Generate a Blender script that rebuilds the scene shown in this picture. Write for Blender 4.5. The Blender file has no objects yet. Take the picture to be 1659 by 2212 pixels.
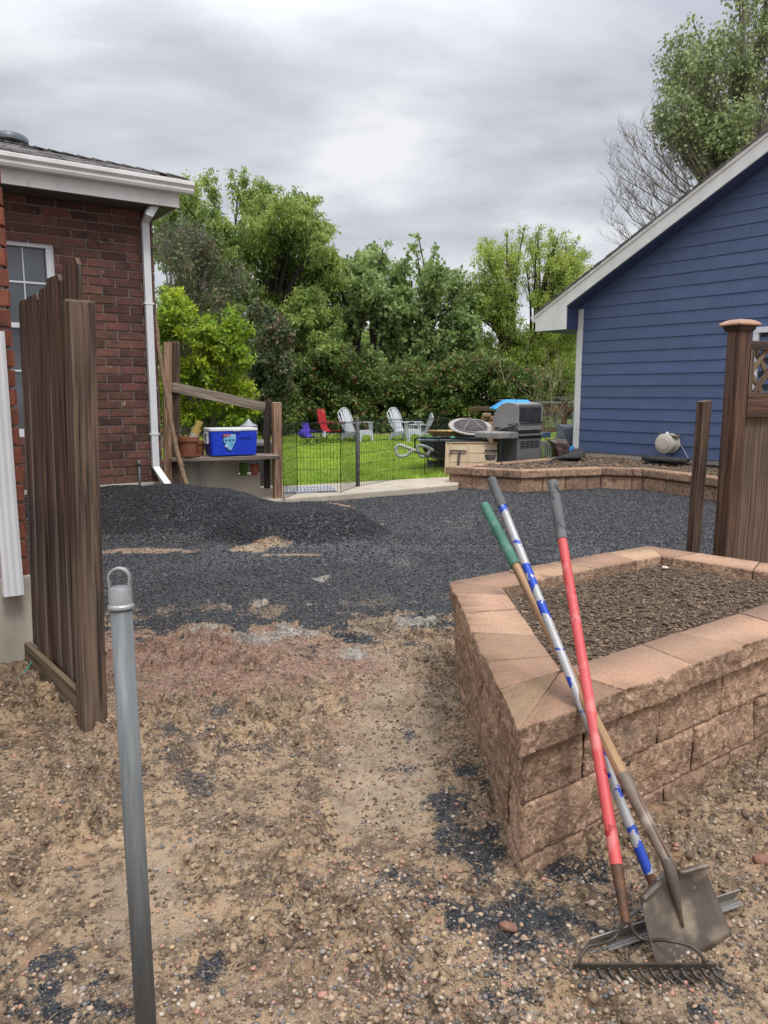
import bpy, math, random
import numpy as np
from mathutils import Vector, Matrix, Euler
R = math.radians
random.seed(7); rng = np.random.default_rng(11)
sc = bpy.context.scene
col = sc.collection

# ---------------------------------------------------------------- camera
PITCH = 8.76; EYE = 1.5; FPX = 1661.0; CX = 829.5; CY = 1106.0     # photo measured on a 1659 x 2212 sheet
cd = bpy.data.cameras.new('camera'); cam = bpy.data.objects.new('camera', cd); col.objects.link(cam)
cam.location = (0, 0, EYE); cam.rotation_euler = (R(90 - PITCH), 0, 0)
cd.sensor_fit = 'VERTICAL'; cd.sensor_height = 36; cd.lens = 36 * FPX / 2212.0
cd.clip_start = 0.05; cd.clip_end = 1000
sc.camera = cam
sc.render.resolution_x = 768; sc.render.resolution_y = 1024
sc.view_settings.view_transform = 'Standard'; sc.view_settings.look = 'None'
sc.view_settings.exposure = 0.12; sc.view_settings.gamma = 1.0

# ---------------------------------------------------------------- sky: overcast
SUN_EL, SUN_AZ = 58, 150     # degrees; azimuth measured from +Y towards +X
w = bpy.data.worlds.new('World'); sc.world = w; w.use_nodes = True
nt = w.node_tree; nt.nodes.clear()
def wn(t, **k):
    n = nt.nodes.new(t)
    for a, b in k.items(): setattr(n, a, b)
    return n
L = nt.links.new
tc = wn('ShaderNodeTexCoord'); sep = wn('ShaderNodeSeparateXYZ'); L(tc.outputs['Generated'], sep.inputs[0])
mz = wn('ShaderNodeMath', operation='MAXIMUM'); L(sep.outputs['Z'], mz.inputs[0]); mz.inputs[1].default_value = 0.0
az = wn('ShaderNodeMath', operation='ADD'); L(mz.outputs[0], az.inputs[0]); az.inputs[1].default_value = 0.22
dx = wn('ShaderNodeMath', operation='DIVIDE'); L(sep.outputs['X'], dx.inputs[0]); L(az.outputs[0], dx.inputs[1])
dy = wn('ShaderNodeMath', operation='DIVIDE'); L(sep.outputs['Y'], dy.inputs[0]); L(az.outputs[0], dy.inputs[1])
cmb = wn('ShaderNodeCombineXYZ'); L(dx.outputs[0], cmb.inputs[0]); L(dy.outputs[0], cmb.inputs[1])
mp = wn('ShaderNodeMapping'); mp.inputs['Scale'].default_value = (0.75, 1.15, 1); mp.inputs['Location'].default_value = (3.15, 1.6, 0); L(cmb.outputs[0], mp.inputs[0])
n1 = wn('ShaderNodeTexNoise'); n1.inputs['Scale'].default_value = 1.8; n1.inputs['Detail'].default_value = 7; n1.inputs['Roughness'].default_value = 0.52; n1.inputs['Distortion'].default_value = 0.25
L(mp.outputs[0], n1.inputs['Vector'])
rp = wn('ShaderNodeValToRGB'); L(n1.outputs[0], rp.inputs[0])
e = rp.color_ramp.elements
e[0].position = 0.36; e[0].color = (0.48, 0.50, 0.565, 1)
e[1].position = 0.64; e[1].color = (0.88, 0.89, 0.93, 1)
m = rp.color_ramp.elements.new(0.50); m.color = (0.64, 0.66, 0.71, 1)
# brighter towards the zenith, as an overcast sky is
zr = wn('ShaderNodeMapRange'); L(sep.outputs['Z'], zr.inputs[0]); zr.inputs[1].default_value = 0.34; zr.inputs[2].default_value = 1.0; zr.inputs[3].default_value = 0.97; zr.inputs[4].default_value = 3.4
vm = wn('ShaderNodeVectorMath', operation='SCALE'); L(rp.outputs[0], vm.inputs[0]); L(zr.outputs[0], vm.inputs['Scale'])
bc = wn('ShaderNodeBackground'); L(vm.outputs[0], bc.inputs[0]); bc.inputs[1].default_value = 1.0
sky = wn('ShaderNodeTexSky'); sky.sky_type = 'NISHITA'; sky.sun_disc = False; sky.sun_elevation = R(SUN_EL); sky.sun_rotation = R(SUN_AZ)
bs = wn('ShaderNodeBackground'); L(sky.outputs[0], bs.inputs[0]); bs.inputs[1].default_value = 0.08
mx = wn('ShaderNodeMixShader'); mx.inputs[0].default_value = 0.93; L(bs.outputs[0], mx.inputs[1]); L(bc.outputs[0], mx.inputs[2])
wo = wn('ShaderNodeOutputWorld'); L(mx.outputs[0], wo.inputs[0])

sd = bpy.data.lights.new('sun', 'SUN'); sd.energy = 1.5; sd.angle = R(14); sd.color = (1, 0.965, 0.92)
so = bpy.data.objects.new('sun', sd); col.objects.link(so)
sdir = Vector((math.sin(R(SUN_AZ)) * math.cos(R(SUN_EL)), math.cos(R(SUN_AZ)) * math.cos(R(SUN_EL)), math.sin(R(SUN_EL))))
so.rotation_euler = sdir.to_track_quat('Z', 'Y').to_euler()

# ---------------------------------------------------------------- survey helpers (photo point -> place in the world)
_p = R(PITCH)
def ray(px, py):
    X = (px - CX) / FPX; Y = (CY - py) / FPX
    return Vector((X, math.cos(_p) + Y * math.sin(_p), -math.sin(_p) + Y * math.cos(_p)))
O = Vector((0, 0, EYE))
def at(px, py, Y):
    d = ray(px, py); return O + d * (Y / d.y)
def gp(px, py, z=0.0):
    d = ray(px, py); return O + d * ((z - EYE) / d.z)
def pl(px, py, P0, n):
    d = ray(px, py); t = (P0[0] * n[0] + P0[1] * n[1]) / (d.x * n[0] + d.y * n[1]); return O + d * t

# ---------------------------------------------------------------- numpy noise
def _h(ix, iy, iz, s):
    h = (ix.astype(np.int64) * 374761393 + iy.astype(np.int64) * 668265263 + iz.astype(np.int64) * 2147483647 + s * 974634777) & 0xffffffff
    h = ((h ^ (h >> 13)) * 1274126177) & 0xffffffff
    h = ((h ^ (h >> 16)) * 2246822519) & 0xffffffff
    return ((h ^ (h >> 15)) & 0xffffff) / float(0xffffff)
def vn(x, y, s=0):
    x = np.asarray(x, float); y = np.asarray(y, float)
    ix = np.floor(x); iy = np.floor(y); fx = x - ix; fy = y - iy
    fx = fx * fx * (3 - 2 * fx); fy = fy * fy * (3 - 2 * fy); z = np.zeros_like(ix)
    a = _h(ix, iy, z, s); b = _h(ix + 1, iy, z, s); c = _h(ix, iy + 1, z, s); d = _h(ix + 1, iy + 1, z, s)
    return (a + (b - a) * fx) * (1 - fy) + (c + (d - c) * fx) * fy
def fbm(x, y, s=0, o=4, g=0.5):
    t = 0; a = 1; n = 0; x = np.asarray(x, float); y = np.asarray(y, float)
    for k in range(o):
        t = t + a * vn(x * 2**k + 17.3 * k, y * 2**k - 9.1 * k, s + k); n += a; a *= g
    return t / n
def sstep(a, b, x): t = np.clip((x - a) / (b - a), 0, 1); return t * t * (3 - 2 * t)

# ---------------------------------------------------------------- naming / tagging
def tag(o, label=None, cat=None, group=None, kind=None):
    if label: o['label'] = label
    if cat: o['category'] = cat
    if group: o['group'] = group
    if kind: o['kind'] = kind
    return o
def thing(name, label, cat, loc=(0, 0, 0), rz=0, group=None):
    o = bpy.data.objects.new(name, None); col.objects.link(o); o.location = loc; o.rotation_euler = (0, 0, rz); o.empty_display_size = 0.1
    return tag(o, label, cat, group)
def inv_of(o):
    while o.parent: o = o.parent
    return Matrix.LocRotScale(o.location, o.rotation_euler, o.scale).inverted()
def dup(root, loc, rz, label=None, scale=None):
    def cp(o, par):
        c = o.copy(); col.objects.link(c); c.parent = par
        for ch in list(o.children): cp(ch, c)
        return c
    r = cp(root, None); r.location = loc; r.rotation_euler = (0, 0, rz)
    if scale: r.scale = scale
    if label: r['label'] = label
    return r

# ---------------------------------------------------------------- materials
def mat(name, c1, c2=None, rough=0.7, metal=0.0, ns=8.0, nd=5, lo=0.35, hi=0.65, coord='Object', sc_=(1, 1, 1), isl=0.0, c3=None, c3s=3.0, c3lo=0.55, c3hi=0.7,
        bump=0.0, bscale=60.0, bdist=0.01, bsc=None, trans=0.0, rvar=0.0, spec=0.5, hue=0.0, blink='noise', c4=None, c4s=40, c4lo=.62, c4hi=.7):
    m = bpy.data.materials.new(name); m.use_nodes = True; t = m.node_tree; t.nodes.clear(); l = t.links.new
    def N(k, **kw):
        n = t.nodes.new(k)
        for a, b in kw.items(): setattr(n, a, b)
        return n
    out = N('ShaderNodeOutputMaterial'); bs = N('ShaderNodeBsdfPrincipled'); l(bs.outputs[0], out.inputs[0])
    bs.inputs['Roughness'].default_value = rough; bs.inputs['Metallic'].default_value = metal; bs.inputs['Specular IOR Level'].default_value = spec
    tc = N('ShaderNodeTexCoord'); vec = tc.outputs[coord]
    geo = N('ShaderNodeNewGeometry')
    if isl or hue:   # every board / block / leaf reads its own stretch of pattern
        sv = N('ShaderNodeVectorMath', operation='SCALE'); cb = N('ShaderNodeCombineXYZ')
        for i in range(3): l(geo.outputs['Random Per Island'], cb.inputs[i])
        l(cb.outputs[0], sv.inputs[0]); sv.inputs['Scale'].default_value = 37.0
        ad = N('ShaderNodeVectorMath', operation='ADD'); l(vec, ad.inputs[0]); l(sv.outputs[0], ad.inputs[1]); vec = ad.outputs[0]
    mpn = N('ShaderNodeMapping'); l(vec, mpn.inputs[0]); mpn.inputs['Scale'].default_value = sc_
    def mix(fac, a, b):
        x = N('ShaderNodeMix', data_type='RGBA'); l(fac, x.inputs[0])
        for i, s in ((6, a), (7, b)):
            if isinstance(s, tuple): x.inputs[i].default_value = (*s[:3], 1)
            else: l(s, x.inputs[i])
        return x.outputs[2]
    def rng_(sock, a, b, c=0., d=1.):
        x = N('ShaderNodeMapRange'); l(sock, x.inputs[0]); x.inputs[1].default_value = a; x.inputs[2].default_value = b; x.inputs[3].default_value = c; x.inputs[4].default_value = d
        return x.outputs[0]
    def noise(s, d=5, v=None):
        x = N('ShaderNodeTexNoise'); l(v or mpn.outputs[0], x.inputs['Vector']); x.inputs['Scale'].default_value = s; x.inputs['Detail'].default_value = d; return x.outputs[0]
    nz = noise(ns, nd)
    c = mix(rng_(nz, lo, hi), c1, c2 if c2 else c1)
    if c3: c = mix(rng_(noise(c3s, 5), c3lo, c3hi), c, c3)
    if c4: c = mix(rng_(noise(c4s, 3), c4lo, c4hi), c, c4)
    if isl or hue:
        h = N('ShaderNodeHueSaturation'); l(c, h.inputs['Color'])
        l(rng_(geo.outputs['Random Per Island'], 0, 1, 1 - isl, 1 + isl), h.inputs['Value'])
        if hue:
            fr = N('ShaderNodeMath', operation='FRACT'); mu = N('ShaderNodeMath', operation='MULTIPLY'); l(geo.outputs['Random Per Island'], mu.inputs[0]); mu.inputs[1].default_value = 13.7; l(mu.outputs[0], fr.inputs[0])
            l(rng_(fr.outputs[0], 0, 1, .5 - hue, .5 + hue), h.inputs['Hue'])
        c = h.outputs[0]
    l(c, bs.inputs['Base Color'])
    if rvar: l(rng_(noise(ns * .7, 4), .35, .65, max(rough - rvar, .05), min(rough + rvar, 1)), bs.inputs['Roughness'])
    if bump:
        v = None
        if bsc:
            m2 = N('ShaderNodeMapping'); l(vec, m2.inputs[0]); m2.inputs['Scale'].default_value = bsc; v = m2.outputs[0]
        b = N('ShaderNodeBump'); b.inputs['Strength'].default_value = bump; b.inputs['Distance'].default_value = bdist
        l(noise(bscale, 6, v), b.inputs['Height']); l(b.outputs[0], bs.inputs['Normal'])
    if trans:
        tl = N('ShaderNodeBsdfTranslucent'); l(c, tl.inputs['Color']); ms = N('ShaderNodeMixShader'); ms.inputs[0].default_value = trans
        l(bs.outputs[0], ms.inputs[1]); l(tl.outputs[0], ms.inputs[2]); l(ms.outputs[0], out.inputs[0])
    return m
def wood(name, c1, c2, c3=None, rough=.75, isl=.3, bump=.5, c3lo=.5, c3hi=.72, hue=.01):
    return mat(name, c1, c2, rough=rough, ns=1.0, nd=7, coord='UV', sc_=(55, 2.2, 1), isl=isl, hue=hue, c3=c3, c3s=.35, c3lo=c3lo, c3hi=c3hi, bump=bump, bscale=1.0, bdist=.006, bsc=(150, 3, 1), lo=.36, hi=.66, c4=tuple(v * .5 for v in c1), c4s=1.1, c4lo=.60, c4hi=.72)

M = {}
M['brick'] = mat('brick', (.145, .060, .043), (.100, .045, .035), rough=.85, ns=14, isl=.42, hue=.012, c3=(.05, .028, .024), c3s=5, c3lo=.56, c3hi=.68, c4=(.36, .23, .16), c4s=9, c4lo=.69, c4hi=.73, bump=.5, bscale=90, bdist=.004)
M['brick_near'] = mat('brick_orange', (.23, .07, .038), (.15, .045, .027), rough=.85, ns=14, isl=.2, c3=(.06, .03, .024), c3s=5, c3lo=.6, c3hi=.72, bump=.6, bscale=60, bdist=.006)
M['mortar'] = mat('mortar', (.25, .205, .18), (.18, .15, .13), rough=.95, ns=20, bump=.4, bscale=80)
M['white'] = mat('white_paint', (.78, .77, .74), (.68, .665, .635), rough=.5, ns=5, c3=(.42, .38, .33), c3s=6, c3lo=.66, c3hi=.8, sc_=(1, 1, .3))
M['white_clean'] = mat('white_vinyl', (.74, .75, .76), (.68, .69, .71), rough=.35, ns=4)
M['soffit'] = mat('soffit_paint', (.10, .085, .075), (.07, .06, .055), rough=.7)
M['shingle'] = mat('shingle', (.075, .065, .06), (.16, .145, .14), rough=.95, ns=30, isl=.5, bump=.6, bscale=150, bdist=.004)
M['shingle_far'] = mat('shingle_far', (.26, .24, .235), (.19, .18, .17), rough=.95, ns=30, isl=.2)
M['glass'] = mat('window_glass', (.035, .042, .05), (.06, .07, .085), rough=.04, ns=3, spec=1.0)
M['siding'] = mat('blue_siding', (.084, .122, .235), (.072, .105, .21), rough=.55, ns=3, isl=.05, bump=.35, bscale=7, bdist=.004, bsc=(1, 1, 9))
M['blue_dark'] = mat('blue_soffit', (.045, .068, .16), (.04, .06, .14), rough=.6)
M['concrete'] = mat('concrete', (.52, .48, .40), (.43, .39, .32), rough=.9, ns=3, c3=(.24, .21, .17), c3s=2.6, c3lo=.54, c3hi=.8, sc_=(1, 1, .35), bump=.35, bscale=60, bdist=.004)
M['slab'] = mat('concrete_slab', (.50, .44, .35), (.42, .36, .28), rough=.9, ns=3, c3=(.28, .23, .17), c3s=5, c3lo=.6, c3hi=.75, bump=.3, bscale=60)
M['block_face'] = mat('split_block', (.41, .26, .165), (.23, .14, .09), rough=.95, ns=26, isl=.22, c3=(.53, .36, .26), c3s=45, c3lo=.52, c3hi=.66, c4=(.11, .08, .06), c4s=6, c4lo=.6, c4hi=.8, bump=1.0, bscale=85, bdist=.012)
M['block_cap'] = mat('cap_block', (.45, .275, .165), (.38, .24, .155), rough=.92, ns=3.5, isl=.2, hue=.008, c3=(.26, .16, .11), c3s=110, c3lo=.54, c3hi=.66, c4=(.17, .105, .07), c4s=5, c4lo=.62, c4hi=.8, bump=.7, bscale=220, bdist=.004)
M['soil'] = mat('garden_soil', (.17, .12, .08), (.07, .05, .034), rough=.95, ns=22, c3=(.22, .155, .10), c3s=9, c3lo=.58, c3hi=.72, bump=1.0, bscale=70, bdist=.02)
M['mulch'] = mat('mulch_bits', (.23, .16, .105), (.11, .075, .05), rough=.95, ns=3, isl=.6)
M['fence_dark'] = wood('weathered_fence', (.018, .010, .007), (.15, .082, .042), c3=(.25, .215, .18), isl=.5, c3lo=.54, bump=.8)
M['fence_grey'] = wood('weathered_post', (.035, .022, .015), (.16, .105, .065), c3=(.26, .19, .13))
M['fence_right'] = wood('stained_fence', (.050, .024, .013), (.16, .085, .045), c3=(.17, .125, .09), c3lo=.55)
M['fence_bare'] = wood('bare_fence', (.085, .055, .033), (.19, .13, .085), c3=(.45, .24, .10), c3lo=.57, c3hi=.74)
M['post_tan'] = wood('tan_post', (.27, .15, .08), (.50, .34, .21), c3=(.12, .085, .06), c3lo=.55)
M['board_grey'] = wood('grey_board', (.16, .125, .09), (.40, .33, .25), c3=(.07, .05, .04), c3lo=.55)
M['dark_post'] = wood('charred_post', (.028, .019, .014), (.07, .048, .034))
M['copper'] = mat('copper_cap', (.50, .29, .20), (.38, .21, .14), rough=.4, metal=.6, ns=12)
M['galv'] = mat('galvanised', (.175, .185, .185), (.125, .135, .137), rough=.72, metal=.1, ns=4, sc_=(30, 30, .9), bump=.12, bscale=90, bdist=.002, rvar=.1, c3=(.23, .24, .24), c3s=2, c3lo=.55, c3hi=.7)
M['alu'] = mat('cast_aluminium', (.42, .43, .44), (.33, .34, .355), rough=.42, metal=.6, ns=25, bump=.1, bscale=120)
M['red_handle'] = mat('red_fibreglass', (.58, .085, .085), (.48, .055, .055), rough=.5, ns=6, sc_=(1, 1, 1), c3=(.62, .19, .175), c3s=12, c3lo=.5, c3hi=.66, c4=(.36, .02, .02), c4s=22, c4lo=.64, c4hi=.67)
M['grip_black'] = mat('rubber_grip', (.075, .078, .08), (.13, .135, .135), rough=.7, ns=9, c3=(.03, .032, .035), c3s=14, c3lo=.56, c3hi=.6)
M['grip_green'] = mat('green_grip', (.035, .135, .085), (.055, .18, .12), rough=.55, ns=10, c3=(.12, .2, .16), c3s=20, c3lo=.6, c3hi=.75)
M['wood_handle'] = wood('tool_handle', (.26, .145, .07), (.44, .27, .14), c3=(.13, .085, .055), isl=0.01, bump=.3, c3lo=.6)
M['rust'] = mat('rusty_steel', (.17, .075, .035), (.085, .05, .033), rough=.6, metal=.35, ns=22, c3=(.30, .25, .18), c3s=9, c3lo=.58, c3hi=.7, bump=.3, bscale=80)
M['steel_dark'] = mat('worn_steel', (.16, .13, .105), (.095, .078, .065), rough=.45, metal=.25, ns=9, c3=(.33, .265, .19), c3s=7, c3lo=.50, c3hi=.62, c4=(.34, .29, .22), c4s=30, c4lo=.66, c4hi=.72, bump=.15, bscale=60, rvar=.12)
M['rake_steel'] = mat('rake_steel', (.055, .045, .038), (.10, .08, .062), rough=.5, metal=.5, ns=30, bump=.2, bscale=90)
M['bluesilver'] = mat('peeling_blue_paint', (.43, .43, .435), (.36, .355, .35), rough=.42, metal=.25, ns=14, c3=(.02, .065, .42), c3s=13, c3lo=.50, c3hi=.512)
M['mudclod'] = mat('mud_clod', (.27, .19, .115), (.19, .13, .08), rough=.85, ns=12, isl=.25, bump=.7, bscale=90, bdist=.008)
M['black'] = mat('black_steel', (.02, .02, .021), (.03, .03, .031), rough=.5, metal=.3)
M['wire'] = mat('black_wire', (.022, .024, .026), rough=.45, metal=.3)
M['hoseb'] = mat('black_poly', (.028, .028, .03), (.05, .05, .052), rough=.45, ns=5)
M['rubber'] = mat('liner_fabric', (.022, .021, .021), (.045, .043, .042), rough=.75, ns=9)
M['bark'] = mat('bark', (.055, .042, .034), (.035, .027, .022), rough=.95, ns=12, sc_=(6, 6, 1), bump=.5, bscale=30)
M['bark_pale'] = mat('pale_bark', (.26, .225, .185), (.17, .145, .12), rough=.95, ns=12)
M['twig_grey'] = mat('dead_twig', (.22, .19, .165), (.14, .115, .10), rough=.95, ns=12)
def leaf(name, c1, c2, c3=None, isl=.35, trans=.3, ns=.9, hue=.015, c3lo=.6, c3hi=.7, rough=.5):
    # clumps of younger and older leaves follow position in the crown, so the pattern is not shifted per leaf
    m = bpy.data.materials.new(name); m.use_nodes = True; t = m.node_tree; t.nodes.clear(); l = t.links.new
    N = t.nodes.new
    out = N('ShaderNodeOutputMaterial'); bs = N('ShaderNodeBsdfPrincipled'); bs.inputs['Roughness'].default_value = rough; bs.inputs['Specular IOR Level'].default_value = .35
    tc = N('ShaderNodeTexCoord'); n = N('ShaderNodeTexNoise'); n.inputs['Scale'].default_value = ns; n.inputs['Detail'].default_value = 3; l(tc.outputs['Object'], n.inputs['Vector'])
    mr = N('ShaderNodeMapRange'); l(n.outputs[0], mr.inputs[0]); mr.inputs[1].default_value = .38; mr.inputs[2].default_value = .62
    mx = N('ShaderNodeMix'); mx.data_type = 'RGBA'; l(mr.outputs[0], mx.inputs[0]); mx.inputs[6].default_value = (*c1, 1); mx.inputs[7].default_value = (*c2, 1); c = mx.outputs[2]
    g = N('ShaderNodeNewGeometry')
    if c3:
        n2 = N('ShaderNodeTexNoise'); n2.inputs['Scale'].default_value = ns * 2.3; n2.inputs['Detail'].default_value = 3; l(tc.outputs['Object'], n2.inputs['Vector'])
        ad = N('ShaderNodeMath'); ad.operation = 'MULTIPLY_ADD'; l(g.outputs['Random Per Island'], ad.inputs[0]); ad.inputs[1].default_value = .35; l(n2.outputs[0], ad.inputs[2])
        m2 = N('ShaderNodeMapRange'); l(ad.outputs[0], m2.inputs[0]); m2.inputs[1].default_value = c3lo + .17; m2.inputs[2].default_value = c3hi + .17
        x2 = N('ShaderNodeMix'); x2.data_type = 'RGBA'; l(m2.outputs[0], x2.inputs[0]); l(c, x2.inputs[6]); x2.inputs[7].default_value = (*c3, 1); c = x2.outputs[2]
    h = N('ShaderNodeHueSaturation'); l(c, h.inputs['Color'])
    mv = N('ShaderNodeMapRange'); l(g.outputs['Random Per Island'], mv.inputs[0]); mv.inputs[3].default_value = 1 - isl; mv.inputs[4].default_value = 1 + isl; l(mv.outputs[0], h.inputs['Value'])
    fr = N('ShaderNodeMath'); fr.operation = 'MULTIPLY'; l(g.outputs['Random Per Island'], fr.inputs[0]); fr.inputs[1].default_value = 13.7; f2 = N('ShaderNodeMath'); f2.operation = 'FRACT'; l(fr.outputs[0], f2.inputs[0])
    mh = N('ShaderNodeMapRange'); l(f2.outputs[0], mh.inputs[0]); mh.inputs[3].default_value = .5 - hue; mh.inputs[4].default_value = .5 + hue; l(mh.outputs[0], h.inputs['Hue'])
    l(h.outputs[0], bs.inputs['Base Color']); tl = N('ShaderNodeBsdfTranslucent'); l(h.outputs[0], tl.inputs['Color'])
    ms = N('ShaderNodeMixShader'); ms.inputs[0].default_value = trans; l(bs.outputs[0], ms.inputs[1]); l(tl.outputs[0], ms.inputs[2]); l(ms.outputs[0], out.inputs[0])
    return m
M['lf_big'] = leaf('leaf_ash', (.20, .29, .075), (.42, .51, .14), ns=.7, trans=.45)
M['lf_maple'] = leaf('leaf_maple', (.24, .34, .11), (.46, .56, .22), c3=(.16, .24, .10), ns=1.2, trans=.45)
M['lf_locust'] = leaf('leaf_locust', (.28, .38, .08), (.50, .58, .13), ns=.8, trans=.45)
M['lf_yellow'] = leaf('leaf_yellow_green', (.22, .36, .03), (.52, .60, .05), c3=(.14, .25, .04), ns=1.6, trans=.35)
M['lf_hedge'] = leaf('leaf_hedge', (.075, .13, .035), (.19, .27, .06), c3=(.25, .12, .055), ns=1.6, c3lo=.64, c3hi=.72)
M['lf_dull'] = leaf('leaf_dull', (.085, .12, .055), (.16, .19, .09), c3=(.20, .13, .08), ns=1.2)
M['lf_aspen'] = leaf('leaf_poplar', (.23, .29, .13), (.38, .45, .20), ns=.6)
M['grass'] = leaf('grass_blades', (.30, .46, .05), (.44, .60, .08), c3=(.48, .53, .14), ns=1.3, c3lo=.62, isl=.3, rough=.6)

# ---------------------------------------------------------------- mesh builder
class MB:
    def __init__(s): s.v = []; s.f = []; s.u = []
    def add(s, vs, fs, uv=None):
        b = len(s.v); s.v += [tuple(p) for p in vs]
        for i, f in enumerate(fs):
            s.f.append([b + k for k in f]); s.u.append(uv[i] if uv else [(0, 0)] * len(f))
        return s
    def bar(s, p0, p1, w, t, up=(0, 0, 1), seg=1, jit=0.0, taper=1.0):
        p0 = Vector(p0); p1 = Vector(p1); d = p1 - p0; Ln = d.length; d.normalize(); up = Vector(up)
        if abs(d.dot(up)) > .99: up = Vector((1, 0, 0)) if abs(d.x) < .9 else Vector((0, 1, 0))
        a = d.cross(up).normalized(); b = a.cross(d).normalized(); vs = []; fs = []; uv = []
        for k in range(seg + 1):
            q = p0 + (p1 - p0) * k / seg; j = a * random.uniform(-jit, jit) + b * random.uniform(-jit, jit) if 0 < k < seg else Vector()
            f = 1 + (taper - 1) * k / seg
            for sa, sb in ((-1, -1), (1, -1), (1, 1), (-1, 1)): vs.append(q + j + a * sa * w / 2 * f + b * sb * t / 2 * f)
        for k in range(seg):
            for i in range(4):
                j = (i + 1) % 4; ww = w if i % 2 == 0 else t; o = i * .37
                fs.append([k * 4 + i, k * 4 + j, k * 4 + 4 + j, k * 4 + 4 + i]); uv.append([(o, Ln * k / seg), (o + ww, Ln * k / seg), (o + ww, Ln * (k + 1) / seg), (o, Ln * (k + 1) / seg)])
        fs.append([3, 2, 1, 0]); uv.append([(0, 0), (w, 0), (w, t), (0, t)]); n = seg * 4
        fs.append([n, n + 1, n + 2, n + 3]); uv.append([(0, 0), (w, 0), (w, t), (0, t)])
        return s.add(vs, fs, uv)
    def box(s, c, sz, rz=0, rot=None):
        c = Vector(c); m = (rot or Euler((0, 0, rz))).to_matrix(); k = max(range(3), key=lambda i: sz[i])
        ax = Vector((0, 0, 0)); ax[k] = sz[k] / 2; ax = m @ ax
        o = [i for i in range(3) if i != k]; up = Vector((0, 0, 0)); up[o[1]] = 1; up = m @ up
        # width lies across `up`
        return s.bar(c - ax, c + ax, sz[o[0]], sz[o[1]], up)
    def tube(s, pts, r, n=8, cap=True):
        pts = [Vector(p) for p in pts]; m = len(pts); rr = r if isinstance(r, (list, tuple)) else [r] * m
        t0 = (pts[1] - pts[0]).normalized(); a = t0.orthogonal().normalized(); vs = []; fs = []; uv = []; ln = 0
        for i, p in enumerate(pts):
            t = ((pts[min(i + 1, m - 1)] - pts[max(i - 1, 0)])).normalized(); a = (a - t * a.dot(t)).normalized(); b = t.cross(a)
            for k in range(n):
                g = 2 * math.pi * k / n; vs.append(p + (a * math.cos(g) + b * math.sin(g)) * rr[i])
        for i in range(m - 1):
            l2 = ln + (pts[i + 1] - pts[i]).length; C_ = 2 * math.pi * max(rr[i], .001)
            for k in range(n):
                j = (k + 1) % n; fs.append([i * n + k, i * n + j, i * n + n + j, i * n + n + k])
                uv.append([(k / n * C_, ln), ((k + 1) / n * C_, ln), ((k + 1) / n * C_, l2), (k / n * C_, l2)])
            ln = l2
        if cap:
            fs.append(list(range(n))[::-1]); uv.append([(0, 0)] * n); fs.append([(m - 1) * n + k for k in range(n)]); uv.append([(0, 0)] * n)
        return s.add(vs, fs, uv)
    def lathe(s, c, prof, n=24, rot=None, cap=True, sx=1, sy=1):
        c = Vector(c); m = rot.to_matrix() if rot else Matrix.Identity(3); vs = []; fs = []
        for r, z in prof:
            for k in range(n):
                g = 2 * math.pi * k / n; vs.append(c + m @ Vector((r * math.cos(g) * sx, r * math.sin(g) * sy, z)))
        for i in range(len(prof) - 1):
            for k in range(n):
                j = (k + 1) % n; fs.append([i * n + k, i * n + j, i * n + n + j, i * n + n + k])
        if cap:
            fs.append(list(range(n))[::-1]); fs.append([(len(prof) - 1) * n + k for k in range(n)])
        return s.add(vs, fs)
    def prism(s, poly, off):
        off = Vector(off); p = [Vector(q) for q in poly]; n = len(p); vs = p + [q + off for q in p]
        fs = [list(range(n))[::-1], [n + k for k in range(n)]]; uv = [[(q.x + q.y, q.z) for q in p][::-1], [(q.x + q.y, q.z) for q in p]]
        for k in range(n):
            j = (k + 1) % n; fs.append([k, j, n + j, n + k]); Lk = (p[j] - p[k]).length; uv.append([(0, 0), (0, Lk), (off.length, Lk), (off.length, 0)])
        return s.add(vs, fs, uv)
    def grid(s, P, uvs=None):   # P: rows of points
        r = len(P); c = len(P[0]); vs = [q for row in P for q in row]
        fs = [[i * c + j, i * c + j + 1, (i + 1) * c + j + 1, (i + 1) * c + j] for i in range(r - 1) for j in range(c - 1)]
        return s.add(vs, fs)
    def build(s, name, m, parent=None, smooth=False, world=True, bevel=0, solid=0, sub=0):
        me = bpy.data.meshes.new(name); me.from_pydata(s.v, [], s.f)
        uvl = me.uv_layers.new(name='uv'); flat = np.array([c for f in s.u for q in f for c in q], dtype=np.float32); uvl.data.foreach_set('uv', flat)
        me.materials.append(m); me.update()
        o = bpy.data.objects.new(name, me); col.objects.link(o)
        if parent:
            o.parent = parent
            if world: me.transform(inv_of(parent))
        if smooth: me.shade_smooth() if smooth is True else me.set_sharp_from_angle(angle=R(smooth))
        if smooth and smooth is not True:
            for p in me.polygons: p.use_smooth = True
        if solid: md = o.modifiers.new('solid', 'SOLIDIFY'); md.thickness = solid; md.offset = 0
        if bevel: md = o.modifiers.new('bevel', 'BEVEL'); md.width = bevel; md.segments = 2; md.limit_method = 'ANGLE'; md.harden_normals = False
        if sub: md = o.modifiers.new('sub', 'SUBSURF'); md.levels = sub; md.render_levels = sub
        return o
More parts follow.
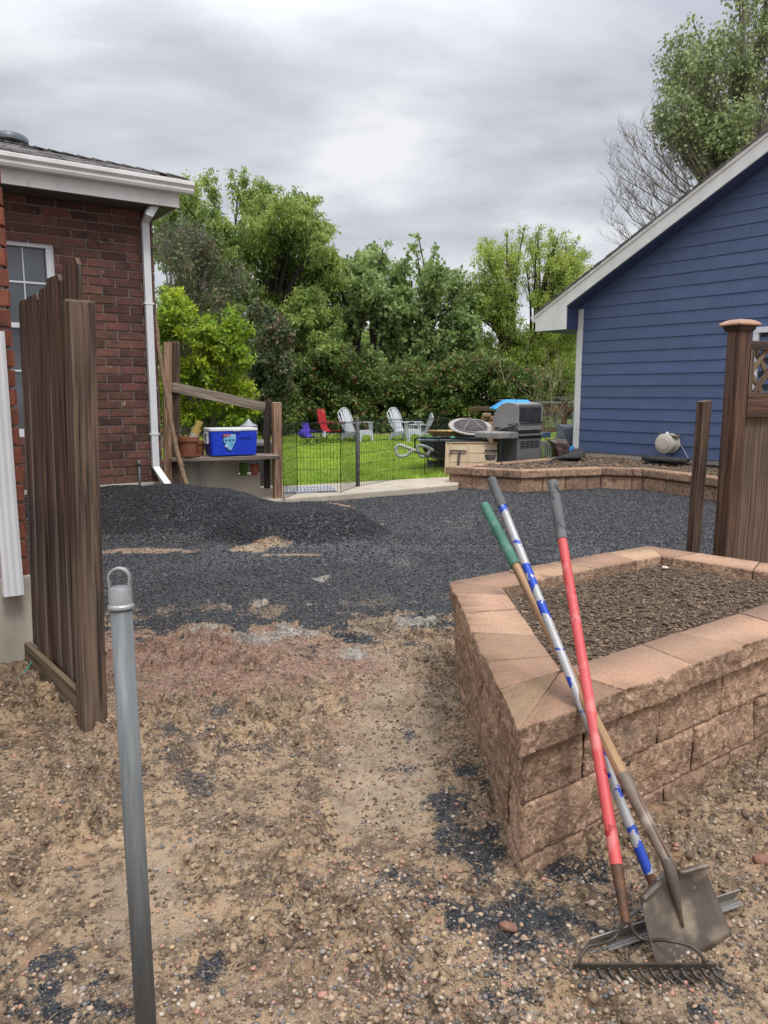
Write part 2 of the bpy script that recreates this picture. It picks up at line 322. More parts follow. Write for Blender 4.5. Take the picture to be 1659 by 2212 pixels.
def npmesh(name, V, F, m, parent=None, smooth=False, world=True):
    V = np.asarray(V, dtype=np.float32); F = np.asarray(F, dtype=np.int32); k = F.shape[1]
    me = bpy.data.meshes.new(name); me.vertices.add(len(V)); me.vertices.foreach_set('co', V.ravel())
    me.loops.add(F.size); me.loops.foreach_set('vertex_index', F.ravel()); me.polygons.add(len(F)); me.polygons.foreach_set('loop_start', np.arange(0, F.size, k, dtype=np.int32))
    if smooth: me.polygons.foreach_set('use_smooth', np.ones(len(F), dtype=bool))
    me.materials.append(m); me.update(calc_edges=True)
    o = bpy.data.objects.new(name, me); col.objects.link(o)
    if parent:
        o.parent = parent
        if world: me.transform(inv_of(parent))
    return o
def arc(c, r, a0, a1, n, ax, ay):
    c = Vector(c); ax = Vector(ax); ay = Vector(ay); return [c + ax * r * math.cos(a0 + (a1 - a0) * k / n) + ay * r * math.sin(a0 + (a1 - a0) * k / n) for k in range(n + 1)]
def smoothpath(pts, n=8):
    p = [Vector(q) for q in pts]; p = [p[0] * 2 - p[1]] + p + [p[-1] * 2 - p[-2]]; o = []
    for i in range(1, len(p) - 2):
        for k in range(n):
            t = k / n; a, b, c, d = p[i - 1], p[i], p[i + 1], p[i + 2]
            o.append(.5 * ((2 * b) + (c - a) * t + (2 * a - 5 * b + 4 * c - d) * t * t + (3 * b - a - 3 * c + d) * t**3))
    o.append(p[-2]); return o
# ================================================================ GROUND
BED = [Vector((.395, 2.14, 0)), Vector((.344, 3.964, 0)), Vector((1.725, 4.93, 0)), Vector((2.75, 3.91, 0))]   # near raised bed, cap outline
def mound(x, y):
    # crushed-stone heap in front of the brick house: ridge runs left to right and dies out
    ridge = 8.75 + .12 * np.sin(x * 1.7)
    hgt = np.interp(x, [-2.6, -1.9, -1.4, -.9, -.4, 0], [.405, .36, .26, .12, .04, 0])
    hgt = np.maximum(hgt, 0) * (1 + .34 * (fbm(x * 1.6, y * 1.6, 5, 3) - .5)) + .05 * (fbm(x * 3.2, y * 1.4, 25, 3) - .5) * sstep(.0, .15, hgt)
    front = sstep(7.75 + .2 * sstep(-3, -.3, x) + .25 * (fbm(x * 1.1, y * 0, 12, 2) - .5), ridge - .1, y); back = sstep(ridge + 1.5, ridge + .25, y)
    toe = .31 * sstep(.95, .35, np.hypot((x + .93) * .85, (y - 8.1)) + .25 * (fbm(x * 2, y * 2, 15, 3) - .5))
    return np.maximum(hgt * front * back, toe)
def zones(x, y):
    x = np.asarray(x, float); y = np.asarray(y, float)
    n = fbm(x * 1.3, y * 1.3, 31, 5, .6) - .5; nf = fbm(x * 9, y * 9, 77, 4, .65) - .5
    edge = 4.62 + .42 * np.clip(x, -2, 1) * -.25 + np.where(x > -.15, (x + .15) * .62, 0)
    g = sstep(-.38, .22, y - edge + 1.1 * n + 1.2 * nf); g = g * (1 - .55 * sstep(.48, .62, fbm(x * 4, y * 4, 131, 5, .65)) * sstep(6.4, 5.0, y))                     # black chippings
    # spilled black chips by the bed corner and front left
    d1 = np.hypot((x - .50) / 1.25, (y - 1.98) / 1.0); d1b = np.hypot((x - .30) / .6, (y - 2.55) / 1.9)
    sp = .8 * np.maximum(sstep(.58, -.12, d1 + .9 * n + 1.2 * nf), sstep(.40, -.10, d1b + .55 * n + 1.1 * nf))
    d2 = np.hypot((x + .86) / 1.2, (y - 1.78) / .8); sp = np.maximum(sp, sstep(.28, .02, d2 + .5 * n + 1.1 * nf) * .75)
    d3 = np.hypot((x + .75), (y - 3.1) * .8); sp = np.maximum(sp, sstep(.32, .1, d3 + .6 * n + .9 * nf) * .55)
    # dusty pale scuffs in the black area
    pale = np.zeros_like(x)
    for (px, py, rx, ry) in ((565, 1300, .16, .20), (668, 1310, .1, .1), (775, 1368, .13, .07), (640, 1372, .22, .12), (440, 1360, .16, .1), (700, 1250, .10, .25), (890, 1345, .35, .22), (760, 1410, .16, .12), (545, 1385, .2, .1), (985, 1130, .4, 1.2), (865, 1215, .3, .55)):
        q = gp(px, py); w_ = .38 if px in (985, 865) else .75
        pale = np.maximum(pale, w_ * sstep(1.25, .25, np.hypot((x - q.x) / rx, (y - q.y) / ry) + 1.2 * nf + 1.0 * n))
    q = gp(765, 1135); bare = sstep(1.15, .55, np.hypot((x - q.x) / .38, (y - q.y) / .62) + .8 * n + .8 * nf)
    for (px, py, rx, ry) in ((300, 1190, .55, .16), (560, 1190, .30, .10), (650, 1200, .35, .07)):
        q = gp(px, py); bare = np.maximum(bare, .75 * sstep(1.1, .6, np.hypot((x - q.x) / rx, (y - q.y) / ry) + 1.3 * nf + .6 * n))
    g = np.maximum(g, sp) * (1 - bare) * (1 - .85 * pale)
    # red rock chips band between mud and black
    red = .8 * sstep(.80, .1, np.abs(y - edge + .45) + 1.6 * n + 1.3 * nf) * sstep(.45, -.3, x) * (1 - g)
    q = Vector((-.95, 3.3, 0)); red = np.maximum(red, .4 * sstep(.8, .2, np.hypot((x - q.x) * .9, (y - q.y) * .8) + n * 1.6 + nf) * (1 - g))
    red = np.maximum(red, bare * .55)
    dirtp = np.maximum(pale * (y > 3.9), 0)
    # tramped smooth mud: down the middle (track) and low right / left foreground
    tr = sstep(.34, .05, np.abs(x + .02 + .06 * np.sin(y * 1.5)) + .5 * n + .3 * nf) * sstep(1.9, 2.7, y) * sstep(5.0, 4.2, y)
    sm = np.maximum(sstep(.5, .1, np.hypot((x - 1.35) * .8, (y - 1.6)) + .9 * n), sstep(.55, .1, np.hypot((x + .75), (y - 2.25) * .8) + 1.0 * n + .3 * nf) * .8)
    sm = np.maximum(sm, sstep(.6, .2, np.hypot(x + .1, (y - 1.3)) + .5 * n) * .0)
    dust_lit = sstep(.35, .62, fbm(x * .8 + 3, y * .5, 171, 4, .6)) * (1 - sstep(.03, .12, mound(x, y))) * sstep(4.8, 6.5, y)  # dust plus lighter flat ground; heap kept dark, its slope shade in colour
    return g, np.clip(red, 0, 1), np.clip(dirtp, 0, 1), np.clip(np.maximum(np.maximum(tr * .6, sm * .75), dust_lit * .75), 0, 1)
def H(x, y, Z=None):
    x = np.asarray(x, float); y = np.asarray(y, float)
    g, red, pale, sm = Z or zones(x, y)
    near = sstep(16, 7, y)
    mud = (1 - g) * sstep(6.5, 5, y)
    h = .022 * (fbm(x * 2.1, y * 2.1, 3, 3) - .5) * 2 * near
    rg = 1 - np.abs(fbm(x * 9, y * 9, 41, 4, .55) * 2 - 1)
    cl = sstep(.48, .68, fbm(x * 14, y * 14, 55, 4, .6))
    patch = sstep(.42, .62, fbm(x * 2.6, y * 2.6, 91, 3))
    h = h + mud * (1 - .85 * sm) * (.022 * (rg - .6) + .050 * cl * patch + .016 * (fbm(x * 42, y * 42, 8, 3) - .5) + .008 * (fbm(x * 95, y * 95, 18, 2) - .5))
    h = h + g * (.012 * (fbm(x * 30, y * 30, 9, 3) - .5) + .018 * (fbm(x * 5, y * 3, 19, 3) - .5)) * near
    # wheel rut either side of the tramped strip
    h = h - .020 * mud * sm
    # low bank of mud the open gate stands behind
    h = h + .05 * sstep(-1.0, -1.7, x) * sstep(2.6, 3.3, y) * sstep(4.9, 4.2, y)
    return h + mound(x, y)
def axis(a, b, fine, lo, hi, g=1.09):
    c = list(np.arange(a, b, fine)); s = fine; v = b
    while v < hi: c.append(v); s *= g; v += s
    s = fine; v = a - fine; pre = []
    while v > lo: pre.append(v); s *= g; v -= s
    return np.array(pre[::-1] + c)
xs = axis(-2.1, 2.6, .0075, -160, 160, 1.035); ys0 = np.arange(1.15, 4.9, .0075); ys = list(ys0); s = .0075; v = 4.9
while v < 260: ys.append(v); s *= (1.012 if v < 13 else 1.08); v += s
s = .01; v = 1.14; pre = []
while v > -60: pre.append(v); s *= 1.15; v -= s
ys = np.array(pre[::-1] + ys)
X, Y = np.meshgrid(xs, ys); XF = X.ravel(); YF = Y.ravel(); Zn = zones(XF, YF); ZF = H(XF, YF, Zn)
inb = (XF > .42) & (XF < 3) & (YF > 2.2) & (YF < 4.9)
nx_, ny_ = len(xs), len(ys); ii = np.arange((ny_ - 1) * (nx_ - 1)); r_ = ii // (nx_ - 1); c_ = ii % (nx_ - 1); b_ = r_ * nx_ + c_
FQ = np.stack([b_, b_ + 1, b_ + 1 + nx_, b_ + nx_], 1)

gm = bpy.data.materials.new('yard_ground'); gm.use_nodes = True; t = gm.node_tree; t.nodes.clear(); l = t.links.new
def GN(k, **kw):
    n = t.nodes.new(k)
    for a, b in kw.items(): setattr(n, a, b)
    return n
def gno(s, d=5, sc3=None, rough=.55):
    x = GN('ShaderNodeTexNoise'); x.inputs['Scale'].default_value = s; x.inputs['Detail'].default_value = d; x.inputs['Roughness'].default_value = rough; l(gtc.outputs['Object'], x.inputs['Vector']); return x.outputs[0]
def gmr(s, a, b, c=0, d=1):
    x = GN('ShaderNodeMapRange'); l(s, x.inputs[0])
    for i, v in enumerate((a, b, c, d)): x.inputs[i + 1].default_value = v
    return x.outputs[0]
def gmx(f, a, b):
    x = GN('ShaderNodeMix', data_type='RGBA'); l(f, x.inputs[0])
    for i, s_ in ((6, a), (7, b)):
        if isinstance(s_, tuple): x.inputs[i].default_value = (*s_, 1)
        else: l(s_, x.inputs[i])
    return x.outputs[2]
gtc = GN('ShaderNodeTexCoord'); ga = GN('ShaderNodeAttribute', attribute_name='zone'); gs = GN('ShaderNodeSeparateColor'); l(ga.outputs['Color'], gs.inputs[0])
mud = gmx(gmr(gno(2.2, 6), .36, .62), (.42, .285, .165), (.25, .175, .11))
mud = gmx(gmr(gno(9, 7, rough=.72), .47, .56), mud, (.125, .083, .050))
mud = gmx(gmr(gno(34, 5, rough=.7), .53, .60), mud, (.075, .050, .033))
mud = gmx(gmr(gno(60, 4, rough=.7), .52, .70), mud, (.42, .32, .21))
mud = gmx(gmr(gno(5.5, 5), .60, .74), mud, (.42, .25, .15))
smooth_m = gmx(gmr(gno(7, 6), .38, .64), (.40, .30, .20), (.25, .185, .125))
smooth_m = gmx(gmr(gno(90, 4), .50, .68), smooth_m, (.42, .33, .24))
red = gmx(gmr(gno(70, 4, rough=.8), .42, .6), (.21, .115, .08), (.38, .25, .18))
red = gmx(gmr(gno(14, 5), .48, .66), red, (.16, .105, .07))
v1 = GN('ShaderNodeTexVoronoi'); v1.inputs['Scale'].default_value = 95; l(gtc.outputs['Object'], v1.inputs['Vector'])
vs_ = GN('ShaderNodeSeparateColor'); l(v1.outputs['Color'], vs_.inputs[0])
blk = gmx(gmr(vs_.outputs[0], 0, 1), (.013, .014, .016), (.058, .061, .066))
blk = gmx(gmr(vs_.outputs[1], .955, .965), blk, (.22, .20, .18))
blk = gmx(gmr(vs_.outputs[0], 0, 1), (.012, .013, .015), (.052, .055, .060))
blk = gmx(gmr(vs_.outputs[1], .955, .965), blk, (.22, .20, .18))
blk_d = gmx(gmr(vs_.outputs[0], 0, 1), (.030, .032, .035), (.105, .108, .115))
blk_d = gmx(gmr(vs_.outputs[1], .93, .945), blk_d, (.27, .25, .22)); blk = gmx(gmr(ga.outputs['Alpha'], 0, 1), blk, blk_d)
pale_c = gmx(gmr(gno(25, 5), .4, .6), (.36, .33, .28), (.20, .18, .155))
# each mask is broken up by fine noise so edges read as scattered stones
def brk(mask, s=55, k=.55):
    a = GN('ShaderNodeMath', operation='MULTIPLY_ADD'); l(gno(s, 4, rough=.7), a.inputs[0]); a.inputs[1].default_value = -2 * k; l(mask, a.inputs[2])
    return gmr(a.outputs[0], .5 - k - .14, .5 - k + .14)
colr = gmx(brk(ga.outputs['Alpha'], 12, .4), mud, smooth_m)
colr = gmx(brk(gs.outputs[1]), colr, red)
colr = gmx(brk(gs.outputs[0], 70), colr, blk)
colr = gmx(brk(gs.outputs[2], 40), colr, pale_c)
gb = GN('ShaderNodeBsdfPrincipled'); l(colr, gb.inputs['Base Color']); l(gmr(gno(6, 4),   .4, .65, .36, .85), gb.inputs['Roughness']); gb.inputs['Specular IOR Level'].default_value = .4
hv = GN('ShaderNodeMath', operation='MULTIPLY_ADD'); l(v1.outputs['Distance'], hv.inputs[0]); hv.inputs[1].default_value = .5; l(gno(75, 6, rough=.7), hv.inputs[2])
bp = GN('ShaderNodeBump'); bp.inputs['Strength'].default_value = .85; bp.inputs['Distance'].default_value = .010; l(hv.outputs[0], bp.inputs['Height']); l(bp.outputs[0], gb.inputs['Normal'])
go = GN('ShaderNodeOutputMaterial'); l(gb.outputs[0], go.inputs[0])
gnd = npmesh('ground', np.stack([XF, YF, ZF], 1), FQ, gm, smooth=True); tag(gnd, kind='structure')
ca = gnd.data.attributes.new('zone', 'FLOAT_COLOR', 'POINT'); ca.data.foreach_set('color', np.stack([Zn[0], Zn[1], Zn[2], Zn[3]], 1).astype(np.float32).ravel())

# ---------------------------------------------------------------- loose stones
PHI = (1 + 5**.5) / 2
ICO_V = np.array([(-1, PHI, 0), (1, PHI, 0), (-1, -PHI, 0), (1, -PHI, 0), (0, -1, PHI), (0, 1, PHI), (0, -1, -PHI), (0, 1, -PHI), (PHI, 0, -1), (PHI, 0, 1), (-PHI, 0, -1), (-PHI, 0, 1)]); ICO_V /= np.linalg.norm(ICO_V[0])
ICO_F = np.array([(0, 11, 5), (0, 5, 1), (0, 1, 7), (0, 7, 10), (0, 10, 11), (1, 5, 9), (5, 11, 4), (11, 10, 2), (10, 7, 6), (7, 1, 8), (3, 9, 4), (3, 4, 2), (3, 2, 6), (3, 6, 8), (3, 8, 9), (4, 9, 5), (2, 4, 11), (6, 2, 10), (8, 6, 7), (9, 8, 1)])
def subd(V, F):
    V = list(map(tuple, V)); mid = {}; NF = []
    def md(a, b):
        k = (min(a, b), max(a, b))
        if k not in mid: q = (np.array(V[a]) + np.array(V[b])) / 2; V.append(tuple(q / np.linalg.norm(q))); mid[k] = len(V) - 1
        return mid[k]
    for a, b, c in F:
        x, y, z = md(a, b), md(b, c), md(c, a); NF += [(a, x, z), (b, y, x), (c, z, y), (x, y, z)]
    return np.array(V), np.array(NF)
ICO2 = subd(ICO_V, ICO_F)
OCT_V = np.array([(1, 0, 0), (0, 1, 0), (-1, 0, 0), (0, -1, 0), (0, 0, 1), (0, 0, -1)], float); OCT_F = np.array([(0, 1, 4), (1, 2, 4), (2, 3, 4), (3, 0, 4), (1, 0, 5), (2, 1, 5), (3, 2, 5), (0, 3, 5)])
def stones(name, P, size, m, base=(ICO_V, ICO_F), jit=.25, flat=(.35, .8), tilt=.5, smooth=False, parent=None, elong=(.7, 1.3)):
    n = len(P); V0, F0 = base; k = len(V0)
    J = V0[None] * (1 + rng.uniform(-jit, jit, (n, k, 1))); 
    S = np.stack([size * rng.uniform(*elong, n), size * rng.uniform(.75, 1.0, n), size * rng.uniform(*flat, n)], 1)
    J = J * S[:, None, :]
    a = rng.uniform(0, 2 * np.pi, n); ca_, sa_ = np.cos(a), np.sin(a); tx = rng.uniform(-tilt, tilt, n); ct, st = np.cos(tx), np.sin(tx)
    y1 = J[:, :, 1] * ct[:, None] - J[:, :, 2] * st[:, None]; z1 = J[:, :, 1] * st[:, None] + J[:, :, 2] * ct[:, None]; x1 = J[:, :, 0]
    V = np.stack([x1 * ca_[:, None] - y1 * sa_[:, None], x1 * sa_[:, None] + y1 * ca_[:, None], z1], 2) + P[:, None, :]
    F = (F0[None] + (np.arange(n) * k)[:, None, None]).reshape(-1, 3)
    return npmesh(name, V.reshape(-1, 3), F, m, smooth=smooth, parent=parent)
def scatter(n, x0, x1, y0, y1, fn, yp=0.0):
    # rejection sampling; yp > 0 favours the near side
    X = rng.uniform(x0, x1, n); u = rng.uniform(0, 1, n); Yv = y0 * (y1 / y0)**u if yp else rng.uniform(y0, y1, n)
    if yp: X = rng.uniform(-.62, .62, n) * (Yv + .6) + .0
    keep = rng.uniform(0, 1, n) < fn(X, Yv); X = X[keep]; Yv = Yv[keep]
    out = ~((X > .40) & inbed(X, Yv)); return X[out], Yv[out]
def inbed(x, y, poly=BED):
    c = np.zeros(len(x), bool); n = len(poly)
    for i in range(n):
        a, b = poly[i], poly[(i + 1) % n]
        k = ((a.y > y) != (b.y > y)) & (x < (b.x - a.x) * (y - a.y) / (b.y - a.y + 1e-12) + a.x); c ^= k
    return c
def pal(name, cols, rough=.6, bump=.3, isl=.25):
    m = bpy.data.materials.new(name); m.use_nodes = True; t = m.node_tree; b = t.nodes['Principled BSDF']; b.inputs['Roughness'].default_value = rough
    g = t.nodes.new('ShaderNodeNewGeometry'); r = t.nodes.new('ShaderNodeValToRGB'); r.color_ramp.interpolation = 'CONSTANT'
    el = r.color_ramp.elements
    while len(el) < len(cols): el.new(.5)
    for i, c in enumerate(cols): el[i].position = i / len(cols); el[i].color = (*c, 1)
    t.links.new(g.outputs['Random Per Island'], r.inputs[0])
    n = t.nodes.new('ShaderNodeTexNoise'); n.inputs['Scale'].default_value = 90; tc = t.nodes.new('ShaderNodeTexCoord'); t.links.new(tc.outputs['Object'], n.inputs['Vector'])
    mr = t.nodes.new('ShaderNodeMapRange'); t.links.new(n.outputs[0], mr.inputs[0]); mr.inputs[1].default_value = .3; mr.inputs[2].default_value = .7; mr.inputs[3].default_value = 1 - isl; mr.inputs[4].default_value = 1 + isl
    h = t.nodes.new('ShaderNodeHueSaturation'); t.links.new(r.outputs[0], h.inputs['Color']); t.links.new(mr.outputs[0], h.inputs['Value']); t.links.new(h.outputs[0], b.inputs['Base Color'])
    return m
M['pebble'] = pal('river_pebbles', [(.36, .25, .17), (.25, .19, .145), (.42, .30, .21), (.17, .15, .135), (.38, .19, .14), (.40, .31, .22), (.16, .14, .125), (.30, .22, .155), (.25, .21, .175), (.40, .21, .14), (.10, .10, .105), (.33, .245, .17), (.44, .30, .18), (.22, .15, .10), (.47, .40, .32)], rough=.55)
M['redchip'] = pal('red_rock_chips', [(.30, .12, .08), (.20, .085, .055), (.36, .17, .115), (.15, .075, .055), (.44, .29, .21), (.25, .11, .07)], rough=.8)
M['blackchip'] = pal('black_chips', [(.014, .0155, .018), (.026, .028, .031), (.045, .048, .053), (.010, .011, .013), (.10, .105, .115), (.022, .024, .029), (.040, .044, .050), (.028, .031, .036), (.12, .12, .125), (.020, .022, .026), (.035, .038, .044), (.16, .13, .11)], rough=.55)
M['clod'] = pal('mud_clods', [(.27, .19, .12), (.20, .14, .09), (.36, .26, .165), (.14, .10, .066)], rough=.9)
def place(X, Y, sz, sink=.15): return np.stack([X, Y, H(X, Y) + sz * sink], 1)
# pebbles in the mud, thickest in the low centre of the yard
def fpeb(x, y):
    g, r, p, sm = zones(x, y); cl = sstep(.40, .66, fbm(x * 2.3 + 5, y * 2.3, 71, 4, .6)); c0 = sstep(1.15, .2, np.hypot((x - .1) * .9, (y - 1.7) * .8))
    return (.10 + .95 * cl * (.35 + .65 * c0) + .35 * c0) * (1 - .75 * sm) * (1 - .7 * g)
X, Y = scatter(95000, 0, 0, 1.2, 5.2, fpeb, yp=1); sz = rng.uniform(0, 1, len(X))**4 * .0085 + .0018
tag(stones('pebbles', place(X, Y, sz, .2), sz, M['pebble'], jit=.12, smooth=True), kind='stuff')
X, Y = scatter(600, 0, 0, 1.2, 4.6, lambda x, y: fpeb(x, y), yp=1); sz = rng.uniform(0, 1, len(X))**1.5 * .006 + .006
tag(stones('larger_pebbles', place(X, Y, sz, .25), sz, M['pebble'], base=ICO2, jit=.07, smooth=True), kind='stuff')
def fred(x, y): g, r, p, sm = zones(x, y); return np.clip(r * 1.1, 0, 1)
X, Y = scatter(60000, 0, 0, 2.6, 10.5, fred, yp=1); sz = rng.uniform(.003, .0085, len(X)) * np.clip(Y / 4.5, .8, 2)
tag(stones('red_rock_chips', place(X, Y, sz, .2), sz, M['redchip'], base=(OCT_V, OCT_F), jit=.3), kind='stuff')
def fclod(x, y): g, r, p, sm = zones(x, y); return (1 - .8 * g) * (1 - .8 * sm) * sstep(.42, .62, fbm(x * 2.6, y * 2.6, 91, 3)) * .9 + .02
X, Y = scatter(60000, 0, 0, 1.2, 5.2, fclod, yp=1); sz = rng.uniform(0, 1, len(X))**7 * .014 + .0022
tag(stones('mud_clods', place(X, Y, sz, .1), sz, M['clod'], jit=.42, flat=(.4, .9), tilt=1.2), kind='stuff')
M['crumb'] = pal('dark_crumbs', [(.10, .068, .043), (.07, .048, .032), (.14, .098, .062), (.19, .135, .085)], rough=.85)
def fcrumb(x, y):
    g, r, p, sm = zones(x, y); q = sstep(.55, .1, np.abs(x - .12 + .1 * np.sin(y * 3)) + .5 * (fbm(x * 3, y * 3, 141, 4) - .5)) * sstep(2.2, 2.7, y) * sstep(5.0, 4.2, y)
    w2 = sstep(.50, .62, fbm(x * 6, y * 6, 151, 4, .65)) * (1 - .7 * sm); return np.clip(.85 * q * sstep(.40, .55, fbm(x * 8, y * 8, 161, 4)) + .8 * w2, 0, 1) * (1 - .5 * g) + .15 * g * sstep(6, 5, y)
X, Y = scatter(110000, 0, 0, 1.2, 6.0, fcrumb, yp=1); sz = rng.uniform(0, 1, len(X))**4 * .008 + .0018
tag(stones('dirt_crumbs', place(X, Y, sz, .15), sz, M['crumb'], base=(OCT_V, OCT_F), jit=.42, flat=(.4, .9), tilt=1.2), kind='stuff')
def fblk(x, y): return np.clip(zones(x, y)[0] * 1.2 - .1, 0, 1)**1.3
X, Y = scatter(150000, 0, 0, 1.3, 8.2, lambda x, y: fblk(x, y) * (mound(x, y) < .045) * np.clip(.35 + .2 * y, 0, 1), yp=1); sz = rng.uniform(.0035, .0085, len(X)) * np.clip(Y / 4.6, .75, 1.9)
tag(stones('black_stone_chips', place(X, Y, sz, .2), sz, M['blackchip'], base=(OCT_V, OCT_F), jit=.35, tilt=1.2), kind='stuff')
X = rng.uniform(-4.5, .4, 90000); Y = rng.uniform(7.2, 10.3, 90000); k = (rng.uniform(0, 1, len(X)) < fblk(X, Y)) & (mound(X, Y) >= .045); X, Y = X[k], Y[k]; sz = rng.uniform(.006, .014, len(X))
M['shadechip'] = pal('shaded_black_chips', [(.010, .011, .013), (.018, .0195, .022), (.030, .032, .036), (.008, .009, .010), (.045, .048, .053), (.014, .015, .017)], rough=.5)  # heap chips darkened: shade of its steep face put into their colour
tag(stones('shaded_stone_pile', place(X, Y, sz, .1), sz, M['shadechip'], base=(OCT_V, OCT_F), jit=.35, tilt=1.2), kind='stuff')
X = rng.uniform(-5, 5.2, 130000); Y = rng.uniform(7.6, 12.3, 130000); k = (rng.uniform(0, 1, len(X)) < fblk(X, Y)) & (mound(X, Y) < .045); X, Y = X[k], Y[k]; sz = rng.uniform(.007, .016, len(X))
tag(stones('distant_stone_chips', place(X, Y, sz, .1), sz, M['blackchip'], base=(OCT_V, OCT_F), jit=.35, tilt=1.2), kind='stuff')
# straw and twig bits
mb = MB()
for k in range(260):
    y = 1.3 * (4.8 / 1.3)**random.random(); x = random.uniform(-.55, .6) * (y + .4); q = Vector((x, y, float(H(x, y)) + .006)); a = random.uniform(0, 6.3); ln = random.uniform(.012, .05); d = Vector((math.cos(a), math.sin(a), random.uniform(-.1, .3)))
    if inbed(np.array([x]), np.array([y]))[0]: continue
    mb.tube([q, q + d * ln * .5 + Vector((0, 0, .002)), q + d * ln], [.0010, .0012, .0006], 4)
tag(mb.build('straw_bits', mat('straw', (.40, .28, .15), (.20, .14, .09), ns=20, isl=.4)), kind='stuff')
# single larger rocks that catch the eye
for (px, py, s_, c_, lab) in ((1098, 2008, .030, 'redchip', 'rough red-brown rock lying on the mud left of the rake head'), (440, 1506, .034, 'pebble', None), (1278, 1960, .016, 'pebble', 'small pale pink stone on black chips left of the red rake handle'), (850, 1762, .014, 'redchip', None), (1645, 1858, .03, 'redchip', 'flat reddish rock on the mud at the right edge'), (240, 1568, .035, 'clod', 'tan rock beside the foot of the open gate')):
    if not lab: continue
    q = gp(px, py, .01); o = stones('rock', np.array([[0, 0, 0]]), np.array([s_]), {'redchip': mat('red_rock', (.30, .14, .09), (.2, .1, .07), ns=40, bump=.8, bscale=120), 'pebble': mat('pink_stone', (.50, .36, .28), (.42, .28, .21), ns=30), 'clod': mat('tan_rock', (.36, .25, .15), (.27, .18, .11), ns=30, bump=.6)}[c_], base=ICO2, jit=.12)
    o.location = (q.x, q.y, float(H(q.x, q.y)) + s_ * .3); tag(o, lab, 'rock')

# ================================================================ SPLIT-FACE BLOCK WALLS
def block(acc, P0, P1, Q0, Q1, z0, z1, step=.012, amp=.012, gap=.004, seed=0, rough_in=0.0, er=.014, ed_=1.0):
    """outer face P0-P1, inner face Q0-Q1 (2-D), one rough-faced block as a single island"""
    P0, P1, Q0, Q1 = [np.array(p[:2], float) for p in (P0, P1, Q0, Q1)]
    d = (P1 - P0); Ln = np.hypot(*d); d /= Ln; nrm = np.array([d[1], -d[0]])
    if np.dot(nrm, (P0 - Q0)) < 0: nrm = -nrm
    P0 = P0 + d * gap; P1 = P1 - d * gap; Q0 = Q0 + d * gap; Q1 = Q1 - d * gap; z0 += gap * .5; z1 -= gap * .3
    nx = max(2, int(Ln / step)); nz = max(2, int((z1 - z0) / step)); u = np.linspace(0, 1, nx + 1); w_ = np.linspace(0, 1, nz + 1)
    U, W = np.meshgrid(u, w_); s_ = U * Ln; hz = z0 + W * (z1 - z0)
    sx = s_ + seed * 7.13; 
    dsp = (fbm(sx * 14, hz * 14 + seed, 100, 5, .62) - .5) * 2 * amp + (fbm(sx * 4, hz * 4 + seed, 300, 2) - .5) * amp * 1.6
    rg = np.abs(fbm(sx * 22, hz * 22 + seed, 400, 3) - .5); dsp = dsp - rg * amp * 1.6
    edge = np.minimum(np.minimum(U * Ln, (1 - U) * Ln), np.minimum(W, 1 - W) * (z1 - z0)); e_ = np.clip(edge / er, 0, 1)
    dsp = dsp * (.35 + .65 * e_) - (1 - e_)**2 * ed_ * (.004 + .006 * fbm(sx * 30, hz * 30, 500, 2)) + amp * .1
    B = P0[None, None] + (P1 - P0)[None, None] * U[..., None] + nrm[None, None] * dsp[..., None]
    V = np.concatenate([B, hz[..., None]], 2).reshape(-1, 3); n0 = len(acc[0]); nb = (nx + 1) * (nz + 1)
    # inner face, also a coarse grid so that it can be rough
    Bi = Q0[None, None] + (Q1 - Q0)[None, None] * U[..., None]
    if np.hypot(*(Q1 - Q0)) < .8 * Ln: rough_in = 0
    if rough_in: Bi = Bi + nrm[None, None] * ((fbm(sx * 16, hz * 16 + seed * 3, 700, 4) - .5) * 2 * rough_in)[..., None]
    Vi = np.concatenate([Bi, hz[..., None]], 2).reshape(-1, 3)
    off = acc[2][0]; acc[0].append(V); acc[0].append(Vi)
    idx = lambda r, c: r * (nx + 1) + c
    F = []
    for r in range(nz):
        for c in range(nx):
            F.append((off + idx(r, c), off + idx(r, c + 1), off + idx(r + 1, c + 1), off + idx(r + 1, c)))
            F.append((off + nb + idx(r, c), off + nb + idx(r + 1, c), off + nb + idx(r + 1, c + 1), off + nb + idx(r, c + 1)))
    for c in range(nx):
        F.append((off + idx(nz, c), off + idx(nz, c + 1), off + nb + idx(nz, c + 1), off + nb + idx(nz, c)))
        F.append((off + idx(0, c + 1), off + idx(0, c), off + nb + idx(0, c), off + nb + idx(0, c + 1)))
    for r in range(nz):
        F.append((off + idx(r, 0), off + idx(r + 1, 0), off + nb + idx(r + 1, 0), off + nb + idx(r, 0)))
        F.append((off + idx(r + 1, nx), off + idx(r, nx), off + nb + idx(r, nx), off + nb + idx(r + 1, nx)))
    acc[1].append(np.array(F)); acc[2][0] += 2 * nb
def newacc(): return ([], [], [0])
def accbuild(name, acc, m, parent, smooth=False): return npmesh(name, np.concatenate(acc[0]), np.concatenate(acc[1]), m, parent=parent, smooth=smooth)
def inset(poly, d):
    n = len(poly); out = []; area = sum(poly[i].x * poly[(i + 1) % n].y - poly[(i + 1) % n].x * poly[i].y for i in range(n)); sg = 1 if area > 0 else -1
    for i in range(n):
        a, b, c = poly[i - 1], poly[i], poly[(i + 1) % n]; e1 = (b - a).normalized(); e2 = (c - b).normalized()
        n1 = Vector((-e1.y, e1.x, 0)) * sg; n2 = Vector((-e2.y, e2.x, 0)) * sg; k = (n1 + n2); k = k / (1 + n1.dot(n2)); out.append(b + k * d)
    return out
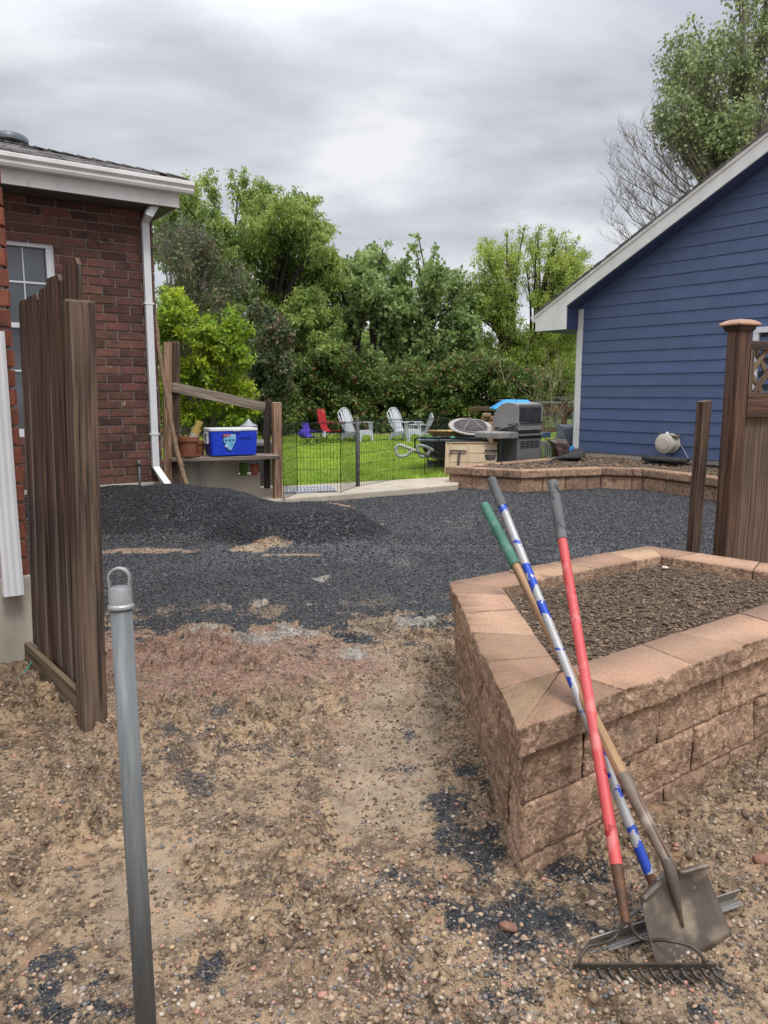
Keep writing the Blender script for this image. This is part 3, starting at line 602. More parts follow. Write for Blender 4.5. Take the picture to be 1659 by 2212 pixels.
def bedwall(parent, poly, zs, capz, capw, lens, caplens, step, amp, seed0, edges=None, wallin=.03):
    wall = newacc(); cap = newacc(); n = len(poly); rr = random.Random(seed0)
    wp = inset(poly, wallin); wi = inset(poly, .22); ci = inset(poly, capw)
    for i in range(n):
        if edges and i not in edges: continue
        a, b = wp[i], wp[(i + 1) % n]; qa, qb = wi[i], wi[(i + 1) % n]; Ln = (b - a).length
        for k, (z0, z1) in enumerate(zs):
            t = 0; off = rr.choice(lens) * (.5 if k % 2 else 1)
            cuts = [0]
            t = off if k % 2 else rr.choice(lens)
            while t < Ln - .12: cuts.append(t); t += rr.choice(lens)
            cuts.append(Ln)
            for c0, c1 in zip(cuts[:-1], cuts[1:]):
                block(wall, a.lerp(b, c0 / Ln), a.lerp(b, c1 / Ln), qa.lerp(qb, c0 / Ln), qa.lerp(qb, c1 / Ln), z0, z1, step, amp, seed=rr.uniform(0, 50))
        a, b = poly[i], poly[(i + 1) % n]; qa, qb = ci[i], ci[(i + 1) % n]; Ln = (b - a).length; cl = caplens.get(i, caplens['d'])
        cuts = [0]; t = cl[0]; j = 1
        while t < Ln - .1: cuts.append(t); t += cl[j % len(cl)]; j += 1
        cuts.append(Ln)
        for j, (c0, c1) in enumerate(zip(cuts[:-1], cuts[1:])):
            # trapezoid caps: joints splay a little, alternately
            s0 = 0 if c0 == 0 else (.025 if j % 2 else -.025); s1 = 0 if c1 == Ln else (.025 if (j + 1) % 2 else -.025)
            f = lambda p, q, t_, s: p.lerp(q, min(max((t_ + s) / Ln, 0), 1))
            # inner ends measured along the outer edge direction so straight joints stay square
            dirv = (b - a).normalized(); ta = (qa - a).dot(dirv); tb = (qb - a).dot(dirv)
            gi = lambda t_, s: qa.lerp(qb, min(max((t_ + s - ta) / (tb - ta), 0), 1))
            q0 = qa if c0 == 0 else gi(c0, -s0); q1 = qb if c1 == Ln else gi(c1, -s1)
            block(cap, f(a, b, c0, s0), f(a, b, c1, s1), q0, q1, capz[0] + rr.uniform(0, .0015), capz[1] + rr.uniform(-.003, .003), step, amp, gap=.0042, seed=rr.uniform(0, 50), rough_in=.006, er=.012, ed_=.35)
    accbuild('block_wall', wall, M['block_face'], parent); cc_ = accbuild('cap_course', cap, M['block_cap'], parent); cc_.data.materials.append(M['block_face'])
    nz__ = np.zeros(len(cc_.data.polygons) * 3, dtype=np.float32); cc_.data.polygons.foreach_get('normal', nz__); cc_.data.polygons.foreach_set('material_index', (np.abs(nz__[2::3]) < .75).astype(np.int32))
bedn = thing('raised_bed', 'near raised garden bed of tan split-face blocks with garden tools leaning on it', 'raised bed', (1.3, 3.7, 0), group=None)
bedwall(bedn, BED, [(-.13, .055), (.055, .24), (.24, .415)], (.42, .52), .252, [.40, .43, .46, .42], {'d': [.30, .42, .30, .44], 0: [.29, .33, .30, .34, .30], 3: [.46, .30, .50, .44, .30, .46], 1: [.40, .44, .42]}, .009, .0165, 3)
core = MB(); cp = inset(BED, .045); core.prism([Vector((q.x, q.y, -.12)) for q in cp], (0, 0, .52)); core.build('wall_core', mat('joint_dark', (.05, .035, .025), rough=1), bedn)
# soil with shredded mulch on top
def soilsheet(parent, poly, z, amp, step, seed):
    x0 = min(p.x for p in poly); x1 = max(p.x for p in poly); y0 = min(p.y for p in poly); y1 = max(p.y for p in poly)
    gx = np.arange(x0, x1, step); gy = np.arange(y0, y1, step); A, B = np.meshgrid(gx, gy); h = soilh(A, B, z, amp, seed)
    keep = inbed(A.ravel(), B.ravel(), poly); n = len(gx); V = np.stack([A.ravel(), B.ravel(), h.ravel()], 1)
    r, c = np.divmod(np.arange((len(gx) - 1) * (len(gy) - 1)), n - 1); q = r * n + c; F = np.stack([q, q + 1, q + 1 + n, q + n], 1); F = F[keep[F].all(1)]
    used = np.unique(F); mp_ = np.zeros(len(V), int); mp_[used] = np.arange(len(used))
    return npmesh('soil', V[used], mp_[F], M['soil'], parent=parent, smooth=True)
def soilh(A, B, z, amp, seed):
    return z + amp * (fbm(A * 3, B * 3, seed, 3) - .5) * 2.2 + amp * .55 * (fbm(A * 14, B * 14, seed + 4, 4, .6) - .5) * 2 + .010 * sstep(.5, .75, fbm(A * 26, B * 26, seed + 9, 3))
soilsheet(bedn, inset(BED, .26), .462, .022, .011, 21)
ip = inset(BED, .29); X = rng.uniform(.5, 2.7, 70000); Y = rng.uniform(2.3, 4.8, 70000); k = inbed(X, Y, ip); X, Y = X[k], Y[k]; sz = rng.uniform(0, 1, len(X))**3 * .010 + .0024
tag(stones('mulch', np.stack([X, Y, soilh(X, Y, .462, .022, 21) + .003], 1), sz, M['mulch'], base=(OCT_V, OCT_F), jit=.3, flat=(.12, .35), tilt=.7, parent=bedn, elong=(.9, 1.8)), kind='stuff')
X = rng.uniform(.5, 2.7, 1100); Y = rng.uniform(2.3, 4.8, 1100); k = inbed(X, Y, ip); X, Y = X[k], Y[k]; sz = rng.uniform(.002, .0055, len(X))
tag(stones('pale_grit', np.stack([X, Y, soilh(X, Y, .462, .022, 21) + .004], 1), sz, M['pebble'], jit=.15, parent=bedn), kind='stuff')
q = gp(1437, 1224, .49); o = stones('white_pebble', np.array([[q.x, q.y, .485]]), np.array([.022]), mat('cream_pebble', (.62, .52, .38), rough=.5), base=ICO2, jit=.05, smooth=True); tag(o, 'single cream pebble lying on the soil of the near raised bed', 'pebble')

# far bed against the blue house
FB = [(962, 1008), (1124.5, 1017), (1301, 1010.5), (1388, 1013), (1492, 1025), (1640, 1046)]
fb = [gp(a, b, .335) for a, b in FB]; fb = [Vector((p.x, p.y, 0)) for p in fb]
HC = at(1247, 800, 15); HC = Vector((HC.x, HC.y, 0)); HD = Vector((.64, -.77, 0)).normalized(); HN = Vector((-HD.y, HD.x, 0)) * -1
if HN.y > 0: HN = -HN
# bed ring: front points, then back along the house wall, then the back-left cap line
FBP = fb + [HC + HD * 5.4 + HN * .3, HC + HD * .2 + HN * .42]
FBP = [Vector((p.x, p.y, 0)) for p in FBP]
bedf = thing('raised_bed', 'far curved raised bed of tan split-face blocks against the blue house', 'raised bed', (3, 12.5, 0))
bedwall(bedf, FBP, [(-.03, .205)], (.21, .335), .24, [.44, .40, .46], {'d': [.44, .30, .24, .46]}, .022, .013, 8, edges=[0, 1, 2, 3, 4, len(FBP) - 1], wallin=.035)
core = MB(); cp = inset(FBP, .06); core.prism([Vector((q.x, q.y, -.1)) for q in cp], (0, 0, .305)); core.build('wall_core', bpy.data.materials['joint_dark'], bedf)
SB = inset(FBP, .21); SB[-1] = HC - HD * .05; SB[-2] = HC + HD * 5.6; 
soilsheet(bedf, [Vector((p.x, p.y, 0)) for p in SB], .31, .035, .03, 33)
X = rng.uniform(.9, 7.5, 9000); Y = rng.uniform(9, 15.2, 9000); k = inbed(X, Y, inset([Vector((p.x, p.y, 0)) for p in SB], .05)); X, Y = X[k], Y[k]; sz = rng.uniform(0, 1, len(X))**3 * .03 + .008
tag(stones('soil_clods', np.stack([X, Y, soilh(X, Y, .31, .035, 33) + .006], 1), sz, M['mulch'], jit=.3, parent=bedf), kind='stuff')

# ================================================================ LAWN, SLAB, KERB
FL, FR, BR, BL = gp(608, 1078, .09), gp(990, 1046, .09), gp(990, 1029, .09), gp(596, 1047, .09)
mb = MB(); e1 = (FR - FL).normalized(); FL2 = FL - e1 * 1.6; BL2 = BL - e1 * 1.6
nseg = 26; top = []; 
Pf = [FL2.lerp(FR, k / nseg) + Vector((0, random.uniform(-.012, .012), 0)) for k in range(nseg + 1)]; Pb = [BL2.lerp(BR, k / nseg) for k in range(nseg + 1)]
rows = [[p - Vector((0, 0, .2)) for p in Pf], [p - Vector((0, 0, .015)) for p in Pf], [p + Vector((0, .012, 0)) for p in Pf], Pb, [p - Vector((0, 0, .2)) for p in Pb]]
mb.grid(rows); o = mb.build('garden_path', M['slab']); tag(o, kind='structure')
# joint in the path
lawn_z = .055
lp = [Vector((-9, BL.y - .15, lawn_z)), BL2 - Vector((0, 0.02, .035)), BR + Vector((0, .0, -.035)), Vector((2.2, 14.2, lawn_z)), Vector((3.0, 15.2, lawn_z)), Vector((5.2, 17.2, lawn_z)), Vector((5.6, 19.5, lawn_z)), Vector((2.8, 27, lawn_z)), Vector((-9, 27.5, lawn_z))]
for p in lp: p.z = lawn_z
mb = MB(); mb.add(lp, [list(range(len(lp)))])
o = mb.build('lawn', mat('lawn_soil', (.16, .26, .035), (.22, .33, .05), rough=.9, ns=6, c3=(.07, .10, .03), c3s=2.3)); tag(o, kind='structure')
n = 330000; X = rng.uniform(-6.5, 5.6, n); u = rng.uniform(0, 1, n); Y = 12.0 + 15.2 * u**1.25
k = inbed(X, Y, lp) & (np.abs(X) < .45 * Y + 1.2); X, Y = X[k], Y[k]; n = len(X)
hh = rng.uniform(.035, .095, n) * (1 + .9 * sstep(.55, .75, fbm(X * 1.5, Y * 1.5, 61, 3))); a = rng.uniform(0, 6.283, n); wd = rng.uniform(.006, .012, n) * np.clip(Y / 14, 1, 1.7)
B0 = np.stack([X, Y, np.full(n, lawn_z)], 1); sd_ = np.stack([np.cos(a), np.sin(a), np.zeros(n)], 1) * wd[:, None]; ln_ = rng.normal(0, .35, (n, 2)) * hh[:, None]
tip = B0 + np.stack([ln_[:, 0], ln_[:, 1], hh], 1); V = np.stack([B0 - sd_, B0 + sd_, tip], 1).reshape(-1, 3)
tag(npmesh('grass', V, np.arange(n * 3).reshape(-1, 3), M['grass']), 'short bright green lawn grass behind the wire pen', 'grass', kind='stuff')
# ================================================================ BRICK HOUSE
WD = Vector((.82, .571, 0)).normalized(); WN = Vector((.571, -.82, 0)).normalized()
K = at(352, 1040, 9.5); K = Vector((K.x, K.y, 0)); NC = gp(75, 1440); NC = Vector((NC.x, NC.y, 0))
bh = thing('brick_house', 'red brick house with white gutters and a grey shingle roof on the left', 'house', (K.x - 2, K.y, 0))
def bricks(P, D, Nn, length, z0, z1, holes=(), bw=.305, bhh=.1, mor=.016, gz=0, tooth=.0, flip=1):
    mb = MB(); r = 0; z = z0; th = .09
    while z < z1 - .02:
        s = -(bw / 2 if r % 2 else 0) - 0.0
        while s < length:
            a, b = max(s, 0) + mor / 2, min(s + bw, length) - mor / 2; hz = min(z + bhh, z1) - mor
            segs = [(a, b)]
            for (h0, h1, hz0, hz1) in holes:
                if z + bhh * .5 > hz0 and z + bhh * .5 < hz1:
                    ns_ = []
                    for (c, d) in segs:
                        if d <= h0 or c >= h1: ns_.append((c, d))
                        else:
                            if c < h0: ns_.append((c, h0))
                            if d > h1: ns_.append((h1, d))
                    segs = ns_
            for (c, d) in segs:
                if d - c < .02: continue
                pr = .010 + random.uniform(-.0025, .003); e = random.uniform(0, tooth) if s <= 0 else 0
                p0 = P + D * (c - (e if s <= 0 else 0)) + Nn * (pr - th / 2); p1 = P + D * d + Nn * (pr + random.uniform(-.002, .002) - th / 2)
                zz = z + (hz - z) / 2 + random.uniform(-.0015, .0015)
                mb.bar(p0 + Vector((0, 0, zz)), p1 + Vector((0, 0, zz)), th, hz - z)
            s += bw
        z += bhh; r += 1
    return mb
zf = .43; zt = 3.62
w_tr = pl(116, 520, K, WN); s_w1 = -(w_tr - K).dot(WD); w_z1 = w_tr.z; w_z0 = 1.02; s_w0 = s_w1 + .95     # window: distances back from the corner
# wall measured from the corner backwards
FWL = 3.7; BW = -WD
mbk = bricks(K, BW, WN, FWL, zf, zt, holes=[(s_w1, s_w0, w_z0, w_z1)])
wallp = mbk.build('brick_wall', M['brick'], bh, bevel=.004)
mo = MB()
for (a, b, c, d) in ((0, s_w1, zf, zt), (s_w0, FWL, zf, zt), (s_w1, s_w0, zf, w_z0), (s_w1, s_w0, w_z1, zt)):
    p = K + BW * a + WN * -.06; q = K + BW * b + WN * -.06; mo.bar(p + Vector((0, 0, (c + d) / 2)), q + Vector((0, 0, (c + d) / 2)), .115, d - c)
mo.build('mortar_bed', M['mortar'], wallp)
# the far return of the wing, seen from a step to the right
mb = bricks(K, -WN, WD, 3.0, zf, zt); mb.build('brick_wall', M['brick'], bh)
mb = MB(); p = K - WD * .06; mb.bar(p - WN * .12 + Vector((0, 0, (zf + zt) / 2)), p - WN * 3 + Vector((0, 0, (zf + zt) / 2)), .1, zt - zf); mb.build('mortar_bed', M['mortar'], bh)
# foundation
mb = MB(); mb.bar(K + BW * -.01 + WN * -.09 + Vector((0, 0, .115)), K + BW * FWL + WN * -.09 + Vector((0, 0, .115)), .2, .63)
mb.bar(K - WN * .2 - WD * .11 + Vector((0, 0, .115)), K - WN * 3 - WD * .11 + Vector((0, 0, .115)), .2, .63)
mb.build('foundation', M['concrete'], bh, bevel=.01)
# near wing: corner NC, running towards and past the camera on the left
nz_ = NC.copy()
mb = bricks(NC, BW, WN, 2.6, .525, 3.9, tooth=.012, bw=.305, bhh=.1013); nw = mb.build('brick_wall', M['brick_near'], bh, bevel=.005); nw['label'] = 'near brick corner with teeth of alternating bricks'
mb = MB(); mb.bar(NC + BW * .012 - WN * .06 + Vector((0, 0, 2.2)), NC + BW * 2.6 - WN * .06 + Vector((0, 0, 2.2)), .115, 3.4); mb.build('mortar_bed', M['mortar'], nw)
mb = bricks(NC - WD * .0, -WN, WD, 2.5, .525, 3.9, bhh=.1013); nr = mb.build('brick_wall', M['brick_near'], bh)
mb = MB(); mb.bar(NC - WD * .07 - WN * .13 + Vector((0, 0, 2.2)), NC - WD * .07 - WN * 4.2 + Vector((0, 0, 2.2)), .1, 3.4); mb.build('mortar_bed', M['mortar'], nr)
mb = MB(); mb.bar(NC + WD * .01 - WN * .09 + Vector((0, 0, .16)), NC + BW * 2.6 - WN * .09 + Vector((0, 0, .16)), .22, .73)
mb.bar(NC - WN * .2 - WD * .1 + Vector((0, 0, .16)), NC - WN * 4.2 - WD * .1 + Vector((0, 0, .16)), .2, .73); mb.build('foundation', M['concrete'], bh, bevel=.01)
mb = MB(); mb.bar(NC - WN * .16 + BW * .03 + Vector((0, 0, 3.99)), NC + BW * 2.6 - WN * .16 + Vector((0, 0, 3.99)), 1.0, .1); mb.bar(NC - WN * .6 - WD * .2 + Vector((0, 0, 3.99)), NC - WN * 4.4 - WD * .2 + Vector((0, 0, 3.99)), .5, .1); mb.build('soffit', M['white'], bh)
# far eave
G = at(421, 392, 9.25); gz = G.z; G2 = Vector((G.x, G.y, 0)); off = (G2 - K).dot(WN); ex = (G2 - K).dot(WD); EL = 5.0
def ev(s, o, z): return K + WD * (ex - s) + WN * o + Vector((0, 0, z))
# K-style gutter profile swept along the eave
prof = [(0, 0), (.09, 0), (.105, .03), (.105, .055), (.13, .085), (.13, .125), (.12, .13), (.115, .12), (.0, .12)]
mb = MB(); a = [ev(0, off - .13 + x, gz - .13 + z) for x, z in prof]; mb.prism(a, WD * -EL)
mb.build('gutter', M['white'], bh, bevel=.003)
mb = MB(); mb.bar(ev(.14, off - .155, gz - .145), ev(EL, off - .155, gz - .145), .03, .27); mb.bar(ev(.155, off - .17, gz - .145), ev(.155, off - 1.4, gz - .145), .03, .27); mb.build('fascia_board', M['white'], bh, bevel=.003)
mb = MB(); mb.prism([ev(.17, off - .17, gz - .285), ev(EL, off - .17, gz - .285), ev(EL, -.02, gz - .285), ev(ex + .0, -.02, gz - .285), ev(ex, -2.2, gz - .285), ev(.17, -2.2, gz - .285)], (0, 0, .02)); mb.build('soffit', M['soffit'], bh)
# roof: slope 4.5 in 12, hip at the near end, courses of tabs
SL = .325; roof = MB(); rows_ = 16; ex_ = .125
for r in range(rows_):
    d0 = r * ex_; s = d0 * 1.0 + random.uniform(0, .1) - .02
    while s < EL:
        ww = random.choice((.14, .17, .2, .24)); th = random.choice((.008, .013, .018)); c = random.uniform(-.004, .004)
        p0 = ev(s, off - .06 - d0, gz - .005 + d0 * SL + th / 2 + .006 * 1); p1 = ev(min(s + ww - .004, EL), off - .06 - d0, gz - .005 + d0 * SL + th / 2 + .006)
        dn = (-WN + Vector((0, 0, SL))).normalized() * (ex_ + .04)
        q = [p0, p1, p1 + dn, p0 + dn]; up = Vector((0, 0, th)); vs = q + [v + up for v in q]
        roof.add(vs, [[3, 2, 1, 0], [4, 5, 6, 7], [0, 1, 5, 4], [1, 2, 6, 5], [2, 3, 7, 6], [3, 0, 4, 7]]); s += ww
rf = roof.build('roof', M['shingle'], bh)
mb = MB(); rr_ = rows_ * ex_
mb.add([ev(0, off - .06, gz - .02), ev(EL, off - .06, gz - .02), ev(EL, off - .06 - rr_, gz - .02 + rr_ * SL), ev(rr_, off - .06 - rr_, gz - .02 + rr_ * SL), ev(0, off - .06 - 2 * rr_, gz - .02), ev(EL, off - .06 - 2 * rr_, gz - .02)], [[0, 1, 2, 3], [0, 3, 4], [3, 2, 5, 4]]); mb.build('roof_deck', M['shingle'], rf, solid=.01)
# hip cap shingles
mb = MB()
for k in range(15):
    d0 = .02 + k * .13; p = ev(d0, off - .06 - d0, gz + .012 + d0 * SL); q = ev(d0 + .17, off - .06 - d0 - .17, gz + .028 + (d0 + .17) * SL); mb.bar(p, q, .2, .012)
mb.build('hip_cap', M['shingle'], rf)
q0 = at(37, 312, 9.9); mb = MB(); mb.lathe(q0 + Vector((-.1, 0, -.17)), [(.12, 0), (.12, .20)], 16); mb.lathe(q0 + Vector((-.1, 0, .0)), [(.20, .0), (.225, .02), (.225, .07), (.20, .10), (.1, .115)], 20); mb.build('roof_vent', mat('vent_grey', (.13, .15, .155), (.09, .1, .105), rough=.4, metal=.4), bh, smooth=40)
# downspout: elbow off the gutter, down the wall, kick-out at the foot
ds = [at(341, 408, 9.27), at(340, 440, 9.27), at(331, 458, 9.3), at(314, 474, 9.5)]
top_w = pl(313, 482, K + WN * .06, WN); bot_w = pl(336, 1008, K + WN * .06, WN)
out0 = bot_w + Vector((0, 0, 0)); path = [ds[0], at(340, 436, 9.24), pl(322, 462, K + WN * .32, WN), top_w, bot_w, bot_w + WN * .1 + WD * .05 + Vector((0, 0, -.14)), bot_w + WN * .20 + WD * .10 + Vector((0, 0, -.26))]
def spout(path, wd, dp, dirn, nrm):
    mb = MB(); n = len(path); rings = []
    for i, p in enumerate(path):
        t = (path[min(i + 1, n - 1)] - path[max(i - 1, 0)]).normalized(); s = dirn - t * dirn.dot(t); s.normalize(); b = t.cross(s)
        # ribbed rectangular section
        sec = []
        for k in range(7): sec.append(((k / 6 - .5) * wd, -dp / 2 - (.003 if k % 2 else 0)))
        for k in range(7): sec.append(((.5 - k / 6) * wd, dp / 2 + (.003 if k % 2 else 0)))
        rings.append([p + s * a + b * c for a, c in sec])
    mb.grid([r + [r[0]] for r in rings]); return mb
dsp = spout(path, .082, .06, WD, WN).build('downspout', M['white_clean'], bh)
for f in (.32, .86):
    mb = MB(); p = top_w.lerp(bot_w, f); mb.bar(p - WD * .055 + WN * .001, p + WD * .055 + WN * .001, .072, .025); mb.build('strap', M['white'], dsp)
# window with grille
def window(parent, P, D, Nn, w_, z0, z1, fw=.06, cols=2, rows=2, rail=None, depth=.05, m=None):
    m = m or M['white_clean']; f = MB(); o_ = -Nn * depth
    for (a, b, c, d) in ((0, w_, z0, z0 + fw), (0, w_, z1 - fw, z1)): f.bar(P + D * a + o_ + Vector((0, 0, (c + d) / 2)), P + D * b + o_ + Vector((0, 0, (c + d) / 2)), .07, fw)
    for a in (0, w_ - fw): f.bar(P + D * (a + fw / 2) + o_ * 1.04 + Vector((0, 0, z0 + fw)), P + D * (a + fw / 2) + o_ * 1.04 + Vector((0, 0, z1 - fw)), .066, fw, up=D)
    if rail: f.bar(P + D * fw + o_ + Vector((0, 0, rail)), P + D * (w_ - fw) + o_ + Vector((0, 0, rail)), .06, .055)
    win = f.build('window', m, parent, bevel=.004)
    g = MB(); g.bar(P + D * fw * .9 + o_ * 1.5 + Vector((0, 0, (z0 + z1) / 2)), P + D * (w_ - fw * .9) + o_ * 1.5 + Vector((0, 0, (z0 + z1) / 2)), .006, z1 - z0 - fw * 1.8); g.build('pane', M['glass'], win)
    g = MB()
    for k in range(1, cols): s = w_ * k / cols; g.bar(P + D * s + o_ * 1.38 + Vector((0, 0, z0 + fw)), P + D * s + o_ * 1.38 + Vector((0, 0, z1 - fw)), .012, .02, up=Nn)
    for k in rows: g.bar(P + D * fw + o_ * 1.3 + Vector((0, 0, k)), P + D * (w_ - fw) + o_ * 1.3 + Vector((0, 0, k)), .012, .02)
    g.build('grille', m, win); return win
window(bh, K + BW * s_w1, BW, WN, s_w0 - s_w1, w_z0, w_z1, fw=.085, cols=3, rows=[w_z1 - .46, w_z1 - 1.42], rail=w_z1 - .93, depth=.06)
# second spout hanging on the near corner, and the narrower white conductor above it
pr = pl(33, 1285, NC + WN * .06, WN); b_ = pl(27, 1283, NC + WN * .05, WN); t_ = pl(-5, 716, NC + WN * .05, WN); t_ = Vector((b_.x, b_.y, t_.z))
s2 = spout([b_ + WN * .02, b_ + (t_ - b_) * .35, t_], .098, .075, WD, WN).build('downspout', M['white_clean'], bh); s2['label'] = 'ribbed white downspout end hanging on the near brick corner'
mb = MB(); c = t_ - WD * .06; mb.bar(c + Vector((0, 0, -.1)), c + Vector((0, 0, 1.6)), .07, .055, up=WD); mb.build('downspout', M['white'], bh)
# conduit pipe at the foot of the far wall
q = pl(300, 1000, K + WN * .03, WN); mb = MB(); mb.tube([q + Vector((0, 0, -.4)), q], .014, 8); mb.tube([q + Vector((0, 0, -.03)), q + Vector((0, 0, .03))], .022, 8); mb.build('pipe', M['galv'], bh, smooth=True)

# ================================================================ BLUE HOUSE
blu = thing('blue_house', 'blue lap-sided house with white trim on the right', 'house', (HC.x + 1, HC.y, 0))
LW = 6.3; EX = .207; zb = .40; 
e_lo = pl(1157, 682, HC + HN * .38, HN); e_hi = pl(1659, 287, HC + HN * .38, HN)
sl = (e_hi.z - e_lo.z) / ((e_hi - e_lo).dot(HD)); s_lo = (e_lo - HC).dot(HD)
def roofz(s): return e_lo.z + (s - s_lo) * sl          # top edge of the rake board above distance s
mb = MB(); k = 0; z = zb
while z < roofz(LW):
    s0 = max(.0, (z + EX * .2 + .30 - e_lo.z) / sl + s_lo); s0c = max(0.0, s0 - .55)
    if s0c < LW:
        # clapboards in lengths with butt joints
        cuts = [s0c]; x = s0c + random.uniform(1.4, 3.6)
        while x < LW - .5: cuts.append(x); x += 3.66
        cuts.append(LW)
        for a, b in zip(cuts[:-1], cuts[1:]):
            zo = random.uniform(-.002, .002); P_ = HC + HD * (a + .0015); Q_ = HC + HD * (b - .0015); w1 = HN * .022; w0 = HN * .004
            vs = [P_ + w1 + Vector((0, 0, z + zo)), Q_ + w1 + Vector((0, 0, z + zo)), Q_ + w0 + Vector((0, 0, z + EX + .012)), P_ + w0 + Vector((0, 0, z + EX + .012)), P_ + Vector((0, 0, z + zo)), Q_ + Vector((0, 0, z + zo))]
            mb.add(vs, [[0, 1, 2, 3], [4, 5, 1, 0], [0, 3, 4], [1, 5, 2]])
    z += EX; k += 1
sid = mb.build('siding', M['siding'], blu)
# sheathing behind the boards, following the gable
mb = MB(); mb.prism([HC + HD * .01 - HN * .002 + Vector((0, 0, zb - .1)), HC + HD * LW - HN * .002 + Vector((0, 0, zb - .1)), HC + HD * LW - HN * .002 + Vector((0, 0, roofz(LW) - .15)), HC + HD * .01 - HN * .002 + Vector((0, 0, roofz(0) - .15))], -HN * .12); mb.build('sheathing', M['blue_dark'], blu)
mb = MB(); mb.prism([HC + HD * .01 - HN * .12 + Vector((0, 0, zb - .1)), HC + HD * .01 - HN * 7 + Vector((0, 0, zb - .1)), HC + HD * .01 - HN * 7 + Vector((0, 0, e_lo.z - .2)), HC + HD * .01 - HN * .12 + Vector((0, 0, e_lo.z - .2))], HD * .1); mb.build('side_wall', M['siding'], blu)
mb = MB(); mb.bar(HC + HD * -.005 - HN * .1 + Vector((0, 0, .17)), HC + HD * LW - HN * .1 + Vector((0, 0, .17)), .2, .5); mb.bar(HC - HN * .2 + HD * .1 + Vector((0, 0, .17)), HC - HN * 7 + HD * .1 + Vector((0, 0, .17)), .2, .5); mb.build('foundation', M['concrete'], blu)
# corner trim
cz = roofz(0) - .32
mb = MB(); mb.bar(HC + HD * .055 + HN * .014 + Vector((0, 0, zb - .06)), HC + HD * .055 + HN * .014 + Vector((0, 0, cz)), .03, .11, up=HD); mb.bar(HC - HD * .018 - HN * .04 + Vector((0, 0, zb - .06)), HC - HD * .018 - HN * .04 + Vector((0, 0, cz)), .11, .03, up=HD)
mb.build('corner_trim', M['white'], blu, bevel=.003)
# rake boards, boxed return, gutter end
def hp(s, o, z): return HC + HD * s + HN * o + Vector((0, 0, z))
RW = .245; OV = .38; S1 = LW + .3
mb = MB(); mb.prism([hp(s_lo, OV, roofz(s_lo) - .02), hp(S1, OV, roofz(S1) - .02), hp(S1, OV, roofz(S1) - .02 - RW), hp(-.02, OV, roofz(-.02) - .02 - RW), hp(-.02, OV, e_lo.z - .30), hp(s_lo, OV, e_lo.z - .30)], -HN * .03); rb = mb.build('rake_board', M['white'], blu, bevel=.003)
mb = MB(); mb.prism([hp(s_lo - .01, OV + .018, roofz(s_lo) + .02), hp(S1, OV + .018, roofz(S1) + .02), hp(S1, OV + .018, roofz(S1) - .045), hp(s_lo - .01, OV + .018, roofz(s_lo) - .045)], -HN * .018); mb.build('drip_trim', M['white'], rb, bevel=.002)
mb = MB(); mb.bar(hp(s_lo + .012, OV - .03, e_lo.z - .14), hp(s_lo + .012, -7, e_lo.z - .14), .024, .30); mb.build('fascia_board', M['white'], blu)
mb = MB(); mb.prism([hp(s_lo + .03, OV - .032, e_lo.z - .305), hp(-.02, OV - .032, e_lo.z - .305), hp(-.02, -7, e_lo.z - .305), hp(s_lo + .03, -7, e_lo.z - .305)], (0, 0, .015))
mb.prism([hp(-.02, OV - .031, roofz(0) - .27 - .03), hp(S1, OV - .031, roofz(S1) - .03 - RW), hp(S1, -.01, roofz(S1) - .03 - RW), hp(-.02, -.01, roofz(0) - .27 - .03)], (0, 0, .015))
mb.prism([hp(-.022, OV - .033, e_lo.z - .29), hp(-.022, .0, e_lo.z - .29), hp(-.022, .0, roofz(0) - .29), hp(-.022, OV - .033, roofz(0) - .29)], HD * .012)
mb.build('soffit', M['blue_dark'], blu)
mb = MB(); g_ = [(0, 0), (.08, 0), (.10, .04), (.12, .09), (.12, .11), (0, .11)]; mb.prism([hp(s_lo - x, OV - .0, e_lo.z - .12 + z) for x, z in g_], -HN * 7); mb.build('gutter', M['white_clean'], blu)
mb = MB()
# roof: laminated shingle edge, slightly ragged
n = 60
for i in range(n):
    a = s_lo - .03 + (S1 - s_lo) * i / n; b = s_lo - .03 + (S1 - s_lo) * (i + 1) / n + .02; j = random.uniform(0, .012); th = .022 + random.uniform(0, .012)
    P0 = hp(a, OV + .03 + j, roofz(a) + .022); P1 = hp(b, OV + .03 + j, roofz(b) + .018); mb.prism([P0, P1, P1 + Vector((0, 0, th)), P0 + Vector((0, 0, th + .004))], -HN * (7 + j))
mb.build('roof', M['shingle'], blu)
# window on the right of the wall
wl = pl(1632, 708, HC, HN); ws = (wl - HC).dot(HD); wz1 = wl.z; mbw = window(blu, HC + HD * ws + HN * .10, HD, HN, 1.2, wz1 - 1.15, wz1, fw=.085, cols=2, rows=[], depth=.06)
# exhaust vent hood near the ground: flange, short can, round cap, tie wires and a shingle scrap on top
vc = pl(1452, 957, HC + HN * .02, HN); ax_ = HN.to_track_quat('Z', 'Y').to_euler()
mb = MB(); mb.lathe(vc + HN * .02, [(.165, 0), (.17, .012), (.17, .03), (.135, .04), (.135, .22)], 28, rot=ax_); mb.lathe(vc + HN * .22, [(.155, 0), (.168, .012), (.168, .05), (.15, .065), (.105, .07), (.10, .082), (.02, .085)], 28, rot=ax_)
v_ = mb.build('vent_hood', mat('vent_cream', (.60, .55, .46), (.5, .45, .37), rough=.5, ns=6), blu, smooth=35); v_['label'] = 'round cream vent hood sticking out of the blue wall'
mb = MB(); mb.bar(vc + HN * .1 - HD * .16 + Vector((0, 0, .15)), vc + HN * .1 + HD * .17 + Vector((0, 0, .13)), .13, .02); mb.build('shingle_scrap', M['board_grey'], v_)
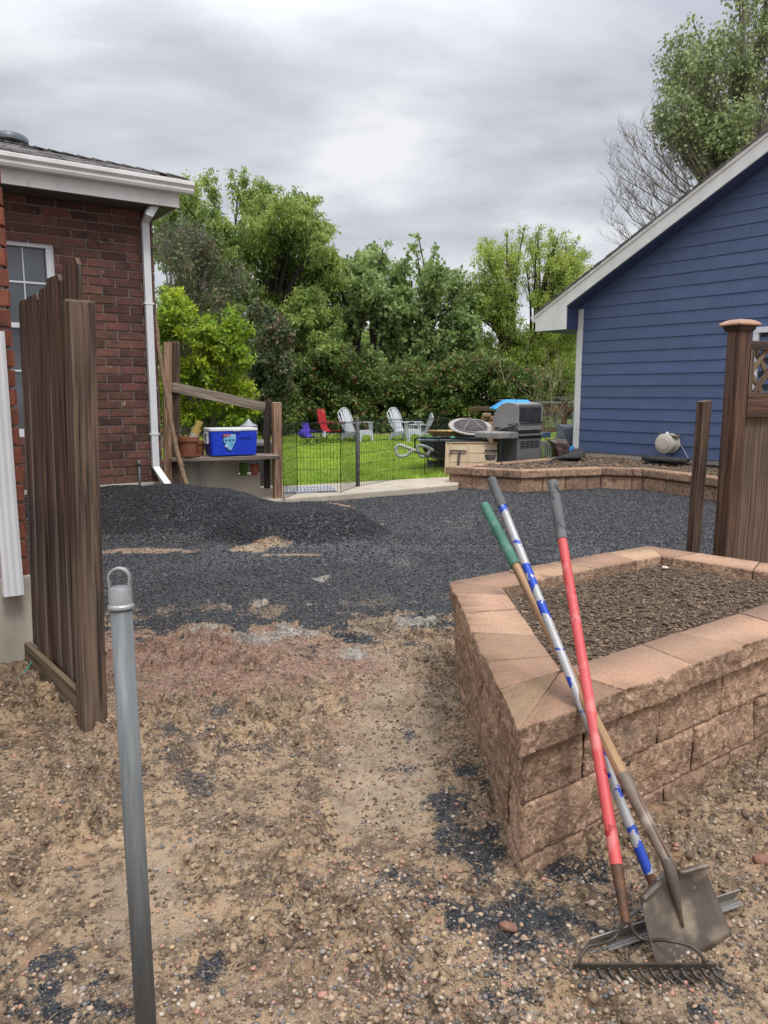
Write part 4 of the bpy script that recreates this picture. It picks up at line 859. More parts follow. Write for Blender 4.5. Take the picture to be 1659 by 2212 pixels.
mb = MB(); mb.tube(smoothpath([vc + HN * .14 + Vector((0, 0, .16)), vc + HN * .24 - HD * .11 + Vector((0, 0, .02)), vc + HN * .2 - HD * .03 + Vector((0, 0, -.20)), vc + HN * .05 + HD * .03 + Vector((0, 0, -.27))]), .004, 5); mb.tube(smoothpath([vc + HN * .12 + HD * .1 + Vector((0, 0, .03)), vc + HN * .05 + HD * .2 + Vector((0, 0, -.04)), vc + HN * .02 + HD * .36 + Vector((0, 0, -.3))]), .004, 5)
mb.lathe(vc + HN * .18 + Vector((0, 0, .14)), [(.03, 0), (.035, .03), (.02, .06)], 8); mb.build('tie_wire', M['white_clean'], v_)

# ================================================================ OPEN GATE ON THE LEFT
GA = gp(80, 1447); GB = gp(213, 1578); GA.z = GB.z = 0; gd = (GB - GA).normalized(); gn = Vector((gd.y, -gd.x, 0)); gn = gn if gn.dot(-GA) > 0 else -gn; GL = (GB - GA).length
GSH = .028
gate = thing('wooden_gate', 'open dark weathered wooden gate with dog-eared pickets beside the brick corner', 'gate', (GA.x, GA.y, 0))
def picket(P, D, Nn, s, w_, z0, z1, th=.017, ear=.028, mm=None, o=0, lean=0):
    mb = MB(); n = 9; P0 = P + D * s + Nn * o; rows = []
    c = [random.uniform(-.004, .004) for _ in range(4)]; cup = random.uniform(-.012, .016)
    for side in (1, -1):
        pass
    def pt(u, v, side):
        zz = z0 + (z1 - z0) * v; e = 0
        return P0 + D * (u * w_ + lean * v) + Nn * (side * th / 2 + cup * (u - .5)**2 * 4 * .5 + .010 * math.sin(v * 3 + s * 9) * .5 * c[0] / .004) + Vector((0, 0, zz))
    vv = [k / 10 for k in range(10)] + [1 - ear / (z1 - z0)]
    us = [0, .25, .5, .75, 1]; F = []; B = []
    for v in vv: F.append([pt(u, v, 1) for u in us]); B.append([pt(u, v, -1) for u in us])
    eu = [ear / w_ * .9, .35, .5, .65, 1 - ear / w_ * .9]; F.append([pt(u, 1, 1) for u in eu]); B.append([pt(u, 1, -1) for u in eu])
    r = len(F); uvf = lambda a, b: (a * w_, b)
    vs = [q for row in F for q in row] + [q for row in B for q in row]; nb = r * 5; fs = []; uv = []; vz = vv + [1.0]; Ht = z1 - z0
    for i in range(r - 1):
        for j in range(4):
            q = [i * 5 + j, i * 5 + j + 1, i * 5 + j + 6, i * 5 + j + 5]; uu = [(us[j] * w_, vz[i] * Ht), (us[j + 1] * w_, vz[i] * Ht), (us[j + 1] * w_, vz[i + 1] * Ht), (us[j] * w_, vz[i + 1] * Ht)]
            fs.append(q); uv.append(uu); fs.append([nb + k for k in q][::-1]); uv.append([(a + .3, b) for a, b in uu][::-1])
        for j, sg in ((0, 1), (4, -1)):
            q = [i * 5 + j, (i + 1) * 5 + j, nb + (i + 1) * 5 + j, nb + i * 5 + j]; fs.append(q if sg > 0 else q[::-1]); uu = [(0, vz[i] * Ht), (0, vz[i + 1] * Ht), (th, vz[i + 1] * Ht), (th, vz[i] * Ht)]; uv.append(uu if sg > 0 else uu[::-1])
    for j in range(4):
        fs.append([(r - 1) * 5 + j, (r - 1) * 5 + j + 1, nb + (r - 1) * 5 + j + 1, nb + (r - 1) * 5 + j]); uv.append([(0, 0), (w_ / 4, 0), (w_ / 4, th), (0, th)])
    return mb.add(vs, fs, uv)
tops = [1.965, 1.97, 1.975, 2.02, 2.05]
npk = len(tops); pw = (GL - .075) / npk
for k in range(npk):
    o = picket(GA, gd, gn, k * pw - .002, pw + .020, .16, tops[k] + random.uniform(-.01, .01), o=.017 if k % 2 else .008, lean=random.uniform(-.012, .012)).build('picket', M['fence_dark'], gate, smooth=30)
mb = MB(); mb.bar(GA + gd * -.01 - gn * .03 + Vector((0, 0, .10)), GB - gd * .1 - gn * .03 + Vector((0, 0, .10)), .04, .19); mb.bar(GA + gn * .045 + Vector((0, 0, .095)), GB - gd * .11 + gn * .045 + Vector((0, 0, .095)), .03, .15)
mb.build('bottom_rail', M['fence_grey'], gate, bevel=.004)
mb = MB(); mb.bar(GA + gd * -.01 - gn * .035 + Vector((0, 0, 1.7)), GB - gd * .1 - gn * .035 + Vector((0, 0, 1.7)), .04, .09); mb.build('top_rail', M['fence_grey'], gate)
for a, b, h_, w_ in ((.045, .0, 1.885, .050), (-.008, .0, 1.875, .050)):
    mb = MB(); c = GB - gd * a + gn * .02; mb.bar(c + Vector((0, 0, -.08)), c + Vector((0, 0, h_)) + gd * -.01, .105, w_, up=gd, seg=8, jit=.002); mb.build('post', M['fence_grey'], gate, bevel=.006)
for o in gate.children:
    sh_ = Matrix.Identity(4); sh_[0][2] = GSH; o.data.transform(sh_)
# green string on the ground by the corner
mb = MB(); q = [gp(-20, 1478, .02), gp(20, 1474, .03), gp(50, 1455, .05), gp(76, 1418, .12)]; mb.tube(smoothpath(q), .004, 6); q = [gp(-20, 1470, .02), gp(25, 1477, .02), gp(60, 1466, .03), gp(82, 1440, .04)]; mb.tube(smoothpath(q), .003, 6)
tag(mb.build('string', mat('green_string', (.04, .30, .20), rough=.5), smooth=True), 'thin green string lying on the dirt at the concrete foot of the near brick corner', 'string')

# ================================================================ GALVANISED POST (nearest thing)
pa = at(262, 1320, 1.62); pb = at(319, 2205, 1.66); px_, py_ = pa.x, 1.64
pbx = at(318, 2205, 1.70).x
zt_ = at(257, 1308, 1.62).z
pole = thing('metal_post', 'thin round galvanised steel post with a ring cap standing in the left foreground', 'post', (pbx, 1.68, 0))
A_ = Vector((pa.x - .0, 1.62, zt_)); Bm = at(320, 2290, 1.555)
mb = MB(); mb.tube([Bm, A_], .0232, 40); mb.build('tube', M['galv'], pole, smooth=True)
ud = (A_ - Bm).normalized(); er = ud.to_track_quat('Z', 'Y').to_euler()
mb = MB(); mb.lathe(A_, [(.0275, -.006), (.0285, -.003), (.0275, .002), (.0252, .004), (.0252, .036), (.0238, .041), (.008, .042)], 36, rot=er)
cap_o = mb.build('cap', M['alu'], pole, smooth=40)
mb = MB(); cc = A_ + ud * .075; rg = arc(cc, .0225, 0, 2 * math.pi, 28, (1, .12, 0), ud); 
for i in range(28):
    pass
def strap(pts, w_, t, nrm):
    mb = MB(); n = len(pts); rings = []
    for i, p in enumerate(pts):
        tt = (pts[min(i + 1, n - 1)] - pts[max(i - 1, 0)]).normalized(); nn = nrm.normalized(); s = tt.cross(nn).normalized(); f = w_ if callable(w_) is False else w_(i / (n - 1))
        rings.append([p + nn * f / 2 + s * t / 2, p - nn * f / 2 + s * t / 2, p - nn * f / 2 - s * t / 2, p + nn * f / 2 - s * t / 2])
    mb.grid([r + [r[0]] for r in rings]); mb.add(rings[0], [[0, 1, 2, 3]]); mb.add(rings[-1], [[3, 2, 1, 0]]); return mb
sidev = Vector((1, .12, 0)).normalized(); fr_ = sidev.cross(ud)
pts = [A_ + sidev * -.0215 + ud * .042] + arc(A_ + ud * .060, .0225, R(205), R(-25), 26, sidev, ud) + [A_ + sidev * .0215 + ud * .042]
strap(pts, .017, .0042, fr_).build('ring', M['alu'], pole, smooth=40, bevel=.001)

# ================================================================ RIGHT FENCE AND STAKE
FP = at(1578, 1000, 5.05); FP = Vector((FP.x, FP.y, 0)); FD = Vector((.91, .41, 0)).normalized(); FNn = Vector((FD.y, -FD.x, 0))
fen = thing('wooden_fence', 'brown wooden fence end with copper post cap and lattice top behind the near raised bed', 'fence', tuple(FP))
zc = at(1575, 706, 5.05).z; pr_ = R(30)
mb = MB(); pd = Vector((math.cos(R(24)), math.sin(R(24)), 0)); mb.bar(FP + Vector((0, 0, -.05)), FP + Vector((0, 0, zc)), .102, .102, up=pd, seg=10, jit=.0012); mb.build('post', M['fence_right'], fen, bevel=.006)
mb = MB(); rot = Euler((0, 0, R(24)))
def sq(c, prof, mb, rz):
    vs = []; fs = []
    for r, z in prof:
        for k in range(4):
            g = rz + math.pi / 4 + k * math.pi / 2; vs.append(Vector(c) + Vector((r * 1.414 * math.cos(g), r * 1.414 * math.sin(g), z)))
    for i in range(len(prof) - 1):
        for k in range(4): j = (k + 1) % 4; fs.append([i * 4 + k, i * 4 + j, i * 4 + 4 + j, i * 4 + 4 + k])
    fs.append([3, 2, 1, 0]); m_ = (len(prof) - 1) * 4; fs.append([m_, m_ + 1, m_ + 2, m_ + 3]); mb.add(vs, fs)
sq(FP + Vector((0, 0, zc - .03)), [(.058, 0), (.066, .012), (.07, .03), (.076, .034)], mb, R(24)); cpo = mb.build('post_cap', M['dark_post'], fen)
mb = MB(); sq(FP + Vector((0, 0, zc + .004)), [(.088, 0), (.09, .008), (.084, .02), (.062, .034), (.05, .038), (.046, .04)], mb, R(24)); mb.build('copper_cap', M['copper'], cpo, bevel=.003)
def fz(px, py): q = pl(px, py, FP, FNn); return (q - FP).dot(FD), q.z
s0_, z_rt = fz(1605, 736); _, z_rb = fz(1605, 755); _, z_mt = fz(1605, 848); _, z_mb = fz(1605, 901)
FE = 2.2
mb = MB(); mb.bar(FP + FD * .06 + Vector((0, 0, (z_rt + z_rb) / 2)), FP + FD * FE + Vector((0, 0, (z_rt + z_rb) / 2)), .075, z_rt - z_rb); mb.build('top_rail', M['fence_grey'], fen, bevel=.003)
mb = MB(); mb.bar(FP + FD * .06 + FNn * .03 + Vector((0, 0, (z_mt + z_mb) / 2)), FP + FD * FE + FNn * .03 + Vector((0, 0, (z_mt + z_mb) / 2)), .04, z_mt - z_mb); mb.build('middle_rail', M['fence_right'], fen, bevel=.003)
mb = MB(); lh = z_rb - z_mt
for k in range(-2, 14):
    for sg in (1, -1):
        a = k * .155 + (.0 if sg > 0 else .0); p0 = Vector((a, z_mt)); p1 = Vector((a + lh * .9, z_rb)) if sg > 0 else Vector((a + lh * .9, z_mt)); p0 = Vector((a, z_mt)) if sg > 0 else Vector((a, z_rb)); 
        x0, x1 = p0.x, p1.x; lo_, hi_ = .09, FE
        if x1 <= lo_ or x0 >= hi_: continue
        t0 = max(0, (lo_ - x0) / (x1 - x0)); t1 = min(1, (hi_ - x0) / (x1 - x0)); q0 = p0.lerp(p1, t0); q1 = p0.lerp(p1, t1)
        oo = FNn * (.009 if sg > 0 else -.009)
        mb.bar(FP + FD * q0.x + oo + Vector((0, 0, q0.y)), FP + FD * q1.x + oo + Vector((0, 0, q1.y)), .012, .034)
mb.build('lattice', M['fence_bare'], fen)
mb = MB()
for o_ in (.035, -.03): mb.bar(FP + FD * .085 + FNn * o_ + Vector((0, 0, z_mt)), FP + FD * .085 + FNn * o_ + Vector((0, 0, z_rb)), .015, .035, up=FD)
mb.build('batten', M['fence_grey'], fen)
s = .06
while s < FE:
    w_ = random.choice((.13, .14, .135)); mb = MB(); mb.bar(FP + FD * (s + w_ / 2) + Vector((0, 0, .03)), FP + FD * (s + w_ / 2) + Vector((0, 0, z_mt - .01)), .018, w_ - .004, up=FD, seg=8, jit=.0008); mb.build('picket', M['fence_bare'], fen, bevel=.002); s += w_
st0 = at(1497, 1180, 5.15); st1 = at(1522, 866, 5.02); dd = (st1 - st0).normalized(); st0 = st0 - dd * (st0.z + .1) / dd.z
stake = MB().bar(st0, st1, .088, .05, up=(.5, -.85, 0), seg=10, jit=.0018); stake.build
o = thing('fence_post', 'short leaning weathered post stub left of the copper-capped fence post', 'post', (st0.x, st0.y, 0)); MB().bar(st0, st1, .05, .088, up=(.85, .5, 0), seg=10, jit=.0018).build('post', M['fence_grey'], o, bevel=.004)
o.children[0].name = 'timber'

# ================================================================ TOOLS LEANING ON THE BED
ed = (Vector((1.567, 3.023, 0)) - BED[0]); ed = (BED[3] - BED[0]).normalized(); en = Vector((ed.y, -ed.x, 0))       # outward normal of the front face
def lean(base, tx, ty, clear):
    """handle from the base point through the photo's grip point, just touching the cap edge"""
    lo, hi = 2.0, 4.2
    for _ in range(50):
        Y = (lo + hi) / 2; T = at(tx, ty, Y); t = (.52 - base.z) / (T.z - base.z); q = base.lerp(T, t); d = (q - BED[0]).dot(en)
        if d > clear: lo = Y
        else: hi = Y
    return at(tx, ty, Y)
def handle(parts, base, top, parent, secs):
    L_ = (top - base).length; u = (top - base).normalized()
    for nm, a, b, ra, rb, m_ in secs:
        mb = MB(); n = 14; P = [base + u * (a + (b - a) * k / n) for k in range(n + 1)]; rr = [ra + (rb - ra) * k / n for k in range(n + 1)]
        if nm == 'grip': P += [base + u * (b + .004), base + u * (b + .008)]; rr += [rb * .9, rb * .55]
        mb.tube(P, rr, 20); mb.build(nm, m_, parent, smooth=50)
    return u, L_
# shovel
sb = gp(1462, 1990, .06); sT = lean(gp(1440, 1858, .24), 1047, 1092, .032)
neck = gp(1440, 1858, .25); u = (sT - neck).normalized(); side = Vector((1, .38, 0)); side = (side - u * side.dot(u)).normalized(); fnt = u.cross(side).normalized()
if fnt.dot(O - neck) < 0: fnt = -fnt
shv = thing('shovel', 'square-nosed steel shovel with a green-gripped wooden handle leaning on the near bed', 'shovel', (neck.x, neck.y - .1, 0))
L_ = (sT - neck).length
def at_h(py0, py1): pass
def secs_from(base, top, marks):
    """distances along the handle for given photo heights"""
    out = []; Lh = (top - base).length
    for py in marks:
        lo, hi = 0, 1
        for _ in range(40):
            m_ = (lo + hi) / 2; p = base.lerp(top, m_); z = p.z - EYE; dep = p.y * math.cos(_p) - z * math.sin(_p); v = CY - FPX * (p.y * math.sin(_p) + z * math.cos(_p)) / dep
            if v > py: lo = m_
            else: hi = m_
        out.append(lo * Lh)
    return out
d1, d2 = secs_from(neck, sT, [1672, 1222])
handle(None, neck, sT, shv, [('socket', 0.0, d1, .0165, .020, mat('socket_steel', (.13, .09, .065), (.20, .155, .12), rough=.55, metal=.2, ns=18, c3=(.30, .25, .19), c3s=9, c3lo=.58, c3hi=.66)), ('handle', d1, d2, .0175, .0165, M['wood_handle']), ('grip', d2, L_, .0205, .0185, M['grip_green'])])
# blade: corners from the photo put on a dished sheet
bl = -u; blade = MB(); W0, W1, BLn = .225, .255, .30; bn = 16; bm = 14; rows = []
# blade axis is steeper than the handle (lift angle)
vax = (gp(1497, 2058, .008) - neck); 
vdir = vax.normalized(); BLn = vax.length; bs_ = (side - vdir * side.dot(vdir)).normalized(); bf = vdir.cross(bs_).normalized()
if bf.dot(O - neck) < 0: bf = -bf
for i in range(bn + 1):
    v = i / bn; row = []
    wv = (W0 + (W1 - W0) * v) / 2
    for j in range(bm + 1):
        x = j / bm * 2 - 1
        dish = -.030 * (1 - x * x) * (1 - .35 * v)       # centre lies further from the viewer
        rib = .020 * math.exp(-(x / .16)**2) * max(0, 1 - v * 1.6)**.7
        sh = .022 * (abs(x)**2) * (1 - v) ** 6 * 0
        shoulder = .055 * max(0, 1 - abs(x) * 1.15)**1.3 * (1 if i == 0 else 0) * 0
        tipc = .018 * (1 - x * x) * v**3
        vv = .055 + (BLn - .055) * v - (.0 if i else .030 * math.exp(-(x / .22)**2))
        row.append(neck + vdir * (vv + tipc) + bs_ * x * wv + bf * (dish + rib + .015 * v * v))
    rows.append(row)
blade.grid(rows); bo = blade.build('blade', M['steel_dark'], shv, smooth=True, solid=.0022)
# rolled tread on the top edge
for a, b in ((0, 5), (9, 14)):
    mb = MB(); mb.grid([[rows[0][j] for j in range(a, b + 1)], [rows[0][j] + bf * .022 - vdir * .004 for j in range(a, b + 1)], [rows[0][j] + bf * .024 + vdir * .006 for j in range(a, b + 1)]]); mb.build('tread', M['steel_dark'], bo, smooth=True, solid=.002)
mb = MB(); mb.tube([neck + u * .03, neck, neck + vdir * .04 + bf * .004, neck + vdir * .10 + bf * -.002, neck + vdir * .19 + bf * -.012], [.0168, .0172, .0165, .011, .003], 14); mb.build('frog', M['steel_dark'], bo, smooth=True)
mb = MB(); mb.tube([neck - u * .0 + fnt * .015, neck + u * .18 + fnt * .017], [.0035, .003], 6); mb.build('socket_seam', M['rust'], bo, smooth=True)

# landscape rake with the blue and silver handle, mostly behind the shovel
hb = gp(1432, 1962, .055); hT = lean(hb, 1062, 1036, .014)
hoe = thing('landscape_rake', 'wide flat-headed landscape rake with a peeling blue and silver handle behind the shovel', 'rake', (hb.x, hb.y, 0))
hL = (hT - hb).length; d0, d1 = secs_from(hb, hT, [1888, 1093])
handle(None, hb, hT, hoe, [('socket', 0, d0, .012, .0145, M['rust']), ('handle', d0, d1, .0150, .0150, M['bluesilver']), ('grip', d1, hL, .0172, .0172, M['grip_black'])])
ha = gp(1268, 2052, .004); hz2 = gp(1590, 1938, .03); hz2.z = .03; hdv = (hz2 - ha).normalized()
mb = MB(); mb.bar(ha + Vector((0, 0, .018)), hz2 + Vector((0, 0, .008)), .004, .06, up=(.25, -.4, .9)); mb.bar(ha + Vector((.0, -.012, .004)), hz2 + Vector((.0, -.012, -.004)), .05, .004, up=(0, .2, 1))
hd_ = mb.build('head', mat('head_grey', (.30, .27, .24), (.19, .17, .15), rough=.6, metal=.2, ns=12), hoe, bevel=.0008)
mb = MB(); mb.bar(ha + Vector((0, -.028, .012)), hz2 + Vector((0, -.028, .002)), .004, .005); mb.build('worn_edge', M['alu'], hd_)
mb = MB(); c_ = ha.lerp(hz2, .52); 
for f in (.20, .82): mb.tube([hb + Vector((0, -.005, .06)), ha.lerp(hz2, f) + Vector((0, .005, .04))], .0045, 8)
mb.build('brace', M['galv'], hoe, smooth=True)

# bow rake with the red handle
rbp = gp(1353, 1994, .10); rT = lean(rbp, 1194, 1043, .055)
rk = thing('bow_rake', 'steel bow rake with a faded red handle and black grip leaning on the near bed', 'rake', (rbp.x, rbp.y, 0))
rL = (rT - rbp).length; d0, d1 = secs_from(rbp, rT, [1868, 1166]); 
handle(None, rbp, rT, rk, [('ferrule', 0, d0, .0125, .0175, M['rust']), ('handle', d0, d1, .0172, .0165, M['red_handle']), ('grip', d1, rL, .0195, .0195, M['grip_black'])])
hl = gp(1237, 2105, .012); hr = gp(1548, 2108, .012); hr = gp(1545, 2105, .012); hw = (hr - hl); hdir = hw.normalized(); hfw = Vector((hdir.y, -hdir.x, 0))
if hfw.y > 0: hfw = -hfw
mb = MB(); mb.bar(hl + Vector((0, 0, .024)), hr + Vector((0, 0, .024)), .0065, .018, seg=16)
hd2 = mb.build('head', M['rake_steel'], rk, bevel=.0012)
for k in range(14):
    p = hl.lerp(hr, (k + .35) / 13.7) + Vector((0, 0, .020)); P = [p, p + hdir * .003 - Vector((0, 0, .008)) + hfw * .004, p + hdir * .010 - Vector((0, 0, .015)) + hfw * .014, p + hdir * .018 - Vector((0, 0, .014)) + hfw * .028, p + hdir * .022 - Vector((0, 0, .016)) + hfw * .036]
    mb = MB(); mb.tube(smoothpath(P, 3), [.0062, .0062, .0061, .006, .0058, .0056, .0053, .0050, .0046, .004, .0034, .0026, .002][:len(smoothpath(P, 3))], 7); mb.build('tine', M['rake_steel'], hd2, smooth=True)
fb_ = rbp
for sg, end in ((-1, hl + hdir * .02 + Vector((0, 0, .028))), (1, hr - hdir * .035 + Vector((0, 0, .028)))):
    mid1 = fb_ + hdir * sg * .035 - Vector((0, 0, .035)) + hfw * .012; mid2 = fb_.lerp(end, .55) + Vector((0, 0, .015)) + hfw * -.0
    out_ = end + Vector((0, 0, .035)) - hfw * .02
    if sg < 0: mid2 = fb_.lerp(end, .62) + Vector((0, 0, .012)); 
    mb = MB(); mb.tube(smoothpath([fb_ + Vector((0, 0, .012)), mid1, mid2, out_ - hdir * sg * .02, end + hdir * sg * .004 + Vector((0, 0, .012)), end - Vector((0, 0, .006))], 6), .0048, 8); mb.build('bow', M['rake_steel'], rk, smooth=True)
# blue handle end reaching over the right side of the near bed
mb = MB(); mb.tube([at(1650, 1312, 3.7), at(1760, 1420, 3.2)], .016, 12)
tag(mb.build('tool_handle', mat('blue_handle', (.03, .06, .14), rough=.5), smooth=True), 'dark blue handle end poking in at the right edge over the near bed', 'tool handle')
# ================================================================ STEP WALL, POSTS, SHELF
SA = at(370, 1050, 9.95); SA.z = 0; SBp = gp(612, 1085); SBp = Vector((SBp.x - .02, SBp.y + .02, 0)); SDr = (SBp - SA).normalized(); SN = Vector((SDr.y, -SDr.x, 0))
def sw(px, py, o=0): q = pl(px, py, SA + SN * o, SN); return (q - SA).dot(SDr), q.z
_, zs0 = sw(450, 992); x1, _ = sw(515, 1000); _, zs1 = sw(540, 1023.5); x2, _ = sw(563, 1040); _, zs2 = sw(580, 1053)
SLn = (SBp - SA).length
pts = [(-.4, -.05), (SLn, -.05), (SLn, zs2), (x2, zs2), (x2, zs1), (x1, zs1), (x1, zs0), (-.4, zs0)]
mb = MB(); mb.prism([SA + SDr * a + Vector((0, 0, b)) for a, b in pts], -SN * .2)
o = mb.build('stepped_wall', M['concrete'], bevel=.012); tag(o, 'low stained concrete wall stepping down beside the brick house', 'wall')
def post(px0, py0, px1, py1, Y0, Y1, w_, t, m, lab, ztop=None, yaw=(.0, -1, 0), name='wooden_post', zb=-.05):
    a = at(px0, py0, Y0); b = at(px1, py1, Y1)
    if zb is not None: d = (b - a).normalized(); b = a + d * ((zb - a.z) / d.z)
    o = thing(name, lab, 'post', (b.x, b.y, b.z)); MB().bar(b, a, w_, t, up=yaw, seg=8, jit=.001).build('timber', m, o, bevel=.005); return o, a, b
po1, a1, b1 = post(362, 740, 362, 1050, 9.75, 9.75, .10, .09, M['post_tan'], 'tall tan wooden post at the left end of the shelf', yaw=(.35, -1, 0))
MB().bar(a1 + Vector((.062, .05, .015)), b1 + Vector((.062, .05, 0)), .04, .16, up=(1, 0, 0)).build('grey_board', M['fence_grey'], po1, bevel=.02)
po2, a2, b2 = post(577, 866, 577, 1056, 10.45, 10.45, .085, .05, M['dark_post'], 'dark charred wooden post just left of the pale one at the pen corner', zb=.22)
po3, a3, b3 = post(597, 869, 600, 1085, 10.35, 10.42, .115, .09, M['post_tan'], 'pale weathered wooden post where the wire pen starts', yaw=(.5, -1, 0))
ra = at(371, 836, 9.72); rb_ = at(572, 879, 10.42); mb = MB(); mb.bar(ra, rb_, .04, .125, seg=8, jit=.001)
tag(mb.build('handrail', M['board_grey'], bevel=.004), 'sloping weathered board rail nailed between the posts over the blue cooler', 'handrail')
zsh = at(470, 991, 9.85).z; sh0 = at(368, 988, 9.80); sh1 = at(601, 996, 10.22); sh0.z = sh1.z = zsh
mb = MB(); mb.bar(sh0, sh1, .30, .045, seg=6, jit=.001); mb.bar(sh0 + Vector((.05, .25, 0)), sh1 + Vector((0, .25, 0)), .18, .045)
shelf = mb.build('shelf_board', M['board_grey'], bevel=.003); tag(shelf, 'weathered plank shelf carrying the blue cooler and clay pots', 'shelf')
ztp = zsh + .0225
# branch propped against the post
P = [at(331, 640, 9.55), at(340, 730, 9.5), at(350, 800, 9.48), at(364, 880, 9.45), at(379, 960, 9.4), at(392, 1010, 9.35), at(405, 1062, 9.3)]
P[-1].z = float(H(P[-1].x, P[-1].y)) - .03; sp = smoothpath(P, 6); mb = MB(); mb.tube([p + Vector((random.uniform(-.006, .006), 0, 0)) for p in sp], [.022 + .01 * k / len(sp) + random.uniform(-.002, .004) for k in range(len(sp))], 10)
for k in (14, 22, 30): mb.tube([sp[k], sp[k] + Vector((.05, -.02, .03))], [.010, .004], 6)
tag(mb.build('branch', mat('branch_bark', (.27, .18, .10), (.17, .11, .065), ns=20, bump=.5), smooth=True), 'long crooked bare branch propped beside the white downspout', 'branch')

# ---------------------------------------------------------------- cooler
def rbox(mb, c, sx, sy, z0, z1, r=.04, taper=0.0, rz=0, n=5):
    rings = []; m = Matrix.Rotation(rz, 3, 'Z')
    for z, k in ((z0, 1 - taper), (z1, 1)):
        ring = []
        for cx, cy, a0 in ((1, 1, 0), (-1, 1, 90), (-1, -1, 180), (1, -1, 270)):
            for i in range(n + 1):
                a = R(a0 + 90 * i / n); ring.append(Vector(c) + m @ Vector(((sx / 2 - r) * k * cx + r * math.cos(a), (sy / 2 - r) * k * cy + r * math.sin(a), z)))
        rings.append(ring)
    k = len(rings[0]); vs = rings[0] + rings[1]; fs = [list(range(k))[::-1], [k + i for i in range(k)]] + [[i, (i + 1) % k, k + (i + 1) % k, k + i] for i in range(k)]
    mb.add(vs, fs); return mb
cc = at(500, 985, 10.1); cl = thing('cooler', 'blue plastic cooler with white lid and side handle on the plank shelf', 'cooler', (cc.x, cc.y, ztp), rz=R(27))
CBL = mat('cooler_blue', (.012, .055, .62), (.010, .045, .54), rough=.38, ns=3)
CW, CDp, CHt = .63, .34, .33
mb = rbox(MB(), (0, 0, 0), CW, CDp, .012, CHt, .045, .06); body = mb.build('body', CBL, cl, smooth=35, world=False, bevel=.008)
mb = rbox(MB(), (0, 0, 0), CW + .016, CDp + .016, CHt - .004, CHt + .034, .05, 0); lid = mb.build('lid', M['white_clean'], cl, smooth=35, world=False, bevel=.008)
mb = MB(); mb.box((.03, -CDp / 2 - .012, CHt + .01), (.10, .018, .03)); mb.build('latch', M['white_clean'], lid, world=False, bevel=.004)
mb = MB()
for s_ in (-.10, .10): mb.box((-CW / 2 - .012, s_ * .75, CHt - .095), (.025, .022, .125))
mb.box((-CW / 2 - .018, 0, CHt - .155), (.02, .17, .022)); mb.box((-CW / 2 - .01, 0, CHt - .03), (.02, .19, .03)); mb.build('handle', M['white_clean'], cl, world=False, bevel=.004)
mb = MB(); mb.box((CW / 2 + .012, 0, CHt - .03), (.02, .16, .05)); mb.build('handle', M['white_clean'], cl, world=False, bevel=.004)
mb = MB()
for x in (-.19, -.14, .03, .09, .15, .20, .25):
    mb.box((x, -CDp / 2 - .0005 + .008 , .15), (.004, .006, .27))
for x0, x1, z in ((-.02, .08, .30), (.06, .22, .255), (.06, .22, .235)): mb.box(((x0 + x1) / 2, -CDp / 2 - .003, z), (x1 - x0, .012, .008))
mb.build('moulded_ribs', mat('cooler_rib', (.009, .04, .44), rough=.4), body, world=False, bevel=.001)
def decal(poly, y, name, m, parent, t=.0015):
    mb = MB(); mb.prism([Vector((a, y, b)) for a, b in poly], (0, -t, 0)); return mb.build(name, m, parent, world=False)
fy = -CDp / 2 - .0045
lab = [(-.155, .292), (-.16, .27), (-.15, .20), (-.125, .14), (-.09, .09), (-.065, .075), (-.04, .085), (-.01, .14), (.015, .20), (.025, .27), (.02, .292)]
sk = decal(lab, fy, 'sticker', mat('sticker_edge', (.012, .03, .10), rough=.4), cl)
cxl, czl = -.067, .195; inn = [(cxl + (a - cxl) * .93, czl + (b - czl) * .95) for a, b in lab]
decal(inn, fy - .0018, 'sticker_ground', mat('sticker_blue', (.10, .36, .62), (.30, .58, .78), rough=.4, ns=14), sk)
decal([(-.155, .287), (-.157, .272), (-.151, .238), (-.10, .258), (-.06, .262), (-.06, .287)], fy - .0036, 'sticker_corner', bpy.data.materials['sticker_edge'], sk)
decal([(-.148, .287), (-.148, .262), (-.062, .262), (-.062, .287)], fy - .0054, 'logo_panel', mat('logo_red', (.62, .03, .03), rough=.4), sk)
decal([(-.130, .15), (-.130, .125), (-.10, .125), (-.10, .15)], fy - .0036, 'barcode', M['white_clean'], sk)
for x in (-.115, -.068, -.02):
    MB().lathe((x, fy - .0034, .21), [(.013, 0), (.013, .0012)], 14, rot=Euler((R(90), 0, 0))).build('icon', bpy.data.materials['sticker_edge'], sk, world=False)
def text(s_, size, loc, m, parent, rx=90, rz=0, name='lettering', ext=.0008):
    cu = bpy.data.curves.new('txt', 'FONT'); cu.body = s_; cu.size = size; cu.extrude = ext; cu.align_x = 'CENTER'; cu.align_y = 'CENTER'
    o = bpy.data.objects.new('txt', cu); col.objects.link(o); bpy.context.view_layer.update()
    me = bpy.data.meshes.new_from_object(o.evaluated_get(bpy.context.evaluated_depsgraph_get())); bpy.data.objects.remove(o)
    me.transform(Matrix.Translation(loc) @ Euler((R(rx), 0, R(rz))).to_matrix().to_4x4()); me.materials.clear(); me.materials.append(m)
    o = bpy.data.objects.new(name, me); col.objects.link(o); o.parent = parent; return o
text('Coleman', .019, Vector((-.105, fy - .0085, .2745)), M['white_clean'], sk); text('48 | 45.4L', .015, Vector((-.02, fy - .005, .272)), M['white_clean'], sk)

